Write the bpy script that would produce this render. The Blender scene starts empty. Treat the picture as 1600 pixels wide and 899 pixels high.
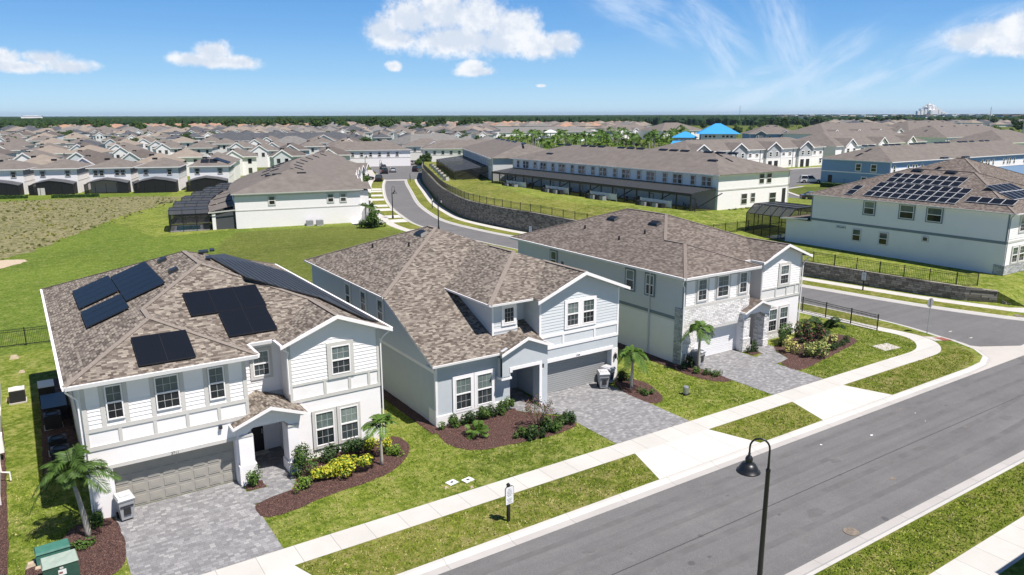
import bpy, math, random
from math import sin, cos, pi, radians, atan2, sqrt, exp
from mathutils import Vector, Matrix, noise
C = bpy.context.scene.collection
SC = bpy.context.scene
# ------------------------------------------------------------------ camera
FPX, PITCH, YAW, ROLL = 1169.8, radians(12.974), radians(33.465), radians(-0.152)
CAMH = 17.0
fw = Vector((sin(YAW)*cos(PITCH), cos(YAW)*cos(PITCH), -sin(PITCH)))
rt = Vector((cos(YAW), -sin(YAW), 0)); up = rt.cross(fw)
r2 = rt*cos(ROLL)+up*sin(ROLL); u2 = -rt*sin(ROLL)+up*cos(ROLL)
cam_d = bpy.data.cameras.new('camera'); cam = bpy.data.objects.new('camera', cam_d); C.objects.link(cam)
Mx = Matrix((( r2.x,u2.x,-fw.x,0),(r2.y,u2.y,-fw.y,0),(r2.z,u2.z,-fw.z,CAMH),(0,0,0,1)))
cam.matrix_world = Mx
cam_d.sensor_width = 36; cam_d.lens = 36*FPX/1600; cam_d.clip_end = 60000; cam_d.clip_start = .1
SC.camera = cam
def ray(px, py): return (px-800)/FPX*r2-(py-449.5)/FPX*u2+fw
def G(px, py, z=0.):                      # where a sight line through the photograph meets the level z
    d = ray(px, py); t = (z-CAMH)/d.z
    return Vector((d.x*t, d.y*t, z))
# ------------------------------------------------------------------ light
SUN_AZ = radians(157); SUN_EL = radians(62)
sd = bpy.data.lights.new('sun', 'SUN'); sd.energy = 5.0; sd.angle = radians(.5); sd.color = (1, .93, .87)
so = bpy.data.objects.new('sun', sd); C.objects.link(so)
sv = Vector((sin(SUN_AZ)*cos(SUN_EL), cos(SUN_AZ)*cos(SUN_EL), sin(SUN_EL)))
so.rotation_euler = sv.to_track_quat('Z', 'Y').to_euler(); so.location = (0, 0, 60)
SC.view_settings.view_transform = 'Standard'; SC.view_settings.look = 'None'
SC.view_settings.exposure = 0.46; SC.view_settings.gamma = 1
SC.view_settings.use_curve_mapping = False
W = bpy.data.worlds.new('World'); SC.world = W; W.use_nodes = True
# ------------------------------------------------------------------ node helper
class NG:
    def __init__(s, tree): s.t = tree; s.N = tree.nodes; s.L = tree.links
    def n(s, typ, **k):
        nd = s.N.new(typ)
        for a, b in k.items():
            if a.startswith('i_'):
                key = a[2:]; key = int(key) if key.isdigit() else key
                s.set(nd.inputs[key], b)
            else: setattr(nd, a, b)
        return nd
    def set(s, inp, v):
        if isinstance(v, bpy.types.NodeSocket): s.L.new(v, inp)
        else: inp.default_value = v
    def m(s, op, a, b=None, c=None, clamp=False):
        nd = s.N.new('ShaderNodeMath'); nd.operation = op; nd.use_clamp = clamp
        for i, v in enumerate((a, b, c)):
            if v is not None: s.set(nd.inputs[i], v)
        return nd.outputs[0]
    def v(s, op, a, b=None):
        nd = s.N.new('ShaderNodeVectorMath'); nd.operation = op
        for i, v in enumerate((a, b)):
            if v is not None: s.set(nd.inputs[i], v)
        return nd.outputs['Value'] if op in ('LENGTH', 'DOT_PRODUCT') else nd.outputs[0]
    def mix(s, f, a, b, mode='MIX'):
        nd = s.N.new('ShaderNodeMix'); nd.data_type = 'RGBA'; nd.blend_type = mode
        s.set(nd.inputs[0], f); s.set(nd.inputs[6], c4(a)); s.set(nd.inputs[7], c4(b)); return nd.outputs[2]
    def noise(s, vec, scale, detail=3, rough=.55, dim='3D', w=None):
        nd = s.N.new('ShaderNodeTexNoise'); nd.noise_dimensions = dim
        s.set(nd.inputs['Vector'], vec); nd.inputs['Scale'].default_value = scale
        nd.inputs['Detail'].default_value = detail; nd.inputs['Roughness'].default_value = rough
        return nd.outputs['Fac']
    def ramp(s, fac, stops, interp='LINEAR'):
        nd = s.N.new('ShaderNodeValToRGB'); cr = nd.color_ramp; cr.interpolation = interp
        while len(cr.elements) < len(stops): cr.elements.new(.5)
        for e, (p, c) in zip(cr.elements, stops): e.position = p; e.color = c4(c)
        s.set(nd.inputs[0], fac); return nd.outputs[0]
    def smooth(s, x, a, b):
        nd = s.N.new('ShaderNodeMapRange'); nd.interpolation_type = 'SMOOTHSTEP'
        s.set(nd.inputs[0], x); nd.inputs[1].default_value = a; nd.inputs[2].default_value = b
        return nd.outputs[0]
def c4(c):
    if isinstance(c, bpy.types.NodeSocket) or isinstance(c, float): return c
    return tuple(c)+(1,) if len(c) == 3 else c
# ------------------------------------------------------------------ sky with clouds (all by direction)
def build_world():
    t = W.node_tree; t.nodes.clear(); g = NG(t)
    sky = g.n('ShaderNodeTexSky', sky_type='NISHITA'); sky.sun_disc = False
    sky.sun_elevation = SUN_EL; sky.sun_rotation = SUN_AZ; sky.altitude = 20
    sky.air_density = 1.0; sky.dust_density = .35; sky.ozone_density = 2.2
    tc = g.n('ShaderNodeTexCoord').outputs['Generated']
    d = g.v('NORMALIZE', tc); sp = g.n('ShaderNodeSeparateXYZ', i_0=d)
    az = g.m('ARCTAN2', sp.outputs[0], sp.outputs[1]); el = g.m('ARCSINE', sp.outputs[2])
    ae = g.n('ShaderNodeCombineXYZ', i_0=az, i_1=el).outputs[0]
    k = g.m('DIVIDE', g.m('MAXIMUM', el, 0.), .5, clamp=True)
    grad = g.ramp(k, [(0, (.43,.62,.76)), (.05, (.31,.53,.735)), (.1, (.21,.435,.70)), (.2, (.115,.32,.64)), (.33, (.055,.225,.56)), (.6, (.03,.11,.30)), (1, (.018,.06,.17))])
    grad = g.v('MULTIPLY', grad, (10, 10, 10))
    hsv = g.mix(.16, grad, sky.outputs[0])
    def blob(px, py, w, h, rot=0):
        r = ray(px, py).normalized(); a = atan2(r.x, r.y); e = math.asin(r.z)
        dv = g.v('SUBTRACT', ae, (a, e, 0))
        if rot:
            vr = g.n('ShaderNodeVectorRotate', rotation_type='Z_AXIS'); g.L.new(dv, vr.inputs[0]); vr.inputs['Angle'].default_value = -rot; dv = vr.outputs[0]
        q = g.v('MULTIPLY', dv, (1170./w, 1170./h, 0))
        return g.m('SUBTRACT', 1., g.v('LENGTH', q))
    cum = [(600,45,42,26),(640,30,45,38),(690,22,70,45),(745,25,60,40),(800,45,55,36),(715,62,110,30),(620,60,50,22),
           (845,72,50,24),(878,68,32,24),(790,66,70,22),
           (333,82,30,18),(305,94,42,13),(372,98,40,12),(335,96,68,12),
           (70,92,32,14),(100,104,42,11),(30,104,60,10),(8,90,22,14),(0,100,30,12),
           (738,104,24,11),(742,112,36,9),(616,104,14,8),
           (1560,55,70,26),(1520,62,40,18),(1600,45,60,28),(1590,70,70,18),
           (845,134,9,3)]
    m = None
    for b in cum:
        x = blob(b[0], b[1], b[2]*1.02, b[3]*1.02); m = x if m is None else g.m('MAXIMUM', m, x)
    n1 = g.noise(ae, 24, 8, .66); n2 = g.noise(ae, 110, 4, .65)
    dn = g.m('ADD', g.m('MULTIPLY', g.m('SUBTRACT', n1, .5), 1.5), g.m('MULTIPLY', g.m('SUBTRACT', n2, .5), .5))
    f = g.smooth(g.m('ADD', m, dn), -.04, .62)
    # shading inside clouds: their own thickness shows as soft grey-blue patches
    n3 = g.noise(g.v('ADD', ae, (0, .012, 0)), 26, 5, .6)
    sh = g.smooth(g.m('ADD', g.m('SUBTRACT', n3, n1), g.m('MULTIPLY', m, .22)), -.08, .26)
    ccol = g.mix(sh, (7.1, 7.25, 7.5), (5.2, 5.75, 6.6))
    # cirrus streaks
    cm = None
    for (px, py, w, h, ro) in [(1230,60,160,26,-1.15),(1120,70,120,18,-.95),(1180,150,190,12,.35),(1400,110,200,20,.42),
                               (1290,100,120,16,.6),(1010,25,150,22,-.35),(1500,50,150,14,.35),(1100,30,120,26,-.6),(1190,125,120,14,.12)]:
        x = g.m('MAXIMUM', blob(px, py, w*1.25, h*2.2, ro), 0.)
        vr = g.n('ShaderNodeVectorRotate', rotation_type='Z_AXIS'); g.L.new(ae, vr.inputs[0]); vr.inputs['Angle'].default_value = -ro
        st = g.noise(g.v('MULTIPLY', vr.outputs[0], (9, 34, 1)), 1.3, 5, .6)
        x = g.m('MULTIPLY', g.smooth(x, 0, .9), g.smooth(st, .25, .8)); cm = x if cm is None else g.m('MAXIMUM', cm, x)
    cf = g.m('MULTIPLY', g.smooth(cm, .0, .85), .5)
    col = g.mix(cf, hsv, (5.6, 6.5, 7.7)); col = g.mix(g.m('MULTIPLY', f, .97), col, ccol)
    bg = g.n('ShaderNodeBackground', i_Color=col, i_Strength=.1)
    g.L.new(bg.outputs[0], g.n('ShaderNodeOutputWorld').inputs[0])
build_world()
# ------------------------------------------------------------------ materials
MATS = {}
def newmat(name):
    m = bpy.data.materials.new(name); m.use_nodes = True; MATS[name] = m
    nt = m.node_tree; nt.nodes.clear(); g = NG(nt)
    b = g.n('ShaderNodeBsdfPrincipled'); o = g.n('ShaderNodeOutputMaterial'); nt.links.new(b.outputs[0], o.inputs[0])
    return m, g, b
def bump(g, b, h, st=.3, dist=.02):
    bn = g.n('ShaderNodeBump', i_Height=h, i_Strength=st, i_Distance=dist); g.L.new(bn.outputs[0], b.inputs['Normal'])
def simple(name, col, rough=.7, var=.08, scale=2., spec=.3, metal=0, bmp=0, bsc=60, dirt=None, da=.3, coat=0):
    m, g, b = newmat(name)
    pos = g.n('ShaderNodeNewGeometry').outputs['Position']
    f = g.noise(pos, scale, 5, .6)
    lo = tuple(c*(1-var) for c in col); hi = tuple(min(1, c*(1+var)) for c in col)
    cc = g.ramp(f, [(.3, lo), (.7, hi)])
    if dirt:
        f2 = g.smooth(g.noise(pos, scale*.35, 6, .7), .5, .75); cc = g.mix(g.m('MULTIPLY', f2, da), cc, dirt)
    g.L.new(cc, b.inputs['Base Color']); b.inputs['Roughness'].default_value = rough
    b.inputs['Specular IOR Level'].default_value = spec; b.inputs['Metallic'].default_value = metal
    if coat: b.inputs['Coat Weight'].default_value = coat
    if bmp: bump(g, b, g.noise(pos, bsc, 3), bmp, .01)
    return m
def grass_mat(name, greens, dry, dryamt=.5, big=.12, fine=14):
    m, g, b = newmat(name); pos = g.n('ShaderNodeNewGeometry').outputs['Position']
    n1 = g.noise(pos, big, 5, .6); n2 = g.noise(pos, fine, 4, .75); n3 = g.noise(pos, .9, 5, .7); n4 = g.noise(pos, 3.2, 4, .7)
    c = g.ramp(g.m('ADD', g.m('ADD', g.m('MULTIPLY', n1, .3), g.m('MULTIPLY', n3, .25)), g.m('MULTIPLY', n4, .45)), [(.42, greens[0]), (.5, greens[1]), (.59, greens[2])])
    fd = g.smooth(g.m('ADD', g.m('MULTIPLY', n3, .6), g.m('MULTIPLY', n4, .4)), .62-dryamt*.3, .8-dryamt*.12)
    c = g.mix(g.m('MULTIPLY', fd, min(1, .35+dryamt)), c, dry)
    blade = g.smooth(n2, .36, .62)
    c = g.mix(g.m('MULTIPLY', g.m('SUBTRACT', 1., blade), .42), c, tuple(x*.32 for x in greens[0]))
    g.L.new(c, b.inputs['Base Color']); b.inputs['Roughness'].default_value = .9; b.inputs['Specular IOR Level'].default_value = .1
    bump(g, b, g.m('ADD', n2, g.m('MULTIPLY', n4, .6)), .9, .09)
    return m
grass_mat('lawn', [(.09,.135,.016), (.175,.235,.03), (.29,.33,.055)], (.40,.37,.15), .6)
grass_mat('verge_green', [(.08,.115,.012), (.15,.195,.022), (.25,.275,.045)], (.34,.30,.12), .55)
grass_mat('verge', [(.095,.13,.016), (.175,.205,.03), (.28,.285,.06)], (.37,.31,.15), .6)
grass_mat('field_grass', [(.07,.095,.018), (.11,.14,.026), (.16,.18,.042)], (.20,.19,.075), .45, .05, 5)
grass_mat('slope_grass', [(.085,.13,.018), (.135,.195,.028), (.20,.26,.042)], (.28,.27,.11), .45, .04, 4)
grass_mat('slope_dull', [(.08,.105,.018), (.125,.155,.028), (.175,.205,.042)], (.24,.22,.09), .5, .05, 5)
grass_mat('dry_field', [(.075,.10,.028), (.14,.145,.05), (.21,.19,.085)], (.37,.32,.20), .85, .06, 1.3)
def mk_asphalt():
    m, g, b = newmat('asphalt'); pos = g.n('ShaderNodeNewGeometry').outputs['Position']
    n1 = g.noise(pos, .25, 5, .6); n2 = g.noise(pos, 38, 3, .7); st = g.noise(g.v('MULTIPLY', pos, (.05, .9, 1)), 1.3, 5, .65)
    c = g.ramp(g.m('ADD', g.m('MULTIPLY', n1, .5), g.m('MULTIPLY', st, .5)), [(.35, (.125,.124,.124)), (.65, (.168,.167,.166))])
    c = g.mix(g.m('MULTIPLY', g.smooth(n2, .52, .7), .6), c, (.06,.06,.062))
    c = g.mix(g.m('MULTIPLY', g.smooth(n2, .45, .28), .55), c, (.32,.315,.31))
    mo = g.noise(pos, 1.1, 6, .75); c = g.mix(g.m('MULTIPLY', g.smooth(mo, .52, .72), .3), c, (.10,.10,.102)); c = g.mix(g.m('MULTIPLY', g.smooth(mo, .46, .3), .25), c, (.22,.218,.215))
    tr = g.noise(g.v('MULTIPLY', pos, (.02, 1.6, 1)), 1., 3, .6); c = g.mix(g.m('MULTIPLY', g.smooth(tr, .56, .66), .22), c, (.09,.09,.092))
    sp = g.smooth(g.noise(pos, 1.7, 2, .4), .73, .78); c = g.mix(g.m('MULTIPLY', sp, .55), c, (.06,.06,.065))
    g.L.new(c, b.inputs['Base Color']); b.inputs['Roughness'].default_value = .85; b.inputs['Specular IOR Level'].default_value = .25
    bump(g, b, n2, .4, .01)
mk_asphalt()
def mk_conc(name, col, jx=1.52, axis=0, stain=.35):
    m, g, b = newmat(name); pos = g.n('ShaderNodeNewGeometry').outputs['Position']
    n1 = g.noise(pos, .5, 6, .7); n2 = g.noise(pos, 30, 3, .6)
    c = g.ramp(n1, [(.3, tuple(x*(1-.3*stain) for x in col)), (.6, col)])
    if jx:
        s = g.n('ShaderNodeSeparateXYZ', i_0=pos); x = s.outputs[axis]
        sl = g.m('FLOOR', g.m('DIVIDE', x, jx)); wn = g.n('ShaderNodeTexWhiteNoise', noise_dimensions='1D', i_W=sl).outputs[0]
        c = g.mix(g.m('MULTIPLY', wn, .22), c, tuple(x*.72 for x in col))
        fr = g.m('FRACT', g.m('DIVIDE', x, jx)); l = g.m('LESS_THAN', fr, .022/jx)
        c = g.mix(g.m('MULTIPLY', l, .75), c, tuple(x*.35 for x in col))
    c = g.mix(g.m('MULTIPLY', g.smooth(n2, .5, .75), .15), c, tuple(x*.7 for x in col))
    g.L.new(c, b.inputs['Base Color']); b.inputs['Roughness'].default_value = .9; b.inputs['Specular IOR Level'].default_value = .2
mk_conc('concrete', (.54,.525,.49)); mk_conc('concrete_y', (.54,.525,.49), 1.52, 1); mk_conc('apron', (.60,.585,.55), 2.7); mk_conc('kerb', (.53,.52,.49), 3.05)
mk_conc('kerb_y', (.45,.43,.40), 3.05, 1); mk_conc('gutter', (.44,.425,.405), 3.05); mk_conc('plain_concrete', (.48,.455,.42), 0)
def mk_paver():
    m, g, b = newmat('pavers'); pos = g.n('ShaderNodeNewGeometry').outputs['Position']
    s = g.n('ShaderNodeSeparateXYZ', i_0=pos); row = g.m('FLOOR', g.m('DIVIDE', s.outputs[1], .16))
    ro = g.n('ShaderNodeTexWhiteNoise', noise_dimensions='1D', i_W=row).outputs[0]
    xx = g.m('ADD', g.m('DIVIDE', s.outputs[0], .22), g.m('MULTIPLY', ro, 3.)); col = g.m('FLOOR', xx)
    wn = g.n('ShaderNodeTexWhiteNoise', noise_dimensions='2D', i_Vector=g.n('ShaderNodeCombineXYZ', i_0=col, i_1=row).outputs[0]).outputs[0]
    n1 = g.noise(pos, .7, 4); k = g.m('ADD', g.m('MULTIPLY', wn, .75), g.m('MULTIPLY', n1, .35))
    c = g.ramp(k, [(.12, (.175,.175,.18)), (.5, (.225,.225,.23)), (.8, (.28,.28,.285)), (1, (.37,.368,.365))])
    jy = g.m('LESS_THAN', g.m('FRACT', g.m('DIVIDE', s.outputs[1], .16)), .075); jx = g.m('LESS_THAN', g.m('FRACT', xx), .06)
    j = g.m('MAXIMUM', jx, jy); c = g.mix(g.m('MULTIPLY', j, .75), c, (.12,.12,.125))
    g.L.new(c, b.inputs['Base Color']); b.inputs['Roughness'].default_value = .9; b.inputs['Specular IOR Level'].default_value = .2
    bump(g, b, g.m('SUBTRACT', g.m('MULTIPLY', wn, .3), j), .4, .01)
mk_paver()
def mk_mulch():
    m, g, b = newmat('mulch'); pos = g.n('ShaderNodeNewGeometry').outputs['Position']
    n1 = g.noise(pos, 22, 4, .75); n2 = g.noise(pos, 2, 3)
    c = g.ramp(n1, [(.38, (.010,.005,.004)), (.47, (.05,.022,.018)), (.56, (.12,.055,.043)), (.68, (.34,.23,.19))])
    c = g.mix(g.m('MULTIPLY', g.smooth(n2, .6, .8), .5), c, (.30,.20,.14))
    g.L.new(c, b.inputs['Base Color']); b.inputs['Roughness'].default_value = .95; bump(g, b, n1, 1., .06)
mk_mulch()
def mk_shingle(name, tones, bw=.36, bh=.145, contrast=1., noisy=.25):
    m, g, b = newmat(name); uv = g.n('ShaderNodeUVMap').outputs[0]; pos = g.n('ShaderNodeNewGeometry').outputs['Position']
    s = g.n('ShaderNodeSeparateXYZ', i_0=uv); vv = g.m('DIVIDE', s.outputs[1], bh); row = g.m('FLOOR', vv)
    ro = g.n('ShaderNodeTexWhiteNoise', noise_dimensions='1D', i_W=row).outputs[0]
    uu = g.m('ADD', g.m('DIVIDE', s.outputs[0], bw), g.m('MULTIPLY', ro, 7.)); col = g.m('FLOOR', uu)
    wn = g.n('ShaderNodeTexWhiteNoise', noise_dimensions='2D', i_Vector=g.n('ShaderNodeCombineXYZ', i_0=col, i_1=row).outputs[0]).outputs[0]
    n1 = g.noise(pos, 1.2, 4, .6); k = g.m('ADD', g.m('MULTIPLY', wn, 1-noisy), g.m('MULTIPLY', n1, noisy))
    c = g.ramp(k, tones)
    e = g.m('LESS_THAN', g.m('FRACT', vv), .14); c = g.mix(g.m('MULTIPLY', e, .5), c, (.05,.04,.035))
    n5 = g.noise(pos, 60, 2, .8); c = g.mix(g.m('MULTIPLY', g.smooth(n5, .5, .75), .25), c, (.07,.06,.055))
    g.L.new(c, b.inputs['Base Color']); b.inputs['Roughness'].default_value = .95; b.inputs['Specular IOR Level'].default_value = .15
    bump(g, b, g.m('SUBTRACT', g.m('MULTIPLY', wn, .5), e), .5, .02)
mk_shingle('shingle_multi', [(.05, (.078,.064,.054)), (.26, (.125,.105,.089)), (.5, (.195,.168,.142)), (.75, (.262,.230,.194)), (.95, (.35,.312,.258))], .21, .125, noisy=.15)
mk_shingle('shingle_blend', [(.05, (.082,.067,.057)), (.26, (.125,.106,.091)), (.5, (.183,.158,.136)), (.75, (.245,.215,.183)), (.95, (.325,.29,.242))], .21, .125, noisy=.15)
mk_shingle('shingle_brown', [(.12, (.10,.083,.073)), (.4, (.14,.117,.102)), (.65, (.18,.153,.134)), (.9, (.235,.203,.178))], .25, .14, noisy=.2)
simple('ridge_cap', (.235,.203,.175), .95, .2, 9); simple('ridge_cap_brown', (.20,.17,.15), .95, .15, 9)
simple('roof_brown', (.168,.150,.136), .95, .16, .8, .1, dirt=(.125,.112,.102), da=.5)
simple('roof_tan', (.25,.215,.18), .95, .12, .8, .1); simple('roof_slate', (.085,.09,.10), .9, .2, .8, .1)
simple('roof_orange', (.36,.225,.155), .9, .15, .3, .1); simple('roof_grey', (.18,.175,.168), .9, .15, .8, .1); simple('roof_darkbrown', (.115,.10,.09), .95, .15, .8)
simple('roof_blue', (.035,.29,.62), .55, .06, .5, .4)
simple('white_paint', (.84,.825,.82), .6, .02, 1.5, .3, dirt=(.72,.71,.69), da=.3)
simple('stucco_white', (.845,.825,.825), .9, .02, 2., .2, bmp=.25, bsc=40)
simple('trim_grey', (.57,.56,.53), .6, .03, 2., .3); simple('stucco_blue', (.50,.54,.565), .9, .03, 2, .2, bmp=.25, bsc=40)
simple('siding_blue', (.60,.635,.655), .7, .02, 2, .3); simple('shade_blue', (.40,.47,.53), .8, .03, 2, .2)
simple('slate_trim', (.20,.24,.275), .6, .04, 2, .3); simple('wall_pale', (.68,.68,.665), .85, .02, 2, .2, bmp=.2, bsc=40)
simple('wall_side', (.66,.665,.665), .85, .02, .8, .2, dirt=(.57,.59,.6), da=.3); simple('wall_white_side', (.84,.825,.82), .85, .02, .8, .2, dirt=(.74,.73,.72), da=.35)
simple('townhouse_blue', (.24,.37,.55), .8, .03, 1, .2); simple('town_grey', (.50,.51,.51), .85, .03, 1, .2); simple('town_panel', (.40,.42,.43), .85, .03, 1, .2)
simple('garage_beige', (.34,.325,.285), .55, .02, 2, .3); simple('garage_grey', (.33,.34,.34), .55, .02, 2, .3); simple('garage_white', (.78,.78,.78), .55, .02, 2, .3)
simple('door_black', (.02,.021,.024), .4, .1, 2, .4); simple('door_teal', (.05,.10,.13), .4, .1, 2, .4)
simple('black_metal', (.014,.015,.017), .35, .1, 5, .5); simple('dark_plastic', (.03,.03,.032), .6, .1, 5, .3)
simple('bin_grey', (.33,.34,.35), .55, .05, 4, .3); simple('bin_lid', (.50,.51,.52), .5, .05, 4, .3)
simple('box_green', (.035,.085,.065), .5, .1, 6, .4, dirt=(.09,.14,.11), da=.4); simple('box_top', (.30,.37,.32), .7, .12, 5, .3, dirt=(.42,.45,.38), da=.6)
simple('box_teal', (.05,.17,.13), .5, .15, 5, .4, dirt=(.12,.26,.2), da=.5)
simple('galv', (.42,.43,.44), .4, .08, 6, .5, metal=.6); simple('sign_white', (.75,.76,.77), .5, .02, 3, .3); simple('ink', (.05,.055,.06), .6, .02, 3, .2)
simple('ink_green', (.08,.3,.12), .6, .02, 3, .2)
simple('bark', (.21,.18,.15), .95, .25, 9, .1, bmp=.6, bsc=14); simple('palm_bark', (.40,.37,.32), .9, .2, 6, .1, bmp=.6, bsc=10); simple('leaf_frond', (.06,.115,.02), .55, .3, 2.5, .25); simple('palm_shaft', (.16,.27,.07), .6, .15, 3, .3)
simple('leaf', (.055,.105,.018), .6, .35, 3.5, .25); simple('leaf_dark', (.028,.06,.014), .6, .35, 4, .25); simple('leaf_bright', (.11,.19,.02), .6, .3, 3, .25)
simple('leaf_yellow', (.42,.42,.03), .6, .3, 3, .25); simple('leaf_palm', (.09,.17,.025), .55, .3, 2.5, .3); simple('leaf_pale', (.30,.33,.10), .6, .3, 3, .25)
simple('leaf_red', (.16,.06,.05), .6, .3, 3, .25); simple('bloom_yellow', (.55,.50,.16), .6, .3, 3, .25); simple('leaf_far', (.05,.088,.024), .8, .4, .5, .1)
simple('twig', (.20,.14,.11), .9, .2, 6, .1)
simple('pool_water', (.03,.30,.36), .08, .1, 2, .5); simple('deck', (.50,.48,.45), .9, .08, 1.5, .2); simple('brick_red', (.26,.10,.075), .9, .15, 5, .2)
simple('rust', (.20,.17,.14), .9, .3, 6, .1); simple('rock', (.46,.38,.28), .95, .2, 5, .1)
simple('car_white', (.72,.72,.72), .3, .02, 2, .5, coat=.6); simple('car_black', (.015,.015,.018), .25, .05, 2, .5, coat=.8); simple('car_silver', (.40,.41,.42), .3, .04, 2, .5, metal=.5, coat=.5)
simple('tyre', (.015,.015,.015), .85, .1, 5, .2); simple('chrome', (.5,.5,.5), .25, .05, 5, .5, metal=.8); simple('tail_red', (.35,.02,.02), .3, .05, 2, .5)
simple('furniture', (.045,.045,.05), .7, .2, 3, .2); simple('cushion', (.55,.54,.52), .9, .1, 3, .2); simple('fence_white', (.72,.71,.68), .6, .04, 2, .3)
simple('orange_panel', (.60,.36,.16), .8, .1, 1, .2)
def mk_glass():
    for nm, col, hi in (('glass', (.018,.024,.027), (.06,.075,.08)), ('glass_blind', (.13,.175,.17), (.30,.36,.34))):
        m, g, b = newmat(nm); pos = g.n('ShaderNodeNewGeometry').outputs['Position']
        s = g.n('ShaderNodeSeparateXYZ', i_0=pos)
        rnd = g.n('ShaderNodeObjectInfo').outputs['Random']; f = g.m('ADD', g.m('MULTIPLY', g.noise(g.v('MULTIPLY', pos, (1.4, 1.4, .5)), 1.5, 3, .6), .6), g.m('MULTIPLY', rnd, .45))
        c = g.ramp(f, [(.3, tuple(x*.5 for x in col)), (.5, col), (.8, hi)])
        if nm == 'glass_blind':
            l = g.smooth(g.m('FRACT', g.m('DIVIDE', s.outputs[2], .07)), .1, .5); c = g.mix(g.m('MULTIPLY', l, .45), c, tuple(x*.4 for x in col))
        g.L.new(c, b.inputs['Base Color']); b.inputs['Roughness'].default_value = .06; b.inputs['Specular IOR Level'].default_value = .6
mk_glass()
def mk_solar():
    m, g, b = newmat('solar'); uv = g.n('ShaderNodeUVMap').outputs[0]; s = g.n('ShaderNodeSeparateXYZ', i_0=uv)
    a = g.m('LESS_THAN', g.m('FRACT', g.m('DIVIDE', s.outputs[0], .165)), .05); c_ = g.m('LESS_THAN', g.m('FRACT', g.m('DIVIDE', s.outputs[1], .165)), .05)
    c = g.mix(g.m('MULTIPLY', g.m('MAXIMUM', a, c_), .5), (.007,.009,.014), (.02,.023,.03))
    g.L.new(c, b.inputs['Base Color']); b.inputs['Roughness'].default_value = .4; b.inputs['Specular IOR Level'].default_value = .18
mk_solar()
simple('solar_frame', (.02,.02,.022), .4, .05, 5, .4); simple('solar_frame_light', (.55,.56,.57), .4, .05, 5, .4); simple('pool_mat', (.035,.036,.038), .5, .25, 2.5, .35)
def mk_stone(name, tones, w, h, mort):
    m, g, b = newmat(name); pos = g.n('ShaderNodeNewGeometry').outputs['Position']; s = g.n('ShaderNodeSeparateXYZ', i_0=pos)
    al = g.m('ADD', s.outputs[0], g.m('MULTIPLY', s.outputs[1], 1.)); row = g.m('FLOOR', g.m('DIVIDE', s.outputs[2], h))
    ro = g.n('ShaderNodeTexWhiteNoise', noise_dimensions='1D', i_W=row).outputs[0]
    uu = g.m('ADD', g.m('DIVIDE', al, w), g.m('MULTIPLY', ro, 5.)); col = g.m('FLOOR', uu)
    wn = g.n('ShaderNodeTexWhiteNoise', noise_dimensions='2D', i_Vector=g.n('ShaderNodeCombineXYZ', i_0=col, i_1=row).outputs[0]).outputs[0]
    n1 = g.noise(pos, 3.5, 5, .7)
    c = g.ramp(g.m('ADD', g.m('MULTIPLY', wn, .6), g.m('MULTIPLY', n1, .4)), tones)
    j = g.m('MAXIMUM', g.m('LESS_THAN', g.m('FRACT', g.m('DIVIDE', s.outputs[2], h)), .12), g.m('LESS_THAN', g.m('FRACT', uu), .06))
    c = g.mix(g.m('MULTIPLY', j, .8), c, mort); g.L.new(c, b.inputs['Base Color']); b.inputs['Roughness'].default_value = .95
    bump(g, b, g.m('SUBTRACT', g.m('ADD', g.m('MULTIPLY', wn, .6), g.m('MULTIPLY', n1, .6)), g.m('MULTIPLY', j, 1.2)), 1., .08)
mk_stone('ledge_stone', [(.2, (.58,.57,.56)), (.45, (.80,.79,.77)), (.75, (.90,.89,.87))], .42, .12, (.30,.29,.28))
mk_stone('ledge_grey', [(.2, (.30,.31,.32)), (.5, (.45,.46,.47)), (.8, (.6,.61,.62))], .5, .13, (.16,.16,.17))
mk_stone('retaining_block', [(.25, (.13,.115,.10)), (.5, (.22,.20,.175)), (.75, (.33,.30,.265))], .42, .2, (.055,.05,.045))
def mk_screen(name, col, alpha):
    m, g, b = newmat(name); t = g.n('ShaderNodeBsdfTransparent'); mx = g.n('ShaderNodeMixShader')
    b.inputs['Base Color'].default_value = c4(col); b.inputs['Roughness'].default_value = .6; b.inputs['Specular IOR Level'].default_value = .2
    mx.inputs[0].default_value = alpha; g.L.new(t.outputs[0], mx.inputs[1]); g.L.new(b.outputs[0], mx.inputs[2])
    o = [n for n in g.N if n.type == 'OUTPUT_MATERIAL'][0]; g.L.new(mx.outputs[0], o.inputs[0])
mk_screen('screen_black', (.014,.015,.017), .86); mk_screen('screen', (.03,.032,.035), .48); mk_screen('screen_roof', (.06,.065,.073), .84); mk_screen('screen_lanai', (.06,.064,.07), .62); mk_screen('screen_solid', (.085,.09,.098), .95)
def mk_forest():
    m, g, b = newmat('forest'); pos = g.n('ShaderNodeNewGeometry').outputs['Position']
    n1 = g.noise(pos, .11, 5, .7); n2 = g.noise(pos, .006, 4, .6)
    c = g.ramp(n1, [(.3, (.010,.020,.010)), (.5, (.028,.052,.02)), (.7, (.065,.10,.035))]); c = g.mix(g.smooth(n2, .4, .7), c, (.022,.044,.022))
    g.L.new(c, b.inputs['Base Color']); b.inputs['Roughness'].default_value = 1; b.inputs['Specular IOR Level'].default_value = 0
mk_forest()
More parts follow.
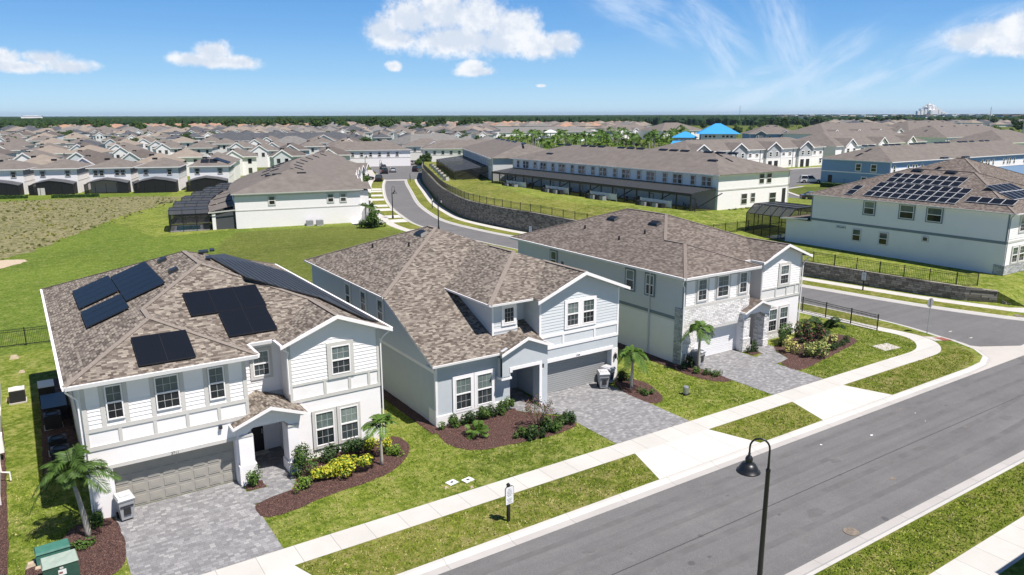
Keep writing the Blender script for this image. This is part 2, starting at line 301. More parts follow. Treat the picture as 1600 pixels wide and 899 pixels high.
# ------------------------------------------------------------------ mesh builder
class MB:
    def __init__(s, o=(0,0,0)): s.v = []; s.f = []; s.mi = []; s.uv = []; s.mats = []; s.o = Vector(o)
    def mat(s, name):
        if name not in s.mats: s.mats.append(name)
        return s.mats.index(name)
    def face(s, pts, m, uv=None):
        i = len(s.v); s.v += [tuple(p) for p in pts]; s.f.append(tuple(range(i, i+len(pts)))); s.mi.append(s.mat(m)); s.uv.append(uv)
    def roof(s, pts, m, flipv=False):          # sloped polygon with u along the eave and v up the slope, in metres
        P = [Vector(p) for p in pts]; n = Vector((0,0,0))
        for i in range(len(P)):
            a, b = P[i], P[(i+1) % len(P)]; n += Vector(((a.y-b.y)*(a.z+b.z), (a.z-b.z)*(a.x+b.x), (a.x-b.x)*(a.y+b.y)))
        if n.z < 0: n = -n
        n.normalize(); u = Vector((0,0,1)).cross(n)
        if u.length < 1e-4: u = Vector((1,0,0))
        u.normalize(); v = n.cross(u)
        s.face(P, m, [(p.dot(u), p.dot(v)) for p in P])
    def hexa(s, b, t, m):                      # b, t: four bottom and four top corners
        s.face(b[::-1], m); s.face(t, m)
        for i in range(4): j = (i+1) % 4; s.face([b[i], b[j], t[j], t[i]], m)
    def box(s, x0, y0, z0, x1, y1, z1, m):
        s.hexa([(x0,y0,z0),(x1,y0,z0),(x1,y1,z0),(x0,y1,z0)], [(x0,y0,z1),(x1,y0,z1),(x1,y1,z1),(x0,y1,z1)], m)
    def ob(s, F, u0, v0, w0, u1, v1, w1, m):   # box in a wall frame: F = (origin, along, out)
        O, U, N = F; Z = Vector((0,0,1)); p = lambda u, v, w: O+U*u+Z*v+N*w
        s.hexa([p(u0,v0,w0),p(u1,v0,w0),p(u1,v0,w1),p(u0,v0,w1)], [p(u0,v1,w0),p(u1,v1,w0),p(u1,v1,w1),p(u0,v1,w1)], m)
    def quadf(s, F, u0, v0, u1, v1, w, m):
        O, U, N = F; Z = Vector((0,0,1)); p = lambda u, v: O+U*u+Z*v+N*w
        s.face([p(u0,v0),p(u1,v0),p(u1,v1),p(u0,v1)], m, [(u0,v0),(u1,v0),(u1,v1),(u0,v1)])
    def prism(s, poly, z0, z1, m, top=None):
        b = [(x,y,z0) for x,y in poly]; t = [(x,y,z1) for x,y in poly]; n = len(poly)
        s.face(b[::-1], m); s.face(t, top or m, [(x,y) for x,y in poly])
        for i in range(n): j = (i+1) % n; s.face([b[i], b[j], t[j], t[i]], m)
    def extr(s, poly, d, m):                   # any planar polygon pushed by vector d
        P = [Vector(p) for p in poly]; d = Vector(d); Q = [p+d for p in P]; n = len(P)
        s.face(P, m); s.face(Q[::-1], m)
        for i in range(n): j = (i+1) % n; s.face([P[i], Q[i], Q[j], P[j]], m)
    def bar(s, a, b, w, h, m):                 # straight bar of rectangular section
        a = Vector(a); b = Vector(b); d = (b-a).normalized(); x = d.cross(Vector((0,0,1)))
        if x.length < 1e-3: x = Vector((1,0,0))
        x.normalize(); y = x.cross(d).normalized(); x = x*w/2; y = y*h/2
        s.hexa([a-x-y, a+x-y, a+x+y, a-x+y], [b-x-y, b+x-y, b+x+y, b-x+y], m)
    def tube(s, pts, rad, m, n=8, cap=True):
        P = [Vector(p) for p in pts]; rad = rad if isinstance(rad, (list, tuple)) else [rad]*len(P); rings = []
        pr = None
        for i, p in enumerate(P):
            d = (P[min(i+1, len(P)-1)]-P[max(i-1, 0)]).normalized()
            if pr is None: x = d.orthogonal().normalized()
            else: x = (pr-d*pr.dot(d)).normalized()
            pr = x; y = d.cross(x); i0 = len(s.v)
            for k in range(n): a = 2*pi*k/n; s.v.append(tuple(p+(x*cos(a)+y*sin(a))*rad[i]))
            rings.append(i0)
        k_ = s.mat(m)
        for a, b in zip(rings, rings[1:]):
            for k in range(n): j = (k+1) % n; s.f.append((a+k, a+j, b+j, b+k)); s.mi.append(k_); s.uv.append(None)
        if cap:
            s.f.append(tuple(range(rings[0], rings[0]+n))[::-1]); s.mi.append(k_); s.uv.append(None)
            s.f.append(tuple(range(rings[-1], rings[-1]+n))); s.mi.append(k_); s.uv.append(None)
    def lathe(s, prof, m, c=(0,0,0), n=16):
        k_ = s.mat(m); rings = []; c = Vector(c)
        for r, z in prof:
            rings.append(len(s.v))
            for k in range(n): a = 2*pi*k/n; s.v.append(tuple(c+Vector((r*cos(a), r*sin(a), z))))
        for a, b in zip(rings, rings[1:]):
            for k in range(n): j = (k+1) % n; s.f.append((a+k, a+j, b+j, b+k)); s.mi.append(k_); s.uv.append(None)
        s.f.append(tuple(range(rings[0], rings[0]+n))[::-1]); s.mi.append(k_); s.uv.append(None)
        s.f.append(tuple(range(rings[-1], rings[-1]+n))); s.mi.append(k_); s.uv.append(None)
    def build(s, name, parent=None, loc=None, smooth=False):
        me = bpy.data.meshes.new(name); o = s.o if parent is not None or loc is None else Vector(loc)
        me.from_pydata([(x-o.x, y-o.y, z-o.z) for x, y, z in s.v], [], s.f)
        for nm in s.mats: me.materials.append(MATS[nm])
        for p, m in zip(me.polygons, s.mi): p.material_index = m; p.use_smooth = smooth
        if any(u is not None for u in s.uv):
            L = me.uv_layers.new(name='UVMap').data
            for p, u in zip(me.polygons, s.uv):
                if u is not None:
                    for li, q in zip(p.loop_indices, u): L[li].uv = q
        ob = bpy.data.objects.new(name, me); C.objects.link(ob)
        if parent is not None: ob.parent = parent
        else: ob.location = o
        return ob
def thing(name, label, cat, loc=(0,0,0), rz=0, group=None):
    o = bpy.data.objects.new(name, None); C.objects.link(o); o.location = loc; o.rotation_euler = (0,0,rz); o.empty_display_size = .3
    o['label'] = label; o['category'] = cat
    if group: o['group'] = group
    return o
def tag(o, label, cat, group=None):
    o['label'] = label; o['category'] = cat
    if group: o['group'] = group
    return o
def struct(o): o['kind'] = 'structure'; return o
def dup(root, loc, rz=0, label=None, scale=None, group=None):
    r = root.copy(); C.objects.link(r); r.location = loc; r.rotation_euler = (0,0,rz)
    if scale: r.scale = scale
    if label: r['label'] = label
    if group: r['group'] = group
    def rec(a, b):
        for ch in list(a.children):
            c = ch.copy(); C.objects.link(c); c.parent = b; rec(ch, c)
    rec(root, r); return r
# ------------------------------------------------------------------ the setting
def sheet(name, poly, z, m, th=0):
    b = MB()
    if th: b.prism(poly, z-th, z, m)
    else: b.face([(x,y,z) for x,y in poly], m)
    return struct(b.build(name, loc=(poly[0][0], poly[0][1], z)))
def smoothpath(pts, n=6):
    P = [Vector((p[0], p[1], 0)) for p in pts]; out = []
    for i in range(len(P)-1):
        p0 = P[max(i-1,0)]; p1 = P[i]; p2 = P[i+1]; p3 = P[min(i+2, len(P)-1)]
        for k in range(n):
            t = k/n; out.append(.5*((2*p1)+(p2-p0)*t+(2*p0-5*p1+4*p2-p3)*t*t+(3*p1-p0-3*p2+p3)*t**3))
    out.append(P[-1]); return [(p.x, p.y) for p in out]
def offs(path, d):                             # shift a path to its right by d
    out = []
    for i, p in enumerate(path):
        a = Vector(path[max(i-1,0)]); b = Vector(path[min(i+1, len(path)-1)]); t = (b-a).normalized()
        out.append((p[0]+t.y*d, p[1]-t.x*d))
    return out
def strip(name, path, d0, d1, z, m, th=0, z1=None):
    A = offs(path, d0); B = offs(path, d1); b = MB(); z1 = z if z1 is None else z1
    for i in range(len(A)-1):
        q = [(*A[i], z), (*B[i], z1), (*B[i+1], z1), (*A[i+1], z)]; b.face(q, m)
        if th: b.face([(*B[i], z1-th), (*B[i+1], z1-th), (*B[i+1], z1), (*B[i], z1)], m)
    if not name: return b
    return struct(b.build(name, loc=(A[0][0], A[0][1], z)))
def wiggle(poly, step=.5, amp=.06, seed=1):
    r = random.Random(seed); out = []
    for i, p in enumerate(poly):
        q = poly[(i+1) % len(poly)]; L = math.hypot(q[0]-p[0], q[1]-p[1]); n = max(1, int(L/step))
        for k in range(n):
            t = k/n; out.append((p[0]+(q[0]-p[0])*t+r.uniform(-amp, amp), p[1]+(q[1]-p[1])*t+r.uniform(-amp, amp)))
    return out
def closed_smooth(pts, n=5):
    P = [Vector(p) for p in pts]; k = len(P); out = []
    for i in range(k):
        p0, p1, p2, p3 = P[i-1], P[i], P[(i+1) % k], P[(i+2) % k]
        for j in range(n):
            t = j/n; q = .5*((2*p1)+(p2-p0)*t+(2*p0-5*p1+4*p2-p3)*t*t+(3*p1-p0-3*p2+p3)*t**3); out.append((q.x, q.y))
    return out
RZ = -.12
sheet('ground', [(-14000,-600),(16000,-600),(16000,16000),(-14000,16000)], -.16, 'field_grass')
LK = smoothpath([(58.9,29),(59.6,33),(59.3,40),(58,52),(55.5,66),(53.3,80),(52.4,90),(52.1,98),(52.6,108),(55,118),(59.8,133.8),(68.5,156),(81.2,184.3),(95,210)])
RK = smoothpath([(70.0,28.5),(68.1,34.8),(66.3,45),(64.3,57),(61.8,72),(59.9,85),(58.7,96),(58.9,108),(61.4,118.3),(66.6,133.7),(75.6,155.2),(87.5,182.9),(100,207)])
# street and side street surfaces
sheet('street', [(-90,14.9),(240,14.9),(240,23.2),(-90,23.2)], RZ, 'asphalt')
sheet('side_street', [(54,22.6),(76,22.6)]+[(x+1.2,y) for x,y in RK]+[(x-1.2,y) for x,y in reversed(LK)], RZ+.004, 'asphalt')
# town block with the three houses: one raised lawn slab with a rounded corner
cornerW = [(53,23.5),(55,23.65),(56.6,24.2),(57.8,25.4),(58.5,27)]
blockW = [(-90,23.5)]+cornerW+LK+[(60,240),(-90,215)]
sheet('front_lawn', blockW, 0, 'lawn', .15)
cornerE = [(72,25.6),(74,24.1),(77,23.5)]
blockE = list(reversed(RK))+[(70.6,27.2)]+cornerE+[(240,23.5),(240,240),(150,260)]
sheet('side_lawn', blockE, 0, 'lawn', .15)
sheet('near_lawn', [(-90,-60),(240,-60),(240,14.75),(-90,14.75)], 0, 'lawn', .15)
sheet('near_verge', [(-90,12.3),(240,12.3),(240,14.72),(-90,14.72)], .006, 'verge_green')
# verge strips and the yellower ground behind the houses
sheet('verge', [(-90,23.52),(53,23.52),(56.3,24.4),(57.6,26),(57.2,27.5),(55,26.3),(-90,26.25)], .006, 'verge')
sheet('verge', wiggle([(57.0,38),(56.8,33),(57.6,30),(58.4,28.6),(59.2,33),(58.8,40)], 1, .05), .008, 'verge')
strip('verge', RK, .1, 2.0, .006, 'verge')
strip('verge', [p for p in LK if p[1] > 34], -2.6, -.1, .0062, 'verge')
back = [(-70,64),(2,64),(16,60),(52,60),(49.5,80),(48.6,100),(46,112),(28,118),(16,117),(12,140),(22,160),(30,186),(-60,215),(-90,120)]
sheet('field_grass', back, .004, 'slope_grass')
sheet('field_grass', wiggle([(14,70),(50,66),(48.5,98),(44,112),(27,115.5),(23,108),(20,98),(18,84)], 1.2, .7, 3), .008, 'slope_dull')
sheet('dry_field', wiggle([(-60,106),(-6,106),(-1.5,110),(3,118),(9.5,134),(17,150),(25,162),(31,174),(24,180),(8,184),(-60,190)], 2, .7, 4), .012, 'dry_field')
sheet('sandy_patch', wiggle(closed_smooth([(-5,101),(-1.6,103.5),(.2,106.5),(-1.2,108.2),(-5,108)]), .5, .15), .02, 'rock')
# kerbs: swept profile (back, top edge, gutter lip)
def kerb(name, path, side, axis=''):
    prof = [(0,.011),(.17,.004),(.30,-.085),(.34,-.104)]; b = MB()
    for (a, za), (c, zc) in zip(prof, prof[1:]):
        A = offs(path, side*a); B = offs(path, side*c)
        for i in range(len(A)-1): b.face([(*A[i],za),(*B[i],zc),(*B[i+1],zc),(*A[i+1],za)], 'kerb'+axis)
    A = offs(path, side*.34); B = offs(path, side*.72)
    for i in range(len(A)-1): b.face([(*A[i],-.104),(*B[i],-.112),(*B[i+1],-.112),(*A[i+1],-.104)], 'gutter')
    A = offs(path, 0); B = offs(path, -side*.004)
    return struct(b.build(name, loc=(path[0][0], path[0][1], 0)))
kerb('kerb', [(-90,23.5)]+[(x,23.5) for x in range(-80,53,6)]+cornerW+LK, 1)
kerb('kerb', list(RK[::-1])+[(70.6,27.2)]+cornerE+[(240,23.5)], 1)
kerb('kerb', [(-90,14.72)]+[(x,14.72) for x in range(-80,240,20)]+[(240,14.72)], -1)
sheet('valley_gutter', [(52.5,22.78),(78,22.78),(78,23.5),(72.5,25.4),(70.2,27.0),(69.0,26.2),(66,24.2),(62,24.0),(59.2,25.6),(58.3,27),(57.2,24.9),(55,23.6),(52.5,23.5)], -.108, 'plain_concrete')
# pavements
inner = smoothpath([(50.5,27.62),(53.6,27.65),(55.3,28.3),(56.4,29.4),(56.75,30.8),(56.5,33),(56.1,40),(54.8,52),(52.6,66),(50.3,80)], 5)
outer = smoothpath([(50.5,26.25),(53.2,26.22),(55.2,26.45),(57.0,27.6),(57.9,29.4),(57.8,31.6),(57.5,34),(57.2,40),(56,52),(53.8,66),(51.5,80)], 5)
sheet('pavement', [(-90,26.25),(50.5,26.25),(50.5,27.62),(-90,27.62)], .012, 'concrete')
sheet('pavement', outer+inner[::-1], .012, 'concrete_y')
sheet('pavement', [(57.5,28.1),(59.0,27.2),(58.9,28.3),(57.9,29.2)], .016, 'plain_concrete')
sheet('tactile_paving', [(58.05,27.75),(58.7,27.35),(58.85,28.25),(58.2,28.65)], .022, 'brick_red')
strip('pavement', [p for p in LK if p[1] > 82], -4.0, -2.6, .014, 'concrete_y')
strip('pavement', RK, 2.0, 3.4, .012, 'concrete_y')
sheet('pavement', [(71.8,29.3),(72.2,28.3),(73.4,27.5),(74.3,27.5),(74.3,28.9),(73.25,29.7)], .0135, 'concrete')
sheet('pavement', [(74,27.5),(240,27.5),(240,28.9),(73.6,28.9)], .0125, 'concrete')
sheet('pavement', [(-90,10.85),(240,10.85),(240,12.3),(-90,12.3)], .012, 'concrete')
# driveways of pavers, aprons of concrete
for (x0, x1) in ((1.85,7.2),(24.9,30.35),(37.7,42.85)):
    sheet('driveway', [(x0,27.62),(x1,27.62),(x1,34.6 if x0<10 else 35.8),(x0,34.6 if x0<10 else 35.8)], .016, 'pavers')
    sheet('driveway_apron', [(x0-.95,23.5),(x1+.95,23.5),(x1,26.25),(x0,26.25)], .018, 'apron')
sheet('entry_walk', [(7.2,31.9),(8.7,31.9),(9.75,33.4),(10.0,34.3),(10.0,37.4),(7.85,37.4),(7.85,34.2),(8.2,33.2),(7.2,33.2)], .02, 'pavers')
sheet('entry_walk', [(23.6,33.6),(24.9,32.4),(24.9,35.9),(25.2,38),(22.9,38),(22.9,34.6)], .02, 'pavers')
sheet('entry_walk', [(42.85,31.4),(44.4,31.4),(45.2,33.2),(46.0,34.0),(46.0,37.5),(43.8,37.5),(43.8,34.4),(44.0,33.4),(42.85,33.1)], .02, 'pavers')
for x, y in ((51.1,31.9),(52.9,29.3)):
    sheet('concrete_pad', [(x-.95,y-.55),(x+.75,y-.75),(x+1.0,y+.5),(x-.7,y+.7)], .02, 'plain_concrete')
# mulch beds
BEDS = []
def bed(pts, sd=1, sm=True):
    p = closed_smooth(pts) if sm else pts; BEDS.append(p)
    b = MB(); cx = sum(q[0] for q in p)/len(p); cy = sum(q[1] for q in p)/len(p); w = wiggle(p, .35, .035, sd)
    n = len(w)
    for i in range(n):
        a, c = w[i], w[(i+1) % n]; ia = (a[0]+(cx-a[0])*.12, a[1]+(cy-a[1])*.12); ic = (c[0]+(cx-c[0])*.12, c[1]+(cy-c[1])*.12)
        b.face([(*a,.014),(*c,.014),(*ic,.06),(*ia,.06)], 'mulch'); b.face([(*ia,.06),(*ic,.06),(cx,cy,.09)], 'mulch')
    return struct(b.build('mulch_bed', loc=(cx,cy,0)))
bed([(7.25,30.5),(7.25,31.85),(9.0,32.2),(10.0,34.4),(12,34.85),(15,35.2),(15.7,34.6),(15.5,33.2),(14.4,31.9),(12.8,31.1),(10.3,30.8),(8.6,30.4)], 2)
bed([(7.25,33.3),(8.1,33.25),(8.15,34.0),(7.3,34.1)], 3, False)
bed([(17.6,33.9),(18.2,34.8),(22.8,34.9),(23.1,34.2),(24.5,32.4),(24.75,30.9),(22.8,30.4),(20.2,30.7),(18.4,31.1),(17.5,32.3)], 4)
bed([(1.8,34.0),(1.8,30.2),(.6,29.4),(-.9,29.7),(-1.5,31.6),(-.4,33.2),(.6,34.4)], 5)
bed([(30.4,30.9),(31.6,31.0),(32.6,33.4),(32.2,35.2),(31.4,35.2),(30.4,33.6)], 6)
bed([(36.0,33.4),(36.6,31.3),(37.65,31.0),(37.65,34.2),(37.1,35.1),(36.4,35.2)], 7)
bed([(43.1,29.6),(43.2,31.2),(44.5,31.6),(45.9,33.9),(48,34.3),(51.2,34.9),(52.9,33.4),(52.9,31.8),(51.7,31.1),(47,30.2)], 8)
bed([(43.0,33.5),(44.0,33.5),(44.0,34.3),(43.1,34.3)], 9, False)
bed([(17.35,34.2),(18.0,34.2),(18.0,55),(17.3,55)], 10, False)
bed([(36.1,35),(37.0,35),(37.0,53),(36.2,53)], 11, False)
bed([(-3.3,30),(-2.1,31),(-2.3,50),(-3.3,58)], 12, True)
bed([(-.6,40.5),(1.1,40.5),(1.1,56),(-.2,56)], 13, False)
# raised ground behind the retaining walls
WL = [(74.2,31.2)]+[p for p in offs(RK, 4.0) if p[1] > 32.5]
def wz(y):
    T = [(31,1.0),(34,1.25),(50,1.5),(72,2.3),(90,2.9),(120,3.1),(160,3.3),(230,3.4)]
    for (a, za), (b, zb) in zip(T, T[1:]):
        if y <= b: t = max(0, (y-a)/(b-a)); return za+(zb-za)*t
    return 3.4
def tz(y, t):                                  # height of the raised ground, t metres in from the wall
    z0 = wz(y); z1 = 1.3 if y < 62 else (1.3+1.5*min(1, (y-62)/14)); k = min(1, t/12); zz = z0+(z1-z0)*k
    if y > 62: zz += .5*exp(-((t-14)/6)**2)*min(1, (y-70)/10) if y > 70 else 0
    k2 = min(1, max(0, (t-40)/22)); return zz+(1.3-zz)*k2
def raised():
    b = MB(); ts = [.12,1,2.5,4,6,8,10,12,14,17,20,24,28,34,40,45,50,56,62,80,120,180,260]; V = []
    for i, (x, y) in enumerate(WL):
        V.append([(x+t, y, tz(y, t)) for t in ts])
    for r, s in zip(V, V[1:]):
        for k in range(len(ts)-1): b.face([r[k], r[k+1], s[k+1], s[k]], 'verge' if r[k][1] > 70 and 1 <= k <= 6 else 'lawn')
    x, y = WL[0]; b.face([(x,y,.0),(x+.12,y,tz(y,.12)),(x+.5,y-2.3,.0)], 'lawn')
    f = V[0]                                   # slope falling to the street at the end of the wall
    for k in range(len(ts)-1): b.face([f[k], f[k+1], (f[k+1][0]+.4, f[k+1][1]-2.3, .005), (f[k][0]+.4, f[k][1]-2.3, .005)], 'lawn')
    return struct(b.build('raised_lawn', loc=(80,60,0), smooth=True))
raised()
# car parks and lanes on the raised ground to the right
sheet('parking_lot', [(108,77),(260,77),(260,88.5),(146,88.5),(146,139),(128,139),(128,150),(108,150)], 1.34, 'asphalt')
sheet('parking_lot', [(146,106.5),(260,106.5),(260,139),(146,139)], 1.336, 'asphalt')
sheet('lot_kerb', [(107.4,76.6),(260,76.6),(260,77),(107.4,77)], 1.42, 'plain_concrete', .1)
sheet('lot_island', [(128,91),(151,89),(151,95),(146,103),(136,101)], 1.38, 'field_grass', .1)
sheet('lot_kerb', [(126.5,90.2),(128,90.9),(136.4,101.6),(146,103.4),(146,104),(135.6,102.2)], 1.42, 'plain_concrete', .1)
sheet('lot_walk', [(146,138.6),(260,138.6),(260,140.2),(146,140.2)], 1.40, 'plain_concrete', .1)
# far cross street and the short drives off the side street
def drive_off(y0, w, d0=-2.6, d1=-.1):
    a = min(LK, key=lambda p: abs(p[1]-y0)); i = LK.index(a); t = (Vector(LK[i+1])-Vector(LK[i-1])).normalized(); n = Vector((t.y, -t.x)); A = Vector(a)
    q = [A+n*d0-t*w/2, A+n*d1-t*w/2, A+n*d1+t*w/2, A+n*d0+t*w/2]
    sheet('driveway_apron', [(p.x, p.y) for p in q], .02, 'apron')
for y in (101,112,119,127,134.5,142.5,150.5,158.5,166): drive_off(y, 3.6)
for y in (112,119,127,134.5,142.5,150.5,158.5): drive_off(y, 3.6, -9, -4.0)
sheet('cross_street', [(20,222),(84,186),(92,182),(150,160),(153,168),(98,192),(40,228)], -.02, 'apron')
sheet('far_street', [(84,189),(97,184),(116,226),(124,248),(109,262),(96,226)], .03, 'asphalt')
sheet('pavement', [(98.6,186),(100.4,185.4),(122,232),(120,233)], .05, 'plain_concrete')
sheet('pavement', [(80.5,190),(82,189.4),(96,226),(94,227)], .05, 'plain_concrete')
for k in range(6):
    t = k/6; x = 100.8+t*20; y = 190+t*42; sheet('driveway_apron', [(x-3,y),(x+3.4,y-1.6),(x+4.2,y+.6),(x-2.2,y+2.2)], .045, 'apron')
# street marks
def mark(px, py, r, m, z=RZ+.008, sy=1, name='road_patch', n=9, sd=0):
    rr = random.Random(sd+int(px)); c = G(px, py, z); p = [(c.x+cos(2*pi*k/n)*r*rr.uniform(.7,1.2), c.y+sin(2*pi*k/n)*r*sy*rr.uniform(.7,1.2)) for k in range(n)]
    return sheet(name, p, z, m)
for px, py, r, m, sy in ((1508,667,.13,'rust',.6),(1362,680,.10,'sign_white',.7),(1283,695,.06,'sign_white',1),(1395,748,.16,'rust',.8),(1407,639,.15,'rust',.5),(1430,645.5,.04,'sign_white',1),(1446,658,.035,'sign_white',1),(1260,837,.05,'rust',1),(1440,723,.05,'rust',1)):
    mark(px, py, r, m, sy=sy)
def manhole(px, py, z=RZ+.008, r=.32):
    c = G(px, py, z); b = MB(); b.lathe([(r,0),(r,.012),(r*.86,.014),(r*.8,.006)], 'rust', c, 20); tag(b.build('manhole_cover', loc=c), 'round rusty manhole cover set in the %s' % ('kerb edge of the near street' if py > 600 else ('asphalt of the side street' if px < 1000 else 'grass verge beyond the side street')), 'manhole cover')
manhole(1330,831); manhole(668,341); manhole(1592,493.5, .02, .4)
# kinds: kerbside white squares on the asphalt at the junction
for px, py in ((1485,518),(1517,528),(1562,545)):
    mark(px, py, .26, 'plain_concrete', sy=.35)
# ------------------------------------------------------------------ house parts
LOCALS = set(); simple('muntin', (.50,.51,.50), .6, .02, 3, .3)
XV = Vector((1,0,0)); YV = Vector((0,1,0)); ZV = Vector((0,0,1))
def front(y, x=0, z=0): return (Vector((x,y,z)), XV, -YV)
def west(x, y=0, z=0): return (Vector((x,y,z)), YV, -XV)      # u runs along +Y
def east(x, y=0, z=0): return (Vector((x,y,z)), YV, XV)
def window(root, F, u0, u1, v0, v1, cols=2, rows=2, trim='trim_grey', tw=.14, two=True, frame='white_paint', label=None, blind=True, sash=True, sill=True, tt=None):
    F = (F[0]+F[2]*.03, F[1], F[2]); o = (0,0,0) if root.name in LOCALS else root.location; b = MB(o)
    if tw:
        b.ob(F, u0-tw, v0-(tw if sill else 0), 0, u0, v1+(tw if tt is None else tt), .05, trim); b.ob(F, u1, v0-(tw if sill else 0), 0, u1+tw, v1+(tw if tt is None else tt), .05, trim)
        if sill: b.ob(F, u0, v0-tw, 0, u1, v0, .052, trim)
        b.ob(F, u0, v1, 0, u1, v1+(tw if tt is None else tt), .052, trim)
    f = .055
    b.ob(F, u0, v0, .0, u0+f, v1, .065, frame); b.ob(F, u1-f, v0, .0, u1, v1, .065, frame)
    b.ob(F, u0+f, v0, .0, u1-f, v0+f, .066, frame); b.ob(F, u0+f, v1-f, .0, u1-f, v1, .066, frame)
    vm = (v0+v1)/2
    if sash: b.ob(F, u0+f, vm-.035, .0, u1-f, vm+.035, .06, frame)
    halves = [(v0+f, vm-.035), (vm+.035, v1-f)] if sash else [(v0+f, v1-f)]
    for a, c in halves:
        for k in range(1, cols): u = u0+f+(u1-u0-2*f)*k/cols; b.ob(F, u-.007, a, .012, u+.007, c, .024, 'muntin')
        for k in range(1, rows): v = a+(c-a)*k/rows; b.ob(F, u0+f, v-.007, .012, u1-f, v+.007, .023, 'muntin')
    w = b.build('window', root)
    if label: w['label'] = label
    g = MB(o); g.quadf(F, u0+f, halves[0][0], u1-f, halves[0][1], .014, 'glass')
    if sash: g.quadf(F, u0+f, halves[1][0], u1-f, halves[1][1], .016, 'glass_blind' if blind else 'glass')
    g.build('pane', w); return w
def siding(b, F, poly, m, rowh=.185, out=.022):
    # lap boards inside a convex polygon given in (u, v)
    vs = [p[1] for p in poly]; v = min(vs); top = max(vs)
    def span(v):
        xs = []
        for i, p in enumerate(poly):
            q = poly[(i+1) % len(poly)]
            if abs(p[1]-q[1]) < 1e-9:
                if abs(p[1]-v) < 1e-6: xs += [p[0], q[0]]
            elif (p[1]-v)*(q[1]-v) <= 1e-12: xs.append(p[0]+(q[0]-p[0])*(v-p[1])/(q[1]-p[1]))
        return (min(xs), max(xs)) if xs else None
    O, U, N = F; P = lambda u, v, w: O+U*u+ZV*v+N*w
    while v < top-.02:
        t = min(v+rowh, top-.001); a = span(v+.0005); c = span(t)
        if a and c:
            b.face([P(a[0],v,out+.006), P(a[1],v,out+.006), P(c[1],t,.004), P(c[0],t,.004)], m)
            b.face([P(a[0],v,0), P(a[1],v,0), P(a[1],v,out+.006), P(a[0],v,out+.006)], m)
        v += rowh
def caps(root_roof, o, lines, m, w=.3):
    b = MB(o)
    for a, c in lines:
        a = Vector(a); c = Vector(c); b.bar(a+ZV*.005, c+ZV*.005, w*.82, .03, m)
    return b.build('ridge_cap', root_roof)
def gutter(b, a, c, out, m='white_paint', h=.17, w=.12):   # fascia and gutter along an eave
    a = Vector(a); c = Vector(c); out = Vector(out); up_ = ZV*h
    q = [a-up_, c-up_, c-up_+out*w*.7, a-up_+out*w*.7]; t = [a, c, c+out*w, a+out*w]
    b.hexa([tuple(x) for x in q], [tuple(x) for x in t], m)
def downspout(root, pts, m='white_paint', r=.045):
    b = MB(root.location); b.tube(pts, r, m, 4); return b.build('downspout', root)
def garage_door(root, F, u0, u1, v1, m, rows=4, cols=8, style='panel'):
    F = (F[0]+F[2]*.05, F[1], F[2]); b = MB(root.location); b.ob(F, u0, 0.02, -.04, u1, v1, 0, m)
    rh = (v1-.02)/rows; cw = (u1-u0)/cols
    if style == 'panel':
        for r in range(rows):
            b.ob(F, u0, .02+r*rh, 0, u1, .02+r*rh+.02, .006, 'slate_trim' if False else m)
            for c in range(cols):
                b.ob(F, u0+c*cw+.07, .02+r*rh+.10, 0, u0+(c+1)*cw-.07, .02+(r+1)*rh-.08, .025, m)
                b.ob(F, u0+c*cw+.15, .02+r*rh+.18, .025, u0+(c+1)*cw-.15, .02+(r+1)*rh-.16, .034, m)
    else:
        n = rows*4
        for r in range(n): h = (v1-.02)/n; b.ob(F, u0, .02+r*h+.02, 0, u1, .02+(r+1)*h-.012, .018 if r % 4 else .022, m)
    d = b.build('garage_door', root); return d
def wall_lamp(root, F, u, v):
    b = MB(root.location); O, U, N = F; c = O+U*u+ZV*v+N*.14
    b.ob(F, u-.06, v-.05, 0, u+.06, v+.16, .03, 'black_metal'); b.tube([c+ZV*.16-N*.11, c+ZV*.24-N*.02, c+ZV*.2], .015, 'black_metal', 6)
    b.lathe([(.03,.18),(.10,.14),(.08,.12),(.09,-.08),(.05,-.16),(.02,-.2)], 'black_metal', c, 8); return b.build('wall_lamp', root)
def letters(root, text, F, u, v, size, m='ink', w=.05):
    cu = bpy.data.curves.new('house_number', 'FONT'); cu.body = text; cu.size = size; cu.extrude = .006; cu.align_x = 'CENTER'
    t = bpy.data.objects.new('house_number', cu); C.objects.link(t); bpy.context.view_layer.update()
    me = bpy.data.meshes.new_from_object(t.evaluated_get(bpy.context.evaluated_depsgraph_get())); bpy.data.objects.remove(t)
    o = bpy.data.objects.new('house_number', me); C.objects.link(o); me.materials.clear(); me.materials.append(MATS[m])
    O, U, N = F; p = O+U*u+ZV*v+N*w; Z = U.cross(ZV)
    M = Matrix(((U.x,0,N.x,p.x),(U.y,0,N.y,p.y),(U.z,1,N.z,p.z),(0,0,0,1)))
    if root is not None:
        M = Matrix.Translation(-Vector(root.location)) @ M; me.transform(M); o.parent = root
    else: me.transform(M)
    return o
def solar_panel(root, x0, x1, y0, y1, zf, light=False, lift=.13, lines=0, nm='solar_panel'):
    # panel lying on a roof plane zf(x, y)
    b = MB(root.location); p = lambda x, y, h: (x, y, zf(x,y)+lift+h); fr = 'solar_frame_light' if light else 'solar_frame'
    b.hexa([p(x0,y0,-.04),p(x1,y0,-.04),p(x1,y1,-.04),p(x0,y1,-.04)], [p(x0,y0,0),p(x1,y0,0),p(x1,y1,0),p(x0,y1,0)], fr)
    e = .028 if light else .012
    b.face([p(x0+e,y0+e,.004),p(x1-e,y0+e,.004),p(x1-e,y1-e,.004),p(x0+e,y1-e,.004)], 'solar', [(x0,y0),(x1,y0),(x1,y1),(x0,y1)])
    for X in (x0+.2, x1-.2):
        for Y in (y0+.2, y1-.2): b.bar((X,Y,zf(X,Y)), p(X,Y,-.03), .05, .05, 'galv')
    return b.build(nm, root)
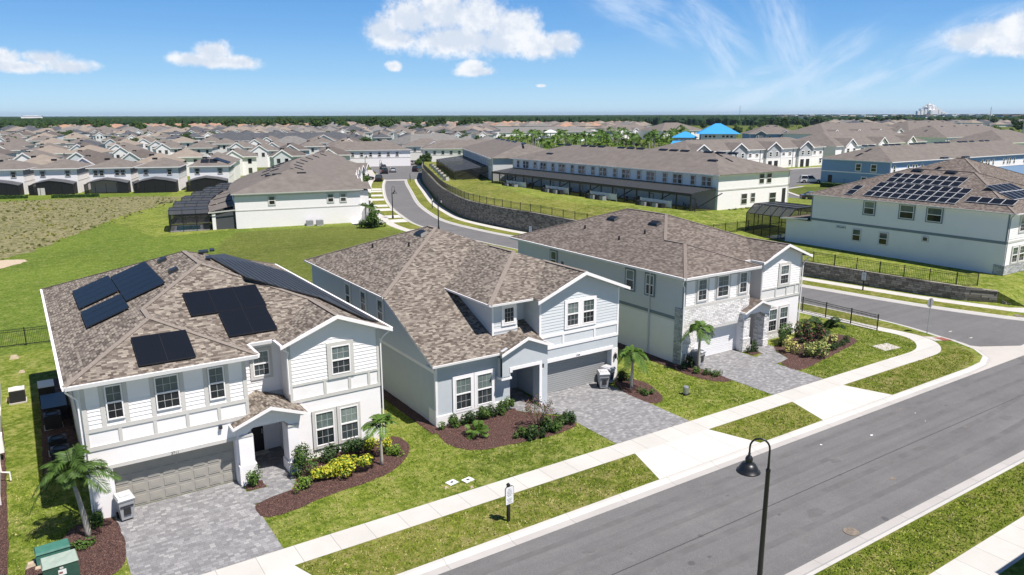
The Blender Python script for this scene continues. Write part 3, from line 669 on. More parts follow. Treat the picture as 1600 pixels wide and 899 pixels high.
def roof_vent(root, x, y, zf, sx=.5, sy=.5, h=.18):
    b = MB(root.location); z = zf(x,y); p = lambda X, Y, H: (X, Y, zf(X,Y)+H)
    b.hexa([p(x-sx/2,y-sy/2,0),p(x+sx/2,y-sy/2,0),p(x+sx/2,y+sy/2,0),p(x-sx/2,y+sy/2,0)], [p(x-sx/2*.8,y-sy/2*.8,h),p(x+sx/2*.8,y-sy/2*.8,h),p(x+sx/2*.8,y+sy/2*.8,h),p(x-sx/2*.8,y+sy/2*.8,h)], 'black_metal')
    return b.build('roof_vent', root)
# ------------------------------------------------------------------ the model with garage bump on the left, porch, gabled wing on the right
def house_gable_wing(X, Y, Z, name, label, S):
    root = thing(name, label, 'house', (X, Y, Z)); o = (X, Y, Z)
    P = lambda x, y, z=0: (X+x, Y+y, Z+z); wp = lambda pts: [(X+a, Y+b) for a, b in pts]
    BK = 20.2; EZ = 6.2; p = .38; gx0, gx1 = S.get('gar', (.85, 5.95))
    b = MB(o)
    g1 = [(0,0),(gx0,0),(gx0,.5),(gx1,.5),(gx1,0),(6.7,0),(6.7,3.1),(8.85,3.1),(8.85,.7),(13.6,.7),(13.6,BK),(0,BK)]
    g2 = [(0,0),(6.7,0),(6.7,3.1),(8.85,3.1),(8.85,.7),(13.6,.7),(13.6,BK),(0,BK)]
    g3 = [(0,0),(6.7,0),(6.7,2),(8.85,2),(8.85,.7),(13.6,.7),(13.6,BK),(0,BK)]
    b.prism(wp(g1), Z, Z+2.25, S['wall']); b.prism(wp(g2), Z+2.25, Z+3, S['wall']); b.prism(wp(g3), Z+3, Z+EZ+.05, S['wall2'])
    b.extr([P(8.85,.7,EZ+.04),P(13.6,.7,EZ+.04),P(13.6,.7,EZ+.33),P(11.3,.7,EZ+1.19),P(8.85,.7,EZ+.27)], (0,.2,0), S['wall2'])
    Ff = front(Y, X, Z); Fw = front(Y+.7, X, Z); Fr = front(Y+2, X, Z); Fs = west(X, Y, Z)
    # lap boards
    siding(b, Ff, [(.2,4.2),(6.5,4.2),(6.5,5.2),(.2,5.2)], S['board']) if not S.get('stone') else siding(b, Ff, [(.15,4.25),(6.6,4.25),(6.6,6.1),(.15,6.1)], S['board'])
    siding(b, Fw, [(9.0,4.1),(13.45,4.1),(13.45,6.5),(11.3,7.33),(9.0,6.45)], S['board'])
    siding(b, Fr, [(6.85,3.6),(8.75,3.6),(8.75,6.1),(6.85,6.1)], S['board'])
    siding(b, east(X+8.85, Y, Z), [(.7,3.6),(2,3.6),(2,6.1),(.7,6.1)], S['board'], out=.015) if False else None
    if S.get('side_board'): siding(b, Fs, [(0,3.3),(BK,3.3),(BK,EZ),(0,EZ)], S['side_board'], .2, .012)
    b.build('wall', root)
    # trim
    t = MB(o); T = S['trim']
    t.ob(Fs, 0, 3.15, 0, BK, 3.38, .03, S.get('side_trim', T))
    if S.get('stone'):
        t.ob(Ff, 0, 4.05, 0, 6.7, 4.2, .07, T)
        t.ob(Ff, 0, 4.2, 0, .1, EZ, .035, S['corner']); t.ob(Fs, 0, 3.38, 0, .14, EZ, .03, S['corner'])
        t.ob(Ff, .1, 5.95, 0, 6.7, 6.1, .03, S['corner'])
        for u in (1.0, 2.25, 2.95, 4.45, 5.25, 6.4): t.ob(Ff, u, 4.2, 0, u+.14, 5.95, .033, S['trim2'] if u not in () else T)
    else:
        t.ob(Ff, 0, 4.02, 0, 6.7, 4.2, .045, T); t.ob(Ff, 0, 3.2, 0, 6.7, 3.4, .045, T)
        for u in (0, 1.25, 2.62, 3.95, 5.3, 6.56): t.ob(Ff, u, 3.4, 0, u+.14, 4.02, .04, T)
        for u in (0, .68, 1.58+.0, 2.62, 3.83, 4.82, 5.74, 6.52): t.ob(Ff, u, 4.2, 0, u+.18, 6.12, .04, T)
        for u0, u1 in ((.18,.68),(1.76,2.62),(4.01,4.82),(5.92,6.52)): t.ob(Ff, u0, 5.2, 0, u1, 6.1, .03, 'siding_blue' if False else S['board'])
        t.ob(Ff, 0, 2.25, 0, 6.0, 2.42, .03, T)
    t.ob(Fw, 8.85, 4.02, 0, 13.6, 4.14, .045, T); t.ob(Fw, 8.85, 3.15, 0, 13.6, 3.33, .045, T)
    for u in (8.85, 10.55, 11.85, 12.9, 13.46): t.ob(Fw, u, 3.33, 0, u+.14, 4.02, .04, T)
    t.ob(Fw, 8.85, 4.14, 0, 8.99, 6.2, .04, T); t.ob(Fw, 13.46, 4.14, 0, 13.6, 6.2, .04, T)
    t.ob(Fr, 6.7, 3.35, 0, 8.85, 3.55, .04, T); t.ob(Fr, 6.7, 3.55, 0, 6.85, 6.1, .035, T)
    t.build('trim', root)
    # windows
    for u0, u1, c in ((.9,1.56,2),(2.82,3.8,3),(5.02,5.72,2)) if not S.get('stone') else ((1.25,2.12,2),(3.2,4.35,2),(5.5,6.3,2)):
        window(root, Ff, u0, u1, 4.45, 5.98, c, 2, T, .0 if not S.get('stone') else .08)
    window(root, Fw, 11.0, 12.0, 4.25, 5.75, 3, 2, T, .2)
    for u0 in (9.98, 11.28): window(root, Fw, u0, u0+.98, .62, 2.42, 3, 2, T, .14)
    window(root, Fr, 7.5, 8.3, 4.45, 5.75, 3, 2, T, .14)
    for (y0, y1, z0, z1) in S.get('side_windows', []): window(root, Fs, y0, y1, z0, z1, 1, 1, S.get('side_wtrim', T), .12)
    # garage, door, lamps
    garage_door(root, front(Y+.5, X, Z), gx0, gx1, 2.25, S['garage'], 4, 8, S.get('gstyle', 'panel'))
    d = MB(o); F = front(Y+3.1, X, Z); d.ob(F, 7.05, .05, 0, 8.0, 2.3, .06, S['door'])
    for v0, v1 in ((.3,1.0),(1.2,2.1)): d.ob(F, 7.2, v0, .06, 7.85, v1, .075, S['door'])
    dd = d.build('front_door', root); h = MB(o); h.ob(F, 7.9, 1.0, .06, 7.95, 1.25, .12, 'galv'); h.build('handle', dd)
    d = MB(o); d.ob(F, 6.9, 0, 0, 7.04, 2.45, .08, 'white_paint'); d.ob(F, 8.01, 0, 0, 8.15, 2.45, .08, 'white_paint'); d.ob(F, 7.04, 2.31, 0, 8.01, 2.45, .08, 'white_paint'); d.ob(F, 6.9, 0, 0, 8.15, .05, .5, 'plain_concrete'); d.build('door_frame', root)
    wall_lamp(root, Ff, 6.35, 1.85)
    if not S.get('stone'):
        b = MB(o); b.ob(Ff, 5.28, 3.0, 0, 5.42, 3.14, .16, 'dark_plastic'); b.build('security_camera', root)
    # porch: two pillars, gable front, own little roof
    b = MB(o); pm_ = S['pillar']
    b.box(*P(6.05,-.24,1.0), *P(6.72,.0,2.45), pm_); b.box(*P(5.98,-.32,0), *P(6.78,-.02,1.0), pm_); b.build('pillar', root); b = MB(o)
    b.box(*P(8.35,-.22,.55), *P(8.86,.7,2.45), pm_); b.box(*P(8.28,-.3,0), *P(8.87,.68,.55), pm_); b.build('pillar', root)
    b = MB(o); b.extr([P(6.05,-.2,2.46),P(6.35,-.2,2.46),P(6.75,-.2,2.75),P(8.2,-.2,2.75),P(8.5,-.2,2.46),P(8.84,-.2,2.46),P(9.1,-.2,3.1),P(7.55,-.2,3.70),P(6.0,-.2,3.1)], (0,.25,0), S['wall'])
    b.box(*P(6.1,-.27,2.40), *P(6.7,.02,2.5), T); b.box(*P(8.35,-.27,2.40), *P(8.85,.02,2.5), T)
    b.box(*P(6.72,.03,2.78), *P(8.84,3.05,2.84), 'white_paint'); b.build('porch_gable', root)
    b = MB(o); pz = 3.08; R = S['roof']; hh = .68
    b.roof([P(5.8,-.6,pz),P(7.55,-.6,pz+hh),P(7.55,2.0,pz+hh),P(6.7,2.0,pz+.34),P(6.7,0,pz+.34),P(5.8,0,pz)], R)
    b.roof([P(9.3,-.6,pz),P(7.55,-.6,pz+hh),P(7.55,2.0,pz+hh),P(8.85,2.0,pz+.17),P(8.85,.7,pz+.17),P(9.3,.7,pz)], R)
    b.extr([P(5.75,-.62,pz-.02),P(7.55,-.62,pz+hh),P(9.35,-.62,pz-.02),P(9.35,-.62,pz-.16),P(7.55,-.62,pz+hh-.17),P(5.75,-.62,pz-.16)], (0,.05,0), 'white_paint')
    b.box(*P(5.72,-.6,pz-.13), *P(5.8,0,pz-.01), 'white_paint'); b.box(*P(9.3,-.6,pz-.13), *P(9.38,.68,pz-.01), 'white_paint')
    b.build('porch_roof', root)
    # main roof, one mesh of sloped planes
    e = EZ+.16; q = lambda x, y, h: P(x, y, e+h)
    LX, RX, BX, WX, FY, MY, GY, BY = -.5, 14.1, 7.15, 8.5, -.5, 1.5, .2, BK+.5
    hw = (RX-LX)/2; rx = (RX+LX)/2; hb = (BX-LX)/2; bx = (BX+LX)/2; gw = (RX-WX)/2; gxm = (RX+WX)/2
    A = q(bx, FY+hb, hb*p); Bp = q(bx, MY+hb, hb*p); Cp = q(rx, MY+hw, hw*p); Dp = q(rx, BY-hw, hw*p); Ep = q(gxm, MY+gw, gw*p); Fp = q(gxm, GY, gw*p)
    b = MB(o)
    b.roof([q(LX,FY,0), A, Bp, Cp, Dp, q(LX,BY,0)], R)
    b.roof([q(LX,FY,0), q(BX,FY,0), A], R); b.roof([q(BX,FY,0), q(BX,MY,0), Bp, A], R)
    b.roof([q(BX,MY,0), q(WX,MY,0), Ep, Cp, Bp], R); b.roof([q(WX,GY,0), Fp, Ep, q(WX,MY,0)], R)
    b.roof([q(RX,GY,0), q(RX,BY,0), Dp, Cp, Ep, Fp], R); b.roof([q(RX,BY,0), q(LX,BY,0), Dp], R)
    sof = [(LX,FY),(BX,FY),(BX,MY),(WX,MY),(WX,.72),(RX,.72),(RX,BY),(LX,BY)]
    b.face([P(x,y,EZ+.06) for x, y in sof], 'white_paint')
    rf = b.build('roof', root)
    caps(rf, o, [(q(LX,FY,0),A),(A,q(BX,FY,0)),(A,Bp),(Bp,Cp),(Cp,Dp),(Cp,Ep),(Ep,Fp),(Dp,q(LX,BY,0)),(Dp,q(RX,BY,0))], S['cap'])
    b = MB(o)
    gutter(b, q(LX,BY,0), q(LX,FY,0), -XV); gutter(b, q(LX,FY,0), q(BX,FY,0), -YV); gutter(b, q(BX,FY,0), q(BX,MY,0), XV)
    gutter(b, q(BX,MY,0), q(WX,MY,0), -YV); gutter(b, q(WX,MY,0), q(WX,GY,0), -XV); gutter(b, q(RX,GY,0), q(RX,BY,0), XV); gutter(b, q(LX,BY,0), q(RX,BY,0), YV)
    b.build('gutter', root)
    b = MB(o)
    b.extr([q(WX-.1,GY-.02,-.05),q(gxm,GY-.02,gw*p+.03),q(RX+.1,GY-.02,-.05),q(RX+.1,GY-.02,-.22),q(gxm,GY-.02,gw*p-.17),q(WX-.1,GY-.02,-.22)], (0,.06,0), 'white_paint')
    b.build('rake_board', root)
    downspout(root, [P(-.5,-.35,6.1),P(-.3,-.12,5.8),P(-.1,-.08,5.6),P(-.1,-.08,.1)])
    downspout(root, [P(8.55,.35,6.1),P(8.85,.55,5.85),P(8.8,.62,5.6),P(8.8,.62,3.7)])
    downspout(root, [P(14.1,.4,6.15),P(13.75,.5,5.85),P(13.66,.6,5.6),P(13.66,.6,.1)])
    downspout(root, [P(9.1,-.4,2.95),P(9.05,.3,2.7),P(9.05,.62,2.5),P(9.05,.62,.1)])
    pl = dict(left=lambda x, y: Z+e+(x-X-LX)*p, bump=lambda x, y: Z+e+(y-Y-FY)*p, main=lambda x, y: Z+e+(y-Y-MY)*p, right=lambda x, y: Z+e+(X+RX-x)*p)
    return root, pl
S1 = dict(wall='stucco_white', wall2='white_paint', board='white_paint', trim='trim_grey', roof='shingle_multi', cap='ridge_cap', garage='garage_beige', door='door_black', pillar='stucco_white',
          side_windows=[(6,6.8,4.4,5.9),(12,12.8,4.4,5.9)])
H1, pl1 = house_gable_wing(1.15, 34.2, 0, 'two_storey_house', 'white two-storey house with beige garage door and solar panels, nearest on the left', S1)
letters(H1, '3711', front(34.2), 4.5, 2.27, .17, 'ink', .034)
L_ = pl1['left']
for i in range(4): solar_panel(H1, 2.06, 4.0, 44.88+i*1.22, 44.88+i*1.22+1.2, L_)
for i in range(6): solar_panel(H1, 4.04, 5.96, 42.0+i*1.17, 42.0+i*1.17+1.15, L_)
for i in range(3): solar_panel(H1, 2.06, 4.0, 40.5+i*1.17, 40.5+i*1.17+1.15, L_)
for i in range(2): solar_panel(H1, 3.47+i*1.15, 3.47+(i+1)*1.15-.006, 34.08, 36.07, pl1['bump'])
for i in range(3): solar_panel(H1, 6.45+i*1.22, 6.45+(i+1)*1.22-.006, 38.26, 40.22, pl1['main'])
for i in range(2): solar_panel(H1, 7.7+i*1.16, 7.7+(i+1)*1.16-.006, 36.25, 38.22, pl1['main'])
roof_vent(H1, 6.7, 47.5, L_, .5, .6); roof_vent(H1, 6.7, 43.9, L_, .5, .6)
def pool_mat(poly, zf, holes=0):
    b = MB(H1.location); t = [(x, y, zf(x,y)+.14) for x, y in poly]; u = [(x, y, zf(x,y)+.06) for x, y in poly]; n = len(poly)
    b.face(t, 'pool_mat')
    for i in range(n): j = (i+1) % n; b.face([u[i], u[j], t[j], t[i]], 'pool_mat')
    for k in range(13):
        x = 9.6+k*.38; y0 = 40.9-(x-9.6)*.9 if x < 11.2 else 39.6; y1 = 47.0+(x-9.2)*.9 if x < 12 else 49.6
        if x > 13.9: y0 = 34.6
        b.bar((x,y0+.3,zf(x,y0)+.155), (x,y1-.3,zf(x,y1)+.155), .03, .02, 'solar_frame')
    o = b.build('pool_heating_mat', H1); o['label'] = 'black ribbed pool heating mats across the right roof slope'; return o
pool_mat([(9.2,47.2),(9.75,40.6),(11.2,39.8),(13.2,39.3),(13.95,34.9),(14.75,34.8),(14.8,44),(14.7,49.7),(12.2,51.0),(11.0,51.2)], pl1['right'])
for x, y in ((9.0,48.4),(9.5,49.6),(10.3,51.7),(8.9,45.9)):
    b = MB(H1.location); zf = pl1['right']; b.bar((x,y-.4,zf(x,y)+.12),(x+.15,y+.4,zf(x,y)+.12),.3,.1,'solar_frame'); b.build('mat_header_pipe', H1)
# third house: same plan, stone over the garage, slate trims
S3 = dict(wall='stucco_white', wall2='wall_pale', board='white_paint', trim='trim_grey', trim2='trim_grey', roof='shingle_brown', cap='ridge_cap_brown', garage='garage_white', door='door_black', pillar='ledge_stone',
          gstyle='ribs', stone=True, corner='slate_trim', side_trim='slate_trim', gar=(1.4, 6.1), side_board='wall_side',
          side_windows=[(2.9,3.7,4.45,5.9),(4.95,5.8,4.45,5.9),(14.4,15.2,4.45,5.9)], side_wtrim='slate_trim')
H3, pl3 = house_gable_wing(37.0, 34.75, 0, 'two_storey_house', 'white two-storey house with ledge stone above its white garage door, beside the corner fence', S3)
b = MB(H3.location); Ff3 = front(34.75, 37.0, 0); Fs3 = west(37.0, 34.75, 0)
b.ob(Ff3, -.04, 2.45, 0, 6.7, 4.05, .06, 'ledge_stone'); b.ob(Ff3, -.04, 0, 0, 1.38, 2.45, .06, 'ledge_stone'); b.ob(Ff3, 6.12, 0, 0, 6.7, 2.45, .055, 'ledge_stone')
b.ob(Ff3, 1.38, 2.25, 0, 6.12, 2.44, .05, 'trim_grey'); b.ob(Fs3, 0, 0, 0, .75, 4.05, .06, 'ledge_grey'); b.ob(front(35.45,37.0,0), 9.0, 0, 0, 13.6, .5, .06, 'ledge_stone')
b.build('stone_facing', H3)
downspout(H3, [(36.95,38.0,6.1),(36.9,38.0,5.9),(36.9,38.0,.1)], 'wall_side', .06)
def meter_pipes(root, x, y):
    b = MB(root.location); b.tube([(x-.05,y,3.9),(x-.05,y,1.4)], .05, 'wall_side', 6); b.tube([(x-.05,y+.4,3.9),(x-.05,y+.4,1.4)], .05, 'wall_side', 6); b.box(x-.16,y-.25,.7,x,y+.3,1.5,'bin_grey'); b.box(x-.14,y-1.5,.9,x,y-1.0,1.5,'wall_side'); return b.build('meter_box', root)
meter_pipes(H3, 37.0, 43.2)
for x, y in ((42.1,43.1),(41.8,47.8)): roof_vent(H3, x, y, pl3['left'], .55, 1.1, .2)
for x, y in ((39.2,44),(40.6,42.6),(39.8,49)): roof_vent(H3, x, y, pl3['left'], .12, .12, .3)
# ------------------------------------------------------------------ second house: low room and long front slope, dormer, gabled garage wing
def house_two():
    X0 = 18.0; root = thing('two_storey_house', 'pale blue-grey two-storey house with long front roof slope and grey garage door, in the middle', 'house', (X0, 34.9, 0)); o = root.location
    p = .42; ze = 3.75; T = 'white_paint'; SB = 'siding_blue'
    b = MB(o)
    b.prism([(18,34.9),(22.9,34.9),(22.9,37.6),(25.2,37.6),(25.2,35.2),(25.75,35.2),(25.75,35.7),(31.0,35.7),(31.0,35.2),(31.5,35.2),(31.5,54.7),(18,54.7)], 0, 2.2, 'stucco_blue')
    b.prism([(18,34.9),(22.9,34.9),(22.9,37.6),(25.2,37.6),(25.2,35.2),(31.5,35.2),(31.5,54.7),(18,54.7)], 2.2, 3.15, 'stucco_blue')
    b.box(18.0,34.9,3.14,22.9,35.1,3.86,'stucco_blue'); b.box(22.9,34.95,3.14,25.2,35.1,3.9,'stucco_blue')
    # upper storey: side wall with its sloping top, body, dormer and garage wing
    b.extr([(18,34.9,3.15),(18,54.7,3.15),(18,54.7,6.3),(18,40.85,6.3),(18,34.95,3.76)], (1.0,0,0), 'siding_blue')
    b.prism([(19.0,41.5),(31.5,41.5),(31.5,54.7),(19.0,54.7)], 3.15, 6.3, 'siding_blue')
    b.prism([(22.3,35.9),(24.1,35.9),(24.1,36.8),(25.2,36.8),(25.2,35.2),(31.5,35.2),(31.5,42),(22.3,42)], 3.15, 6.3, SB)
    b.extr([(25.2,35.2,6.28),(31.5,35.2,6.28),(31.5,35.2,6.46),(28.35,35.2,7.62),(25.2,35.2,6.46)], (0,.2,0), SB)
    Fg = front(35.2); Fd = front(35.9); Fs = west(18.0)
    siding(b, Fg, [(25.35,4.0),(31.35,4.0),(31.35,6.45),(28.35,7.55),(25.35,6.45)], SB)
    siding(b, Fd, [(22.4,4.5),(24.0,4.5),(24.0,6.2),(22.4,6.2)], SB, out=.015)
    siding(b, Fs, [(35.0,3.3),(54.7,3.3),(54.7,6.25),(40.85,6.25),(35.0,3.72)], SB, .2, .014)
    siding(b, (Vector((25.2,0,0)), YV, -XV), [(35.2,3.9),(36.8,3.9),(36.8,6.2),(35.2,6.2)], SB, out=.014)
    b.build('wall', root)
    t = MB(o)
    t.ob(Fs, 34.9, 3.12, 0, 54.7, 3.32, .035, T); t.ob(Fg, 25.2, 3.82, 0, 31.5, 4.0, .045, T); t.ob(Fg, 25.2, 3.05, 0, 31.5, 3.22, .045, T)
    for u in (25.2, 26.95, 29.45, 31.36): t.ob(Fg, u, 3.22, 0, u+.14, 3.82, .04, T)
    t.ob(Fg, 25.2, 0, 0, 25.34, 3.05, .04, T); t.ob(Fg, 25.2, 4.0, 0, 25.34, 6.25, .04, T); t.ob(Fg, 31.36, 4.0, 0, 31.5, 6.25, .04, T)
    t.ob(Fg, 25.6, 2.2, 0, 31.1, 2.42, .05, T); t.ob(Fg, 31.0, 0, 0, 31.5, 2.2, .04, T); t.ob(Fg, 25.6, 0, 0, 25.75, 2.2, .05, T)
    Fl = front(34.9)
    t.ob(Fl, 18.0, 0, 0, 22.9, .62, .06, T); t.ob(Fl, 17.97, .62, 0, 18.1, 3.6, .035, T); t.ob(Fs, 34.87, 0, 0, 35.7, .95, .05, T); t.ob(Fs, 34.9, .95, 0, 35.03, 3.12, .03, T)
    t.ob(Fd, 22.3, 4.3, 0, 22.42, 6.25, .035, T); t.ob(Fd, 22.42, 4.55, 0, 24.1, 4.68, .033, T)
    t.build('trim', root)
    for u0, w0 in ((19.2,.16), (20.6,.161)): window(root, Fl, u0, u0+1.05, .72, 2.6, 3, 2, T, w0)
    for u0 in (27.25, 28.5): window(root, Fg, u0, u0+.92, 4.28, 5.82, 3, 2, T, .16)
    window(root, Fd, 23.1, 23.85, 4.98, 5.95, 3, 3, T, .14, sash=False)
    for y0 in (41.55, 44.25, 46.95): window(root, Fs, y0, y0+.82, 4.35, 5.9, 1, 1, T, .09)
    garage_door(root, front(35.7), 25.75, 31.0, 2.2, 'garage_grey', 4, 8, 'ribs')
    d = MB(o); F = front(37.6); d.ob(F, 23.2, .05, 0, 24.15, 2.3, .06, 'door_teal'); d.ob(F, 23.35, .3, .06, 24.0, 2.0, .075, 'door_teal'); dd = d.build('front_door', root)
    h = MB(o); h.ob(F, 24.02, 1.0, .06, 24.08, 1.25, .12, 'galv'); h.build('handle', dd)
    d = MB(o); d.ob(F, 23.04, 0, 0, 23.18, 2.45, .08, T); d.ob(F, 24.17, 0, 0, 24.6, 2.45, .08, T); d.ob(F, 23.18, 2.31, 0, 24.17, 2.45, .08, T); d.build('door_frame', root)
    wall_lamp(root, Fg, 25.45, 1.85); wall_lamp(root, Fg, 31.25, 1.7)
    letters(root, '3709', Fg, 28.2, 2.24, .15, 'ink', .055)
    # porch
    b = MB(o)
    b.box(22.0,34.35,2.2,22.6,34.95,3.4,'stucco_blue'); b.box(21.95,34.3,2.1,22.65,34.9,2.22,T)
    b.extr([(22.55,34.3,2.6),(24.95,34.3,2.6),(24.95,34.3,2.3),(25.2,34.3,2.3),(25.2,34.3,3.84),(23.65,34.3,4.44),(22.0,34.3,3.84),(22.0,34.3,2.3),(22.55,34.3,2.3)], (0,.22,0), 'stucco_blue')
    b.extr([(22.5,34.27,2.5),(22.68,34.27,2.5),(22.68,34.27,2.62),(24.6,34.27,2.62),(24.6,34.27,0),(24.78,34.27,0),(24.78,34.27,2.8),(22.5,34.27,2.8)], (0,.03,0), T)
    b.box(24.78,34.3,0,25.2,35.2,2.3,'stucco_blue'); b.box(22.6,34.9,2.66,25.2,37.6,2.7,T)
    b.build('porch_gable', root)
    # roof
    R = 'shingle_blend'; b = MB(o); Lx, Rx, Fy, By = 17.6, 31.9, 34.45, 55.1; e = 6.36
    yk = Fy+(e-ze)/p                         # where the long slope reaches the upper eave
    xa = (Lx+Rx)/2; za = e+(xa-Lx)*p*.93; pl_ = (za-e)/(xa-Lx); yf = Fy+(za-ze)/p; yb = By-(za-e)/.42
    yb = max(yb, yf+.3)
    b.roof([(Lx,Fy,ze),(25.2,Fy,ze),(25.2,yk,e),(Rx,yk,e),(xa,yf,za),(Lx,yk,e)], R)
    b.roof([(Lx,yk,e),(xa,yf,za),(xa,yb,za),(Lx,By,e)], R); b.roof([(Rx,yk,e),(xa,yf,za),(xa,yb,za),(Rx,By,e)], R); b.roof([(Lx,By,e),(Rx,By,e),(xa,yb,za)], R)
    b.face([(Lx,yk,e-.08),(Lx,By,e-.08),(18.3,By,e-.08),(18.3,yk,e-.08)], T); b.face([(Lx,Fy,ze-.1),(25.2,Fy,ze-.1),(25.2,35.2,ze-.1),(Lx,35.2,ze-.1)], T)
    b.extr([(Lx+.02,Fy,ze-.02),(Lx+.02,yk,e-.02),(Lx+.02,yk,e-.15),(Lx+.02,Fy,ze-.15)], (.42,0,0), T)
    # dormer block roof (hip) and gable over the garage
    dx0, dx1, dy = 21.85, 31.75, 35.35; dm = (dx0+dx1)/2; q = .38; dz = e+.02+(dm-dx0)*q; yy = dy+(dm-dx0)
    gx0, gx1, gy = 24.85, 31.85, 34.65; gm = (gx0+gx1)/2; gz = e+.01+(gm-gx0)*q
    b.roof([(dx0,dy,e+.02),(dm,yy,dz),(dm,yy+5,dz),(dx0,42.6,e+.02)], R); b.roof([(dx0,dy,e+.02),(gx0,dy,e+.02),(gm,dy+(gm-gx0),gz),(dm,yy,dz)], R)
    b.roof([(dx1,dy,e+.02),(dm,yy,dz),(dm,yy+5,dz),(dx1,42.6,e+.02)], R)
    b.roof([(gx0,gy,e+.01),(gm,gy,gz),(gm,dy+gm-gx0+.4,gz),(gx0,dy,e+.01)], R); b.roof([(gx1,gy,e+.01),(gm,gy,gz),(gm,dy+gm-gx0+.8,gz),(gx1,dy+3.4,e+.01)], R)
    b.face([(dx0,dy,e-.06),(gx0,dy,e-.06),(gx0,35.22,e-.06),(gx1,35.22,e-.06),(gx1,42,e-.06),(dx0,42,e-.06)], T)
    rf = b.build('roof', root)
    caps(rf, o, [((Lx,yk,e),(xa,yf,za)),((xa,yf,za),(xa,yb,za)),((xa,yb,za),(Lx,By,e)),((xa,yb,za),(Rx,By,e)),((dx0,dy,e+.02),(dm,yy,dz)),((dm,yy,dz),(dm,yy+3,dz)),((gm,gy,gz),(gm,dy+gm-gx0+.4,gz))], 'ridge_cap', .34)
    b = MB(o)
    gutter(b, (Lx,By,e), (Lx,yk,e), -XV, h=.12, w=.06); gutter(b, (Lx,Fy,ze), (22.0,Fy,ze), -YV, h=.12, w=.06); gutter(b, (dx0,dy,e+.02), (gx0,dy,e+.02), -YV, h=.12, w=.06); gutter(b, (dx0,42.6,e+.02), (dx0,dy,e+.02), -XV, h=.12, w=.06)
    gutter(b, (Rx,By,e),(Rx,dy,e), XV, h=.12, w=.06); b.build('gutter', root)
    b = MB(o); b.extr([(gx0-.1,gy-.02,e-.05),(gm,gy-.02,gz+.03),(gx1+.1,gy-.02,e-.05),(gx1+.1,gy-.02,e-.24),(gm,gy-.02,gz-.18),(gx0-.1,gy-.02,e-.24)], (0,.06,0), T); b.build('rake_board', root)
    # porch roof
    b = MB(o); m_ = 23.65; z0 = 3.78; z1 = 4.5
    b.roof([(21.9,34.05,z0),(m_,34.05,z1),(m_,36.3,z1),(21.9,34.6,z0)], R); b.roof([(25.4,34.05,z0),(m_,34.05,z1),(m_,36.3,z1),(25.2,36.3,z0+.1),(25.2,35.2,z0+.1),(25.4,35.2,z0)], R)
    b.extr([(21.82,34.03,z0-.03),(m_,34.03,z1+.02),(25.48,34.03,z0-.03),(25.48,34.03,z0-.19),(m_,34.03,z1-.16),(21.82,34.03,z0-.19)], (0,.05,0), T); b.box(25.4,34.05,z0-.14,25.48,35.15,z0-.02,T)
    b.build('porch_roof', root)
    fl = lambda x, y: e+(By-y)*.42
    roof_vent(root, 23.7, 47.6, lambda x, y: e+(x-Lx)*pl_, .6, 1.2, .2); roof_vent(root, 29.2, 38.2, lambda x, y: gz-(x-gm)*q, .14, .14, .3)
    roof_vent(root, 21.0, 50, lambda x, y: e+(x-Lx)*pl_, .12, .12, .3); roof_vent(root, 22.2, 46.5, lambda x, y: e+(x-Lx)*pl_, .12, .12, .3)
    return root
H2 = house_two()
# ------------------------------------------------------------------ hip roof on a rectangle, local helper
def hip(b, x0, x1, y0, y1, z, p, m, T=None, gable=()):
    w, l = x1-x0, y1-y0; T = T or (lambda x, y, z: (x, y, z))
    if l >= w:
        h = w/2; a = y0+(0 if 'y0' in gable else h); c = y1-(0 if 'y1' in gable else h); xm = (x0+x1)/2; zz = z+h*p
        b.roof([T(x0,y0,z),T(xm,a,zz),T(xm,c,zz),T(x0,y1,z)], m); b.roof([T(x1,y0,z),T(xm,a,zz),T(xm,c,zz),T(x1,y1,z)], m)
        if 'y0' not in gable: b.roof([T(x0,y0,z),T(x1,y0,z),T(xm,a,zz)], m)
        if 'y1' not in gable: b.roof([T(x0,y1,z),T(x1,y1,z),T(xm,c,zz)], m)
        return [(T(x0,y0,z),T(xm,a,zz)),(T(x1,y0,z),T(xm,a,zz)),(T(xm,a,zz),T(xm,c,zz)),(T(xm,c,zz),T(x0,y1,z)),(T(xm,c,zz),T(x1,y1,z))]
    h = l/2; a = x0+(0 if 'x0' in gable else h); c = x1-(0 if 'x1' in gable else h); ym = (y0+y1)/2; zz = z+h*p
    b.roof([T(x0,y0,z),T(x1,y0,z),T(c,ym,zz),T(a,ym,zz)], m); b.roof([T(x0,y1,z),T(x1,y1,z),T(c,ym,zz),T(a,ym,zz)], m)
    if 'x0' not in gable: b.roof([T(x0,y0,z),T(x0,y1,z),T(a,ym,zz)], m)
    if 'x1' not in gable: b.roof([T(x1,y0,z),T(x1,y1,z),T(c,ym,zz)], m)
    return [(T(x0,y0,z),T(a,ym,zz)),(T(x0,y1,z),T(a,ym,zz)),(T(a,ym,zz),T(c,ym,zz)),(T(c,ym,zz),T(x1,y0,z)),(T(c,ym,zz),T(x1,y1,z))]
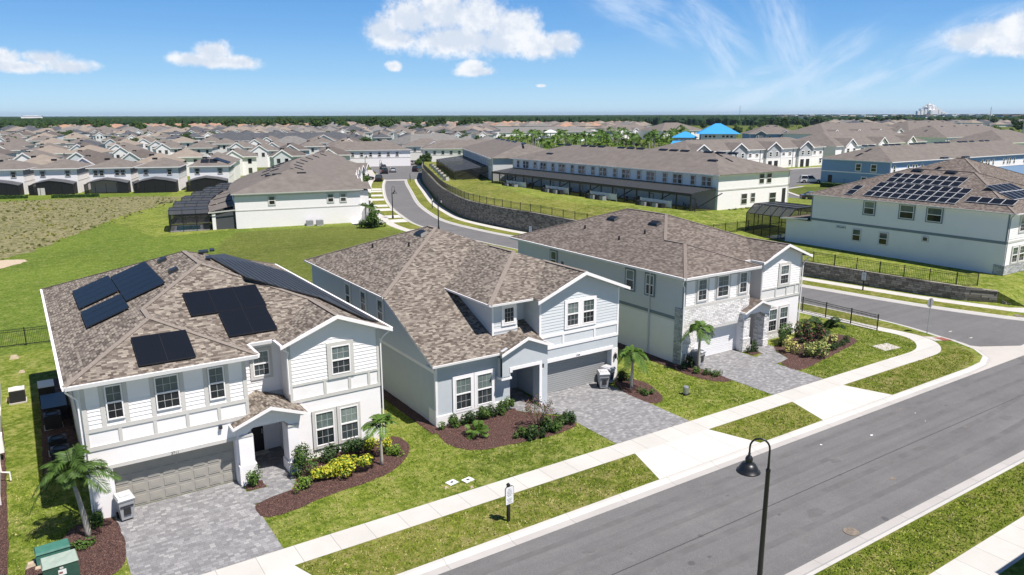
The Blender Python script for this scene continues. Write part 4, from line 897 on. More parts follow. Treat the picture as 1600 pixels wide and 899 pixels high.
# ------------------------------------------------------------------ house across the side street, solar panels on its west slope
def house_four():
    X, Y, Z = 80.9, 33.9, 1.3; x1, y1 = 95.9, 56.0; EZ = Z+6.15
    root = thing('two_storey_house', 'large pale two-storey house on raised ground with a big block of framed solar panels', 'house', (X, Y, Z)); o = root.location
    b = MB(o); b.prism([(X,Y),(x1,Y),(x1,y1),(X,y1)], Z, EZ, 'wall_white_side'); b.prism([(X+.0,y1),(X+7,y1),(X+7,y1+3.4),(X,y1+3.4)], Z, Z+2.9, 'wall_white_side')
    Fs = west(X); Ff = front(Y); siding(b, Fs, [(Y,Z+3.4),(y1,Z+3.4),(y1,EZ),(Y,EZ)], 'wall_white_side', .2, .012); siding(b, Ff, [(X+.2,Z+3.6),(x1,Z+3.6),(x1,EZ),(X+.2,EZ)], 'white_paint')
    b.build('wall', root)
    b = MB(o); b.ob(Fs, Y, Z+3.1, 0, y1, Z+3.38, .04, 'slate_trim'); b.ob(Fs, Y, Z+3.38, 0, Y+.16, EZ, .03, 'slate_trim'); b.ob(Fs, y1-.16, Z+2.9, 0, y1, EZ, .03, 'slate_trim')
    b.ob(Ff, X, Z+3.2, 0, x1, Z+3.4, .04, 'trim_grey'); b.build('trim', root)
    b = MB(o); b.ob(Fs, Y, Z, 0, Y+.9, Z+1.0, .07, 'ledge_grey'); b.ob(Ff, X, Z, 0, x1, Z+1.0, .07, 'ledge_grey'); b.build('stone_facing', root)
    for a, c in ((47.9,49.15),(43.4,44.95),(40.4,41.95)): window(root, Fs, a, c, Z+4.55, Z+6.02, 1, 1, 'slate_trim', .13)
    for a, c in ((49.25,50.25),(46.0,47.0)): window(root, Fs, a, c, Z+1.35, Z+2.7, 1, 1, 'trim_grey', .06)
    window(root, Fs, 41.55, 42.15, Z+2.35, Z+2.85, 1, 1, 'trim_grey', .06, sash=False); window(root, Fs, 51.25, 52.4, Z+2.6, Z+2.8, 1, 1, 'slate_trim', .03, sash=False)
    window(root, Ff, X+1.4, X+2.5, Z+1.1, Z+2.7, 2, 2, 'trim_grey', .14); window(root, Ff, X+2.9, X+4, Z+1.1, Z+2.7, 2, 2, 'trim_grey', .14); window(root, Ff, X+2.2, X+3.3, Z+4.2, Z+5.7, 2, 2, 'trim_grey', .14)
    q = .4; e = EZ+.1; b = MB(o); L = hip(b, X-.5, x1+.5, Y-.7, y1+.5, e, q, 'shingle_brown'); b.face([(X-.5,Y-.7,EZ-.02),(x1+.5,Y-.7,EZ-.02),(x1+.5,y1+.5,EZ-.02),(X-.5,y1+.5,EZ-.02)], 'white_paint')
    # east wing with its own ridge running east
    L += hip(b, X+8.0, X+24, 38.5, y1-.5, e+1.0, q, 'shingle_brown')[:3]
    rf = b.build('roof', root); caps(rf, o, L, 'ridge_cap_brown', .36)
    b = MB(o); b.prism([(X+8.5,39),(X+23.5,39),(X+23.5,55.0),(X+8.5,55.0)], Z, EZ+1, 'wall_pale'); b.build('wall', root)
    b = MB(o); gutter(b, (X-.5,y1+.5,e), (X-.5,Y-.7,e), -XV, 'wall_pale', .12, .06); gutter(b, (X-.5,Y-.7,e), (x1+.5,Y-.7,e), -YV, h=.12, w=.06); b.build('gutter', root)
    downspout(root, [(X-.4,Y-.5,e-.1),(X-.05,Y-.1,e-.5),(X-.05,Y-.08,Z+.1)], 'slate_trim')
    b = MB(o); b.roof([(X-.5,y1,Z+3.3),(X-.5,y1+3.9,Z+3.0),(X+7.5,y1+3.9,Z+3.0),(X+7.5,y1,Z+3.3)], 'shingle_brown'); gutter(b, (X-.5,y1+3.9,Z+3.0), (X-.5,y1,Z+3.3), -XV, h=.16, w=.06); b.build('lanai_roof', root)
    zf = lambda x, y: e+(x-X+.5)*q
    for r in range(3):
        n = 10 if r < 2 else 10
        for c in range(n): solar_panel(root, X+.17+r*1.12, X+.17+r*1.12+1.09, 39.35+c*1.03, 39.35+c*1.03+.97, zf, True)
    for r in range(2):
        for c in range(8): solar_panel(root, X+3.72+r*1.12, X+3.72+r*1.12+1.09, 41.0+c*1.03, 41.0+c*1.03+.97, zf, True)
    for r in range(2): solar_panel(root, X+.1+r*1.15, X+.1+r*1.15+1.12, 50.85, 51.85, zf, True)
    for c in range(4): solar_panel(root, X+.82, X+1.95, 34.2+c*1.15, 34.2+c*1.15+1.12, zf, True)
    zs = lambda x, y: e+(y-Y+.7)*q
    for r in range(2):
        for c in range(5): solar_panel(root, X+3.6+c*1.1, X+3.6+c*1.1+1.05, 35.3+r*1.5, 35.3+r*1.5+1.45, zs, True)
    for y in (43.5,47.3): roof_vent(root, X+6.9, y, zf, .6, 1.3, .2)
    for x, y in ((X+13,47.5),(X+17,47)): roof_vent(root, x, y, lambda x, y: e+1+ (8.7)*q-.3, 1.3, .5, .2)
    return root
H4 = house_four()
def neighbour():
    root = thing('two_storey_house', 'corner of a blue-grey house cut off by the left edge of the photo', 'house', (-2.3, 38, 0)); o = root.location
    b = MB(o); b.prism([(-14,38),(-2.3,38),(-2.3,55),(-14,55)], 0, 5.9, 'siding_blue'); b.build('wall', root)
    b = MB(o); hip(b, -14.5, -1.9, 37.5, 55.5, 5.95, .38, 'shingle_blend'); b.build('roof', root)
    Fe = east(-2.3)
    b = MB(o); b.ob(Fe, 38, 3.0, 0, 55, 3.2, .04, 'white_paint'); b.ob(Fe, 38, 0, 0, 38.3, 5.9, .03, 'white_paint'); b.build('trim', root)
    window(root, Fe, 48, 48.8, 1.0, 2.4, 1, 2, 'white_paint', .1); b = MB(o); b.ob(Fe, 43.2, .5, 0, 43.8, 1.4, .2, 'white_paint'); b.build('meter_box', root)
    downspout(root, [(-2.25,40.5,5.8),(-2.22,40.5,.6),(-1.9,40.5,.5),(-1.9,40.5,.1)])
neighbour()
# ------------------------------------------------------------------ screened pool cage
def bar_screen(b, P, i): b.bar(P[i], P[i+1], .09, .09, 'black_metal')
def pool_cage(name, label, O, U, V, w, d, h, hr, pool=True, group=None, pz=None, bays=4, solid=('screen_roof','screen'), back=True):
    # O corner on the house side, U along the width w, V away along the depth d
    O = Vector(O); root = thing(name, label, 'pool enclosure', O, 0, group); o = root.location; P = lambda u, v, z: O+U*u+V*v+ZV*z
    b = MB(o); n = bays; prof = [(0, h), (w*.2, hr), (w*.8, hr), (w, h)]       # mansard roof across the width
    for k in range(n+1):
        v = d*k/n; pts = [P(u, v, z) for u, z in prof]
        for a, c in zip(pts, pts[1:]): b.bar(a, c, .07, .1, 'black_metal')
        for s in (0, w): b.bar(P(s,v,0), P(s,v,h), .08, .08, 'black_metal')
    for u, z in prof: b.bar(P(u,0,z), P(u,d,z), .07, .07, 'black_metal')
    for u in (w*.33, w*.66):
        for v in (0, d): b.bar(P(u,v,0), P(u,v,hr), .07, .07, 'black_metal')
    for s in (0, w): b.bar(P(s,0,1.0), P(s,d,1.0), .06, .06, 'black_metal')
    b.bar(P(0,d,1.0), P(w,d,1.0), .06, .06, 'black_metal'); b.build('cage_frame', root)
    b = MB(o)
    for (u0, z0), (u1, z1) in zip(prof, prof[1:]): b.face([P(u0,0,z0-.03),P(u1,0,z1-.03),P(u1,d,z1-.03),P(u0,d,z0-.03)], solid[0])
    b.build('screen_roof', root); b = MB(o)
    for v in (.02, d-.02): b.face([P(0,v,0),P(w,v,0)]+[P(u,v,z-.04) for u, z in reversed(prof)], solid[1])
    for s in (.02, w-.02): b.face([P(s,0,0),P(s,d,0),P(s,d,h-.04),P(s,0,h-.04)], solid[1])
    b.build('screen_wall', root)
    b = MB(o); b.extr([P(0,0,.03),P(w,0,.03),P(w,d,.03),P(0,d,.03)], (0,0,.04), 'deck'); b.build('pool_deck', root)
    if pool:
        b = MB(o); m = .8; q = [P(m,d*.22,.075),P(w-m,d*.22,.075),P(w-m,d-.7,.075),P(m,d-.7,.075)]; b.extr(q, (0,0,.008), 'pool_water')
        for i in range(4): b.bar(q[i], q[(i+1) % 4], .3, .05, 'white_paint')
        b.build('pool', root)
    return root
pool_cage('pool_cage', 'dark screened pool cage at the back corner of the large solar-panelled house', (81.2,59.4,1.3), XV, YV, 7.5, 6.5, 2.9, 4.0, True, bays=5)
pool_cage('pool_cage', 'dark screen enclosure seen just over the back of the white house nearest on the left', (7,54.5,0), XV, YV, 8, 5, 2.7, 3.6, False)
pool_cage('pool_cage', 'dark screen enclosure behind the blue-grey house with the long front slope', (18.2,54.8,0), XV, YV, 8, 4, 2.7, 3.6, False)
pool_cage('pool_cage', 'dark screen enclosure behind the house with ledge stone, against the side street', (38,55.0,0), XV, YV, 8, 4, 2.7, 3.6, False)
# ------------------------------------------------------------------ generic long townhouse block
def block(name, label, x, y, z, rz, L, D, EZ, p, wall, wall2, roofm, wins=None, band=3.05, upper=None, group=None, cat='townhouses', vents=(), gable=(), lanai=None, gables=(), trim='trim_grey', side='white_paint', endwins=(), downs=True, ridge=0):
    # local frame: x along the length L, y into the depth D, front at y=0
    root = thing(name, label, cat, (x, y, z), rz, group); o = (0,0,0); LOCALS.add(root.name)
    b = MB(); b.box(0,0,0,L,D,band,wall); b.box(0,0,band,L,D,EZ,wall2); b.build('wall', root)
    b = MB(); F = front(0); Fw = west(0)
    for f, l in ((F, L), (Fw, D)): b.ob(f, 0, band-.1, 0, l, band+.12, .05, trim)
    b.ob(F, 0, 0, 0, .18, EZ, .04, trim); b.ob(Fw, 0, 0, 0, .18, EZ, .04, trim); b.build('trim', root)
    b = MB(); e = EZ+.05; Ls = hip(b, -.5, L+.5, -.5, D+.5, e, p, roofm, None, gable); b.face([(-.5,-.5,EZ),(L+.5,-.5,EZ),(L+.5,D+.5,EZ),(-.5,D+.5,EZ)], 'white_paint')
    gutter(b, (-.5,-.5,e), (L+.5,-.5,e), -YV, h=.18, w=.06); gutter(b, (-.5,D+.5,e), (-.5,-.5,e), -XV, h=.18, w=.06)
    zz = e+(D/2+.5)*p
    for (u0, u1, gh) in gables:
        um = (u0+u1)/2; gz = e+(u1-u0)/2*.62; yb = (gz-e)/p-.5
        b.roof([(u0-.3,-1.3,e),(um,-1.3,gz),(um,yb,gz),(u0-.3,-.5,e)], roofm); b.roof([(u1+.3,-1.3,e),(um,-1.3,gz),(um,yb,gz),(u1+.3,-.5,e)], roofm)
        b.extr([(u0-.4,-1.33,e-.1),(um,-1.33,gz),(u1+.4,-1.33,e-.1),(u1+.4,-1.33,e-.42),(um,-1.33,gz-.34),(u0-.4,-1.33,e-.42)], (0,.08,0), 'white_paint')
    b.build('roof', root)
    for (u0, u1, gh) in gables:
        um = (u0+u1)/2; gz = e+(u1-u0)/2*.62; b = MB(); b.box(u0,-.8,0,u1,.05,band,wall); b.box(u0,-.8,band,u1,.05,EZ,upper or wall2)
        b.extr([(u0,-.8,EZ),(u1,-.8,EZ),(um,-.8,gz-.25)], (0,.5,0), upper or wall2); b.ob(front(-.8), u0, band-.1, 0, u1, band+.1, .04, 'white_paint'); b.build('gable_bay', root)
    for w in (wins or []):
        u0, u1, v0, v1, y0 = w[:5]; window(root, front(y0), u0, u1, v0, v1, 1, 1, trim if len(w) < 6 else w[5], .1, frame='white_paint', blind=False)
    for (a, c, v0, v1) in endwins: window(root, Fw, a, c, v0, v1, 1, 1, 'white_paint', .12, blind=False)
    for (u, v) in vents:
        b = MB(); zf = lambda x, y: e+(y+.5)*p
        q = lambda X, Y, H: (X, Y, zf(X,Y)+H); b.hexa([q(u-.9,v-.28,0),q(u+.9,v-.28,0),q(u+.9,v+.28,0),q(u-.9,v+.28,0)], [q(u-.9,v-.2,.2),q(u+.9,v-.2,.2),q(u+.9,v+.2,.2),q(u-.9,v+.2,.2)], 'black_metal'); b.build('roof_vent', root)
    if lanai:
        u0, u1, dp, hi, lo = lanai; b = MB()
        b.hexa([(u0,-.02,hi-.06),(u1,-.02,hi-.06),(u1,-dp,lo-.06),(u0,-dp,lo-.06)], [(u0,-.02,hi),(u1,-.02,hi),(u1,-dp,lo),(u0,-dp,lo)], 'screen_lanai'); b.build('lanai_roof', root)
        b = MB(); n = int((u1-u0)/2.8)
        for k in range(n+1):
            u = u0+(u1-u0)*k/n; b.bar((u,-dp+.05,0), (u,-dp+.05,lo-.06), .17, .17, 'black_metal')
            if k % 3 == 1: b.bar((u,-dp+.05,.2), (u+1.4,-.2,lo-.1), .13, .13, 'black_metal'); b.bar((u+.9,-dp+.05,0),(u+.9,-dp+.05,2.2),.08,.08,'black_metal'); b.bar((u,-dp+.05,2.2),(u+.9,-dp+.05,2.2),.08,.08,'black_metal')
        b.bar((u0,-dp+.05,.9), (u1,-dp+.05,.9), .06, .06, 'black_metal'); b.bar((u0,-dp+.05,lo-.2), (u1,-dp+.05,lo-.2), .1, .4, 'black_metal'); b.build('lanai_frame', root)
        b = MB(); b.face([(u0,-dp+.02,0),(u1,-dp+.02,0),(u1,-dp+.02,.9),(u0,-dp+.02,.9)], 'screen')
        b.face([(u0,-dp,0),(u0,-.05,0),(u0,-.05,hi-.1),(u0,-dp,lo-.1)], 'screen'); b.face([(u1,-dp,0),(u1,-.05,0),(u1,-.05,hi-.1),(u1,-dp,lo-.1)], 'screen')
        b.build('lanai_screen', root)
        b = MB(); b.box(u0,-dp,0,u1,-.02,.06,'deck'); b.build('lanai_floor', root)
    return root
# white and grey block with the long dark lanai roof, its back turned to the side street
wB = []
for k in range(9):
    u = 1.6+k*6.1
    wB += [(u, u+.9, 3.55, 5.0, 0), (u+2.3, u+3.2, 3.55, 5.0, 0), (u+3.35, u+4.25, 3.55, 5.0, 0)]
B2 = block('townhouse_block', 'long white townhouse block with dark sloping lanai roof along its back above the retaining wall', 88.5, 133.4, 2.75, radians(-90), 56, 16.8, 5.35, .32, 'stucco_white', 'white_paint', 'roof_brown', wB,
           lanai=(0.2, 55.6, 5.4, 3.45, 2.85), vents=[(u, 8.0) for u in (6,8.6,14,16.6,19.2,25,27.6,30.2,36,38.6,41.2,46.5,49,51.6)]+[(50.5,4.6),(9,3)])
b = MB(); Fe = east(56)
b.ob(Fe, 0, 2.95, 0, 16.8, 3.17, .05, 'trim_grey'); b.ob(Fe, 16.6, 0, 0, 16.8, 5.35, .05, 'trim_grey'); b.build('trim', B2)
for a, c, v0, v1 in ((9.4,10.4,3.7,5.1),(11.2,12.2,3.7,5.1),(5.4,6.6,.7,2.2),(7.6,8.5,.9,2.2),(12.1,13.6,.3,2.0)):
    w_ = MB(); w_.ob(Fe, a-.1, v0-.1, 0, c+.1, v1+.1, .05, 'trim_grey'); w_.ob(Fe, a, v0, .05, c, v1, .06, 'glass'); w_.ob(Fe, a, (v0+v1)/2-.03, .06, c, (v0+v1)/2+.03, .08, 'white_paint'); w_.build('window', B2)
d_ = MB(); d_.ob(Fe, 15.2, 0, 0, 16.0, 2.6, .07, 'dark_plastic'); d_.build('side_door', B2)
# block behind it, turned along the street, blue end wall
B2b = block('townhouse_block', 'townhouse block with pale blue end wall and dark lanai roof behind the wall top', 106.5, 186.0, 2.4, radians(-90-23), 53.5, 17, 5.6, .32, 'wall_side', 'wall_side', 'roof_brown',
            [(1.5+k*2.9, 2.4+k*2.9, 3.8, 5.1, 0) for k in range(18)], lanai=(0, 47, 7.5, 3.6, 2.6), vents=[(u, 8.0) for u in (10,13,18,21,26,29,34,37,46,48)])
b = MB(); b.box(53.5,.0,4.5,53.56,17,5.6,'shade_blue'); b.build('gable_panel', B2b)
# blue block beyond the solar-panelled house
wD = []
for k in range(14):
    u = .9+k*5.4
    wD += [(u, u+.8, 3.5, 4.9, 0, 'white_paint')] + [(u+2.0, u+2.8, 3.5, 4.9, 0, 'white_paint'), (u+3.2, u+4.0, 3.5, 4.9, 0, 'white_paint')]*(k % 2 == 1)
D1 = block('townhouse_block', 'blue townhouse block with white window frames, right of the car park with the white car', 155.8, 89.6, 1.3, 0, 74, 16.5, 5.75, .34, 'townhouse_blue', 'townhouse_blue', 'roof_brown', wD, trim='white_paint',
           endwins=[(3.2,4.4,3.5,5.0),(6.8,8.0,3.5,5.0),(5.2,6.4,.8,2.2),(2.2,3.4,1.2,2.3)][:4], vents=[(u, 8.2) for u in (3,5.5,11,13.5,16,22,24.5,27,33,35.5,38,44,46.5,50,55,58)])
b = MB(); b.ob(front(-.005), .2, 3.1, 0, 73.8, 4.35, .03, 'white_paint'); b.build('panel', D1)
b = MB(); b.ob(west(0), 13.6, 0, 0, 14.6, 2.2, .06, 'dark_plastic'); b.ob(west(0), 10.5, .3, 0, 11.2, 1.4, .2, 'townhouse_blue'); b.build('side_door', D1)
# white and grey gabled fronts facing the car park
def gabled(label, x, y, z, rz, L, n, grp=None, EZ=5.75, wall='stucco_white', up='town_panel', det=True, D=15):
    s = L/n; gs = [(k*s+s*.12, k*s+s*.55, 1) for k in range(n)]; ws = []
    for k in range(n):
        a = k*s+s*.12
        ws += [(a+s*.08, a+s*.15, 3.6, 4.9, -.8, 'white_paint'), (a+s*.27, a+s*.34, 3.6, 4.9, -.8, 'white_paint'), (k*s+s*.66, k*s+s*.74, 3.7, 4.6, 0, 'white_paint'), (k*s+s*.86, k*s+s*.94, 3.7, 4.6, 0, 'white_paint'), (k*s+s*.88, k*s+s*.95, .8, 2.3, 0, 'white_paint')]
    r = block('townhouse_block', label, x, y, z, rz, L, D, EZ, .36, wall, wall, 'roof_brown', ws if det else ws[:0], upper=up, gables=gs, trim='white_paint', group=grp)
    for k in range(n):
        a = k*s+s*.12; b = MB()
        b.ob(front(-.8), a+s*.06, 0, 0, a+s*.17, 2.3, .05, 'door_black'); b.ob(front(-.8), a+s*.24, 0, 0, a+s*.35, 2.3, .05, 'door_black'); b.build('garage_door', r)
        if det:
            b = MB(); b.ob(front(0), k*s+s*.6, 0, 0, k*s+s*.615, 5.7, .15, 'slate_trim'); b.ob(front(0), k*s+s*.99, 0, 0, k*s+s*1.0, 5.7, .12, 'slate_trim'); b.build('downspout', r)
    return r
gabled('white and grey townhouse block with a row of four gables facing the car park', 152, 144.5, 1.3, radians(1), 62, 4)
# ------------------------------------------------------------------ white row to the left of the curved street
rowpath = [(37.2,117.3)]; az = radians(13)
units = []
px_, py_ = 37.2, 117.0
for k in range(8):
    a = radians([11,15,19,22,25,28,30,32][k]); units.append((px_, py_, a)); px_ += sin(a)*7.9; py_ += cos(a)*7.9
def row_unit(k, x, y, a):
    # local frame: x across (left to right seen from the front), y along the row
    hw = 9.6; D = 7.9; first = k == 0; EZ = 5.3
    lab = 'white end house of the row, blank two-storey side wall towards the grass' if first else ['second','third','fourth','fifth','sixth','seventh','last'][k-1]+' house back in the brown-roofed row left of the curved street'
    root = thing('row_house', lab, 'row house', (x, y, 0), -a, 'houses of the brown-roofed row left of the curved street'); LOCALS.add(root.name)
    b = MB(); b.box(-hw,0,0,hw,D+.6,EZ,'stucco_white'); b.box(hw,1.2,0,hw+1.6,5.6,EZ-.3,'stucco_white'); b.box(-hw-.02,.01,EZ-.7,-hw+.6,D,EZ,'slate_trim')
    b.extr([(hw+1.6,1.2,EZ-.35),(hw+1.6,5.6,EZ-.35),(hw+1.6,3.4,EZ+.75)], (-.4,0,0), 'stucco_white'); b.build('wall', root)
    b = MB(); e = EZ+.1; p = .31; R = 'roof_brown'; W_ = hw+.5; zr = e+W_*p; f0 = -.5; f1 = D+.8; rz_ = W_ if first else f0
    if first:
        b.roof([(-W_,f0,e),(W_,f0,e),(0,f0+W_*.82,zr)], R); b.roof([(-W_,f0,e),(0,f0+W_*.82,zr),(0,f1+.01,zr),(-W_,f1,e)], R); b.roof([(W_,f0,e),(0,f0+W_*.82,zr),(0,f1+.01,zr),(W_,f1,e)], R)
    else:
        b.roof([(-W_,f0,e),(0,f0,zr),(0,f1,zr),(-W_,f1,e)], R); b.roof([(W_,f0,e),(0,f0,zr),(0,f1,zr),(W_,f1,e)], R)
    b.roof([(hw+2.1,.7,e-.2),(hw+2.1,3.4,e+.85),(hw-3.2,3.4,e+.95),(hw+.3,.7,e)], R); b.roof([(hw+2.1,6.1,e-.2),(hw+2.1,3.4,e+.85),(hw-3.2,3.4,e+.95),(hw+.3,6.1,e)], R)
    b.extr([(hw+2.12,.6,e-.25),(hw+2.12,3.4,e+.87),(hw+2.12,6.2,e-.25),(hw+2.12,6.2,e-.45),(hw+2.12,3.4,e+.6),(hw+2.12,.6,e-.45)], (.06,0,0), 'white_paint')
    b.face([(-W_,f0,EZ+.04),(W_,f0,EZ+.04),(W_,f1,EZ+.04),(-W_,f1,EZ+.04)], 'trim_grey'); gutter(b, (-W_,f0,e), (W_,f0,e), -YV, 'trim_grey', .16, .05); b.build('roof', root)
    vp = [(-4.2,4.2),(-2.6,7.3),(1.4,4.0),(3.2,7.1)] if not first else [(-2.6,5.9),(1.3,5.9),(-3.6,7.4),(3.0,7.3)]
    for (u, v) in (vp[:2] if k < 7 else vp[:1])+vp[2:3]:
        z = e+(W_-abs(u))*p; s = p if u < 0 else -p
        if first: z = min(z, e+(v+.5)*(W_*p)/(W_*.82)-.0)
        q = (z-e)/abs(W_-abs(u)) if abs(W_-abs(u)) > .01 else p; sg = 1 if u < 0 else -1; zc = lambda X: z+(X-u)*sg*p*(0 if first else 1)
        b = MB(); b.hexa([(u-.75,v-.22,zc(u-.75)-.1),(u+.75,v-.22,zc(u+.75)-.1),(u+.75,v+.22,zc(u+.75)-.1),(u-.75,v+.22,zc(u-.75)-.1)], [(u-.7,v-.2,zc(u-.7)+.14),(u+.7,v-.2,zc(u+.7)+.14),(u+.7,v+.2,zc(u+.7)+.14),(u-.7,v+.2,zc(u-.7)+.14)], 'black_metal'); b.build('roof_vent', root)
    F = front(0)
    if first:
        b = MB(); b.ob(F, -hw, 2.7, 0, hw, 2.85, .04, 'trim_grey'); b.ob(F, -hw, EZ-.4, 0, hw, EZ-.25, .03, 'trim_grey'); b.build('trim', root)
        for u0 in (-4.6, 4.4, 6.4): window(root, F, u0, u0+.9, 3.5, 4.8, 1, 1, 'trim_grey', .12)
    # single-storey lanai to the left
    b = MB(); b.box(-hw-3.4,.4,0,-hw-2.9,.9,2.7,'stucco_white'); b.box(-hw-3.4,6.8,0,-hw-2.9,7.3,2.7,'stucco_white'); b.box(-hw-2.9,.5,0,-hw,.55,2.6,'screen_solid')
    b.roof([(-hw-3.9,.1,2.75),(-hw,.1,3.7),(-hw,7.6,3.7),(-hw-3.9,7.6,2.75)], R); gutter(b, (-hw-3.9,.1,2.75), (-hw,.1,3.0), -YV, 'trim_grey', .2, .05); b.build('lanai', root)
    return root
for k, (x, y, a) in enumerate(units):
    row_unit(k, x, y, a)
    if k < 6:
        U = Vector((sin(a), cos(a), 0)); V = Vector((-cos(a), sin(a), 0)); O = Vector((x, y, 0))+V*13.4+U*.3
        pool_cage('pool_cage', ['dark pool cage with blue pool at the end of the white row facing the field','second dark pool cage behind the one with the blue pool','third dark pool cage back along the row left of the street','fourth dark pool cage back along the row','fifth dark pool cage back along the row','farthest dark pool cage of the row, below the house with roof solar panels'][k],
                  O, U, V, 6.9, 5.6-.3*k, 2.6, 3.1, k == 0, group='pool cages behind the brown-roofed row', bays=3)
# ------------------------------------------------------------------ two-storey houses along the far side of the field
ang = radians(-18.3)
def field_house(i, x, y, solar=False, wall='white_paint', up='white_paint'):
    lab = ['farthest left of the field houses, cut by the photo edge, hedge below its lanai','second house from the left across the dry field, hedge below its lanai','third house from the left across the dry field, window pairs over an arched lanai','fourth house from the left across the dry field, pale blue upper wall','fifth house from the left across the dry field, solar panels on its roof'][i]
    root = thing('field_house', lab, 'house', (x, y, -.14), ang, 'houses along the far edge of the dry field'); LOCALS.add(root.name); w, D, EZ = 8.6, 12.5, 5.7
    b = MB(); b.box(0,0,0,w,D,3,wall); b.box(0,0,3,w,D,EZ,up); b.build('wall', root)
    b = MB(); e = EZ+.05; hip(b, -.5, w+.5, -.5, D+.5, e, .36, 'roof_brown'); b.face([(-.5,-.5,EZ),(w+.5,-.5,EZ),(w+.5,D+.5,EZ),(-.5,D+.5,EZ)], 'white_paint'); gutter(b, (-.5,-.5,e), (w+.5,-.5,e), -YV, h=.2, w=.06); gutter(b, (w+.5,-.5,e), (w+.5,D+.5,e), XV, h=.2, w=.06); b.build('roof', root)
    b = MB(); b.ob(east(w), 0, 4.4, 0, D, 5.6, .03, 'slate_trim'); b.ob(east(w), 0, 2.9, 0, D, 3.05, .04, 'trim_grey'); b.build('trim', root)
    for u0 in ((1.2,6.2) if i != 2 else (.9,2.1,5.3,6.5)): window(root, front(0), u0, u0+.95, 3.9, 5.2, 1, 1, 'slate_trim', .08, blind=False)
    b = MB(); hump = [(-.5,2.2),(1.2,2.8),(3.6,3.25),(6.2,2.9),(8.3,2.4)]
    for (a, za), (c, zc) in zip(hump, hump[1:]): b.face([(a,-3.2,za),(c,-3.2,zc),(c,0,zc+.35),(a,0,za+.35)], 'screen_solid')
    b.build('lanai_roof', root); b = MB()
    for (a, za), (c, zc) in zip(hump, hump[1:]): b.bar((a,-3.2,za), (c,-3.2,zc), .14, .14, 'black_metal'); b.face([(a,-3.18,0),(c,-3.18,0),(c,-3.18,zc),(a,-3.18,za)], 'screen_black' if i != 2 or a > 4 else 'screen')
    for s, h in ((-.5,2.2),(8.3,2.4)): b.face([(s,-3.2,0),(s,0,0),(s,0,h+.3),(s,-3.2,h)], 'screen_black')
    for k in range(5): b.bar((-.5+k*2.2,-3.2,0), (-.5+k*2.2,-3.2,2.4), .1, .1, 'black_metal')
    b.box(1.2,-3.24,.1,2.6,-3.2,1.7,'cushion') if i in (1,0) else None; b.build('lanai_screen', root)
    roof_v = MB(); roof_v.box(w*.3,D*.32,e+1.45,w*.3+1.1,D*.32+.4,e+1.9,'black_metal'); roof_v.build('roof_vent', root)
    for s in (0,1) if solar else ():
        b = MB(); z = lambda y: e+(y+.5)*.36+.12; u = 2.4+s*1.9; b.hexa([(u,1.2,z(1.2)-.05),(u+1.8,1.2,z(1.2)-.05),(u+1.8,3.2,z(3.2)-.05),(u,3.2,z(3.2)-.05)], [(u,1.2,z(1.2)),(u+1.8,1.2,z(1.2)),(u+1.8,3.2,z(3.2)),(u,3.2,z(3.2))], 'solar'); b.build('solar_panel', root)
    if solar:
        b = MB(); z = lambda x: e+(w+.5-x)*.36+.14; b.hexa([(w-3.4,2,z(w-3.4)-.05),(w-.2,2,z(w-.2)-.05),(w-.2,9,z(w-.2)-.05),(w-3.4,9,z(w-3.4)-.05)], [(w-3.4,2,z(w-3.4)),(w-.2,2,z(w-.2)),(w-.2,9,z(w-.2)),(w-3.4,9,z(w-3.4))], 'solar'); b.build('solar_panel', root)
    return root
FH = [tuple(G(px, py, 0))[:2] for px, py in ((-28,306),(58,303.5),(143,301.5),(219,300),(299,298))]
for i, (x, y) in enumerate(FH): field_house(i, x, y, i == 4, 'white_paint', 'siding_blue' if i == 3 else 'white_paint')
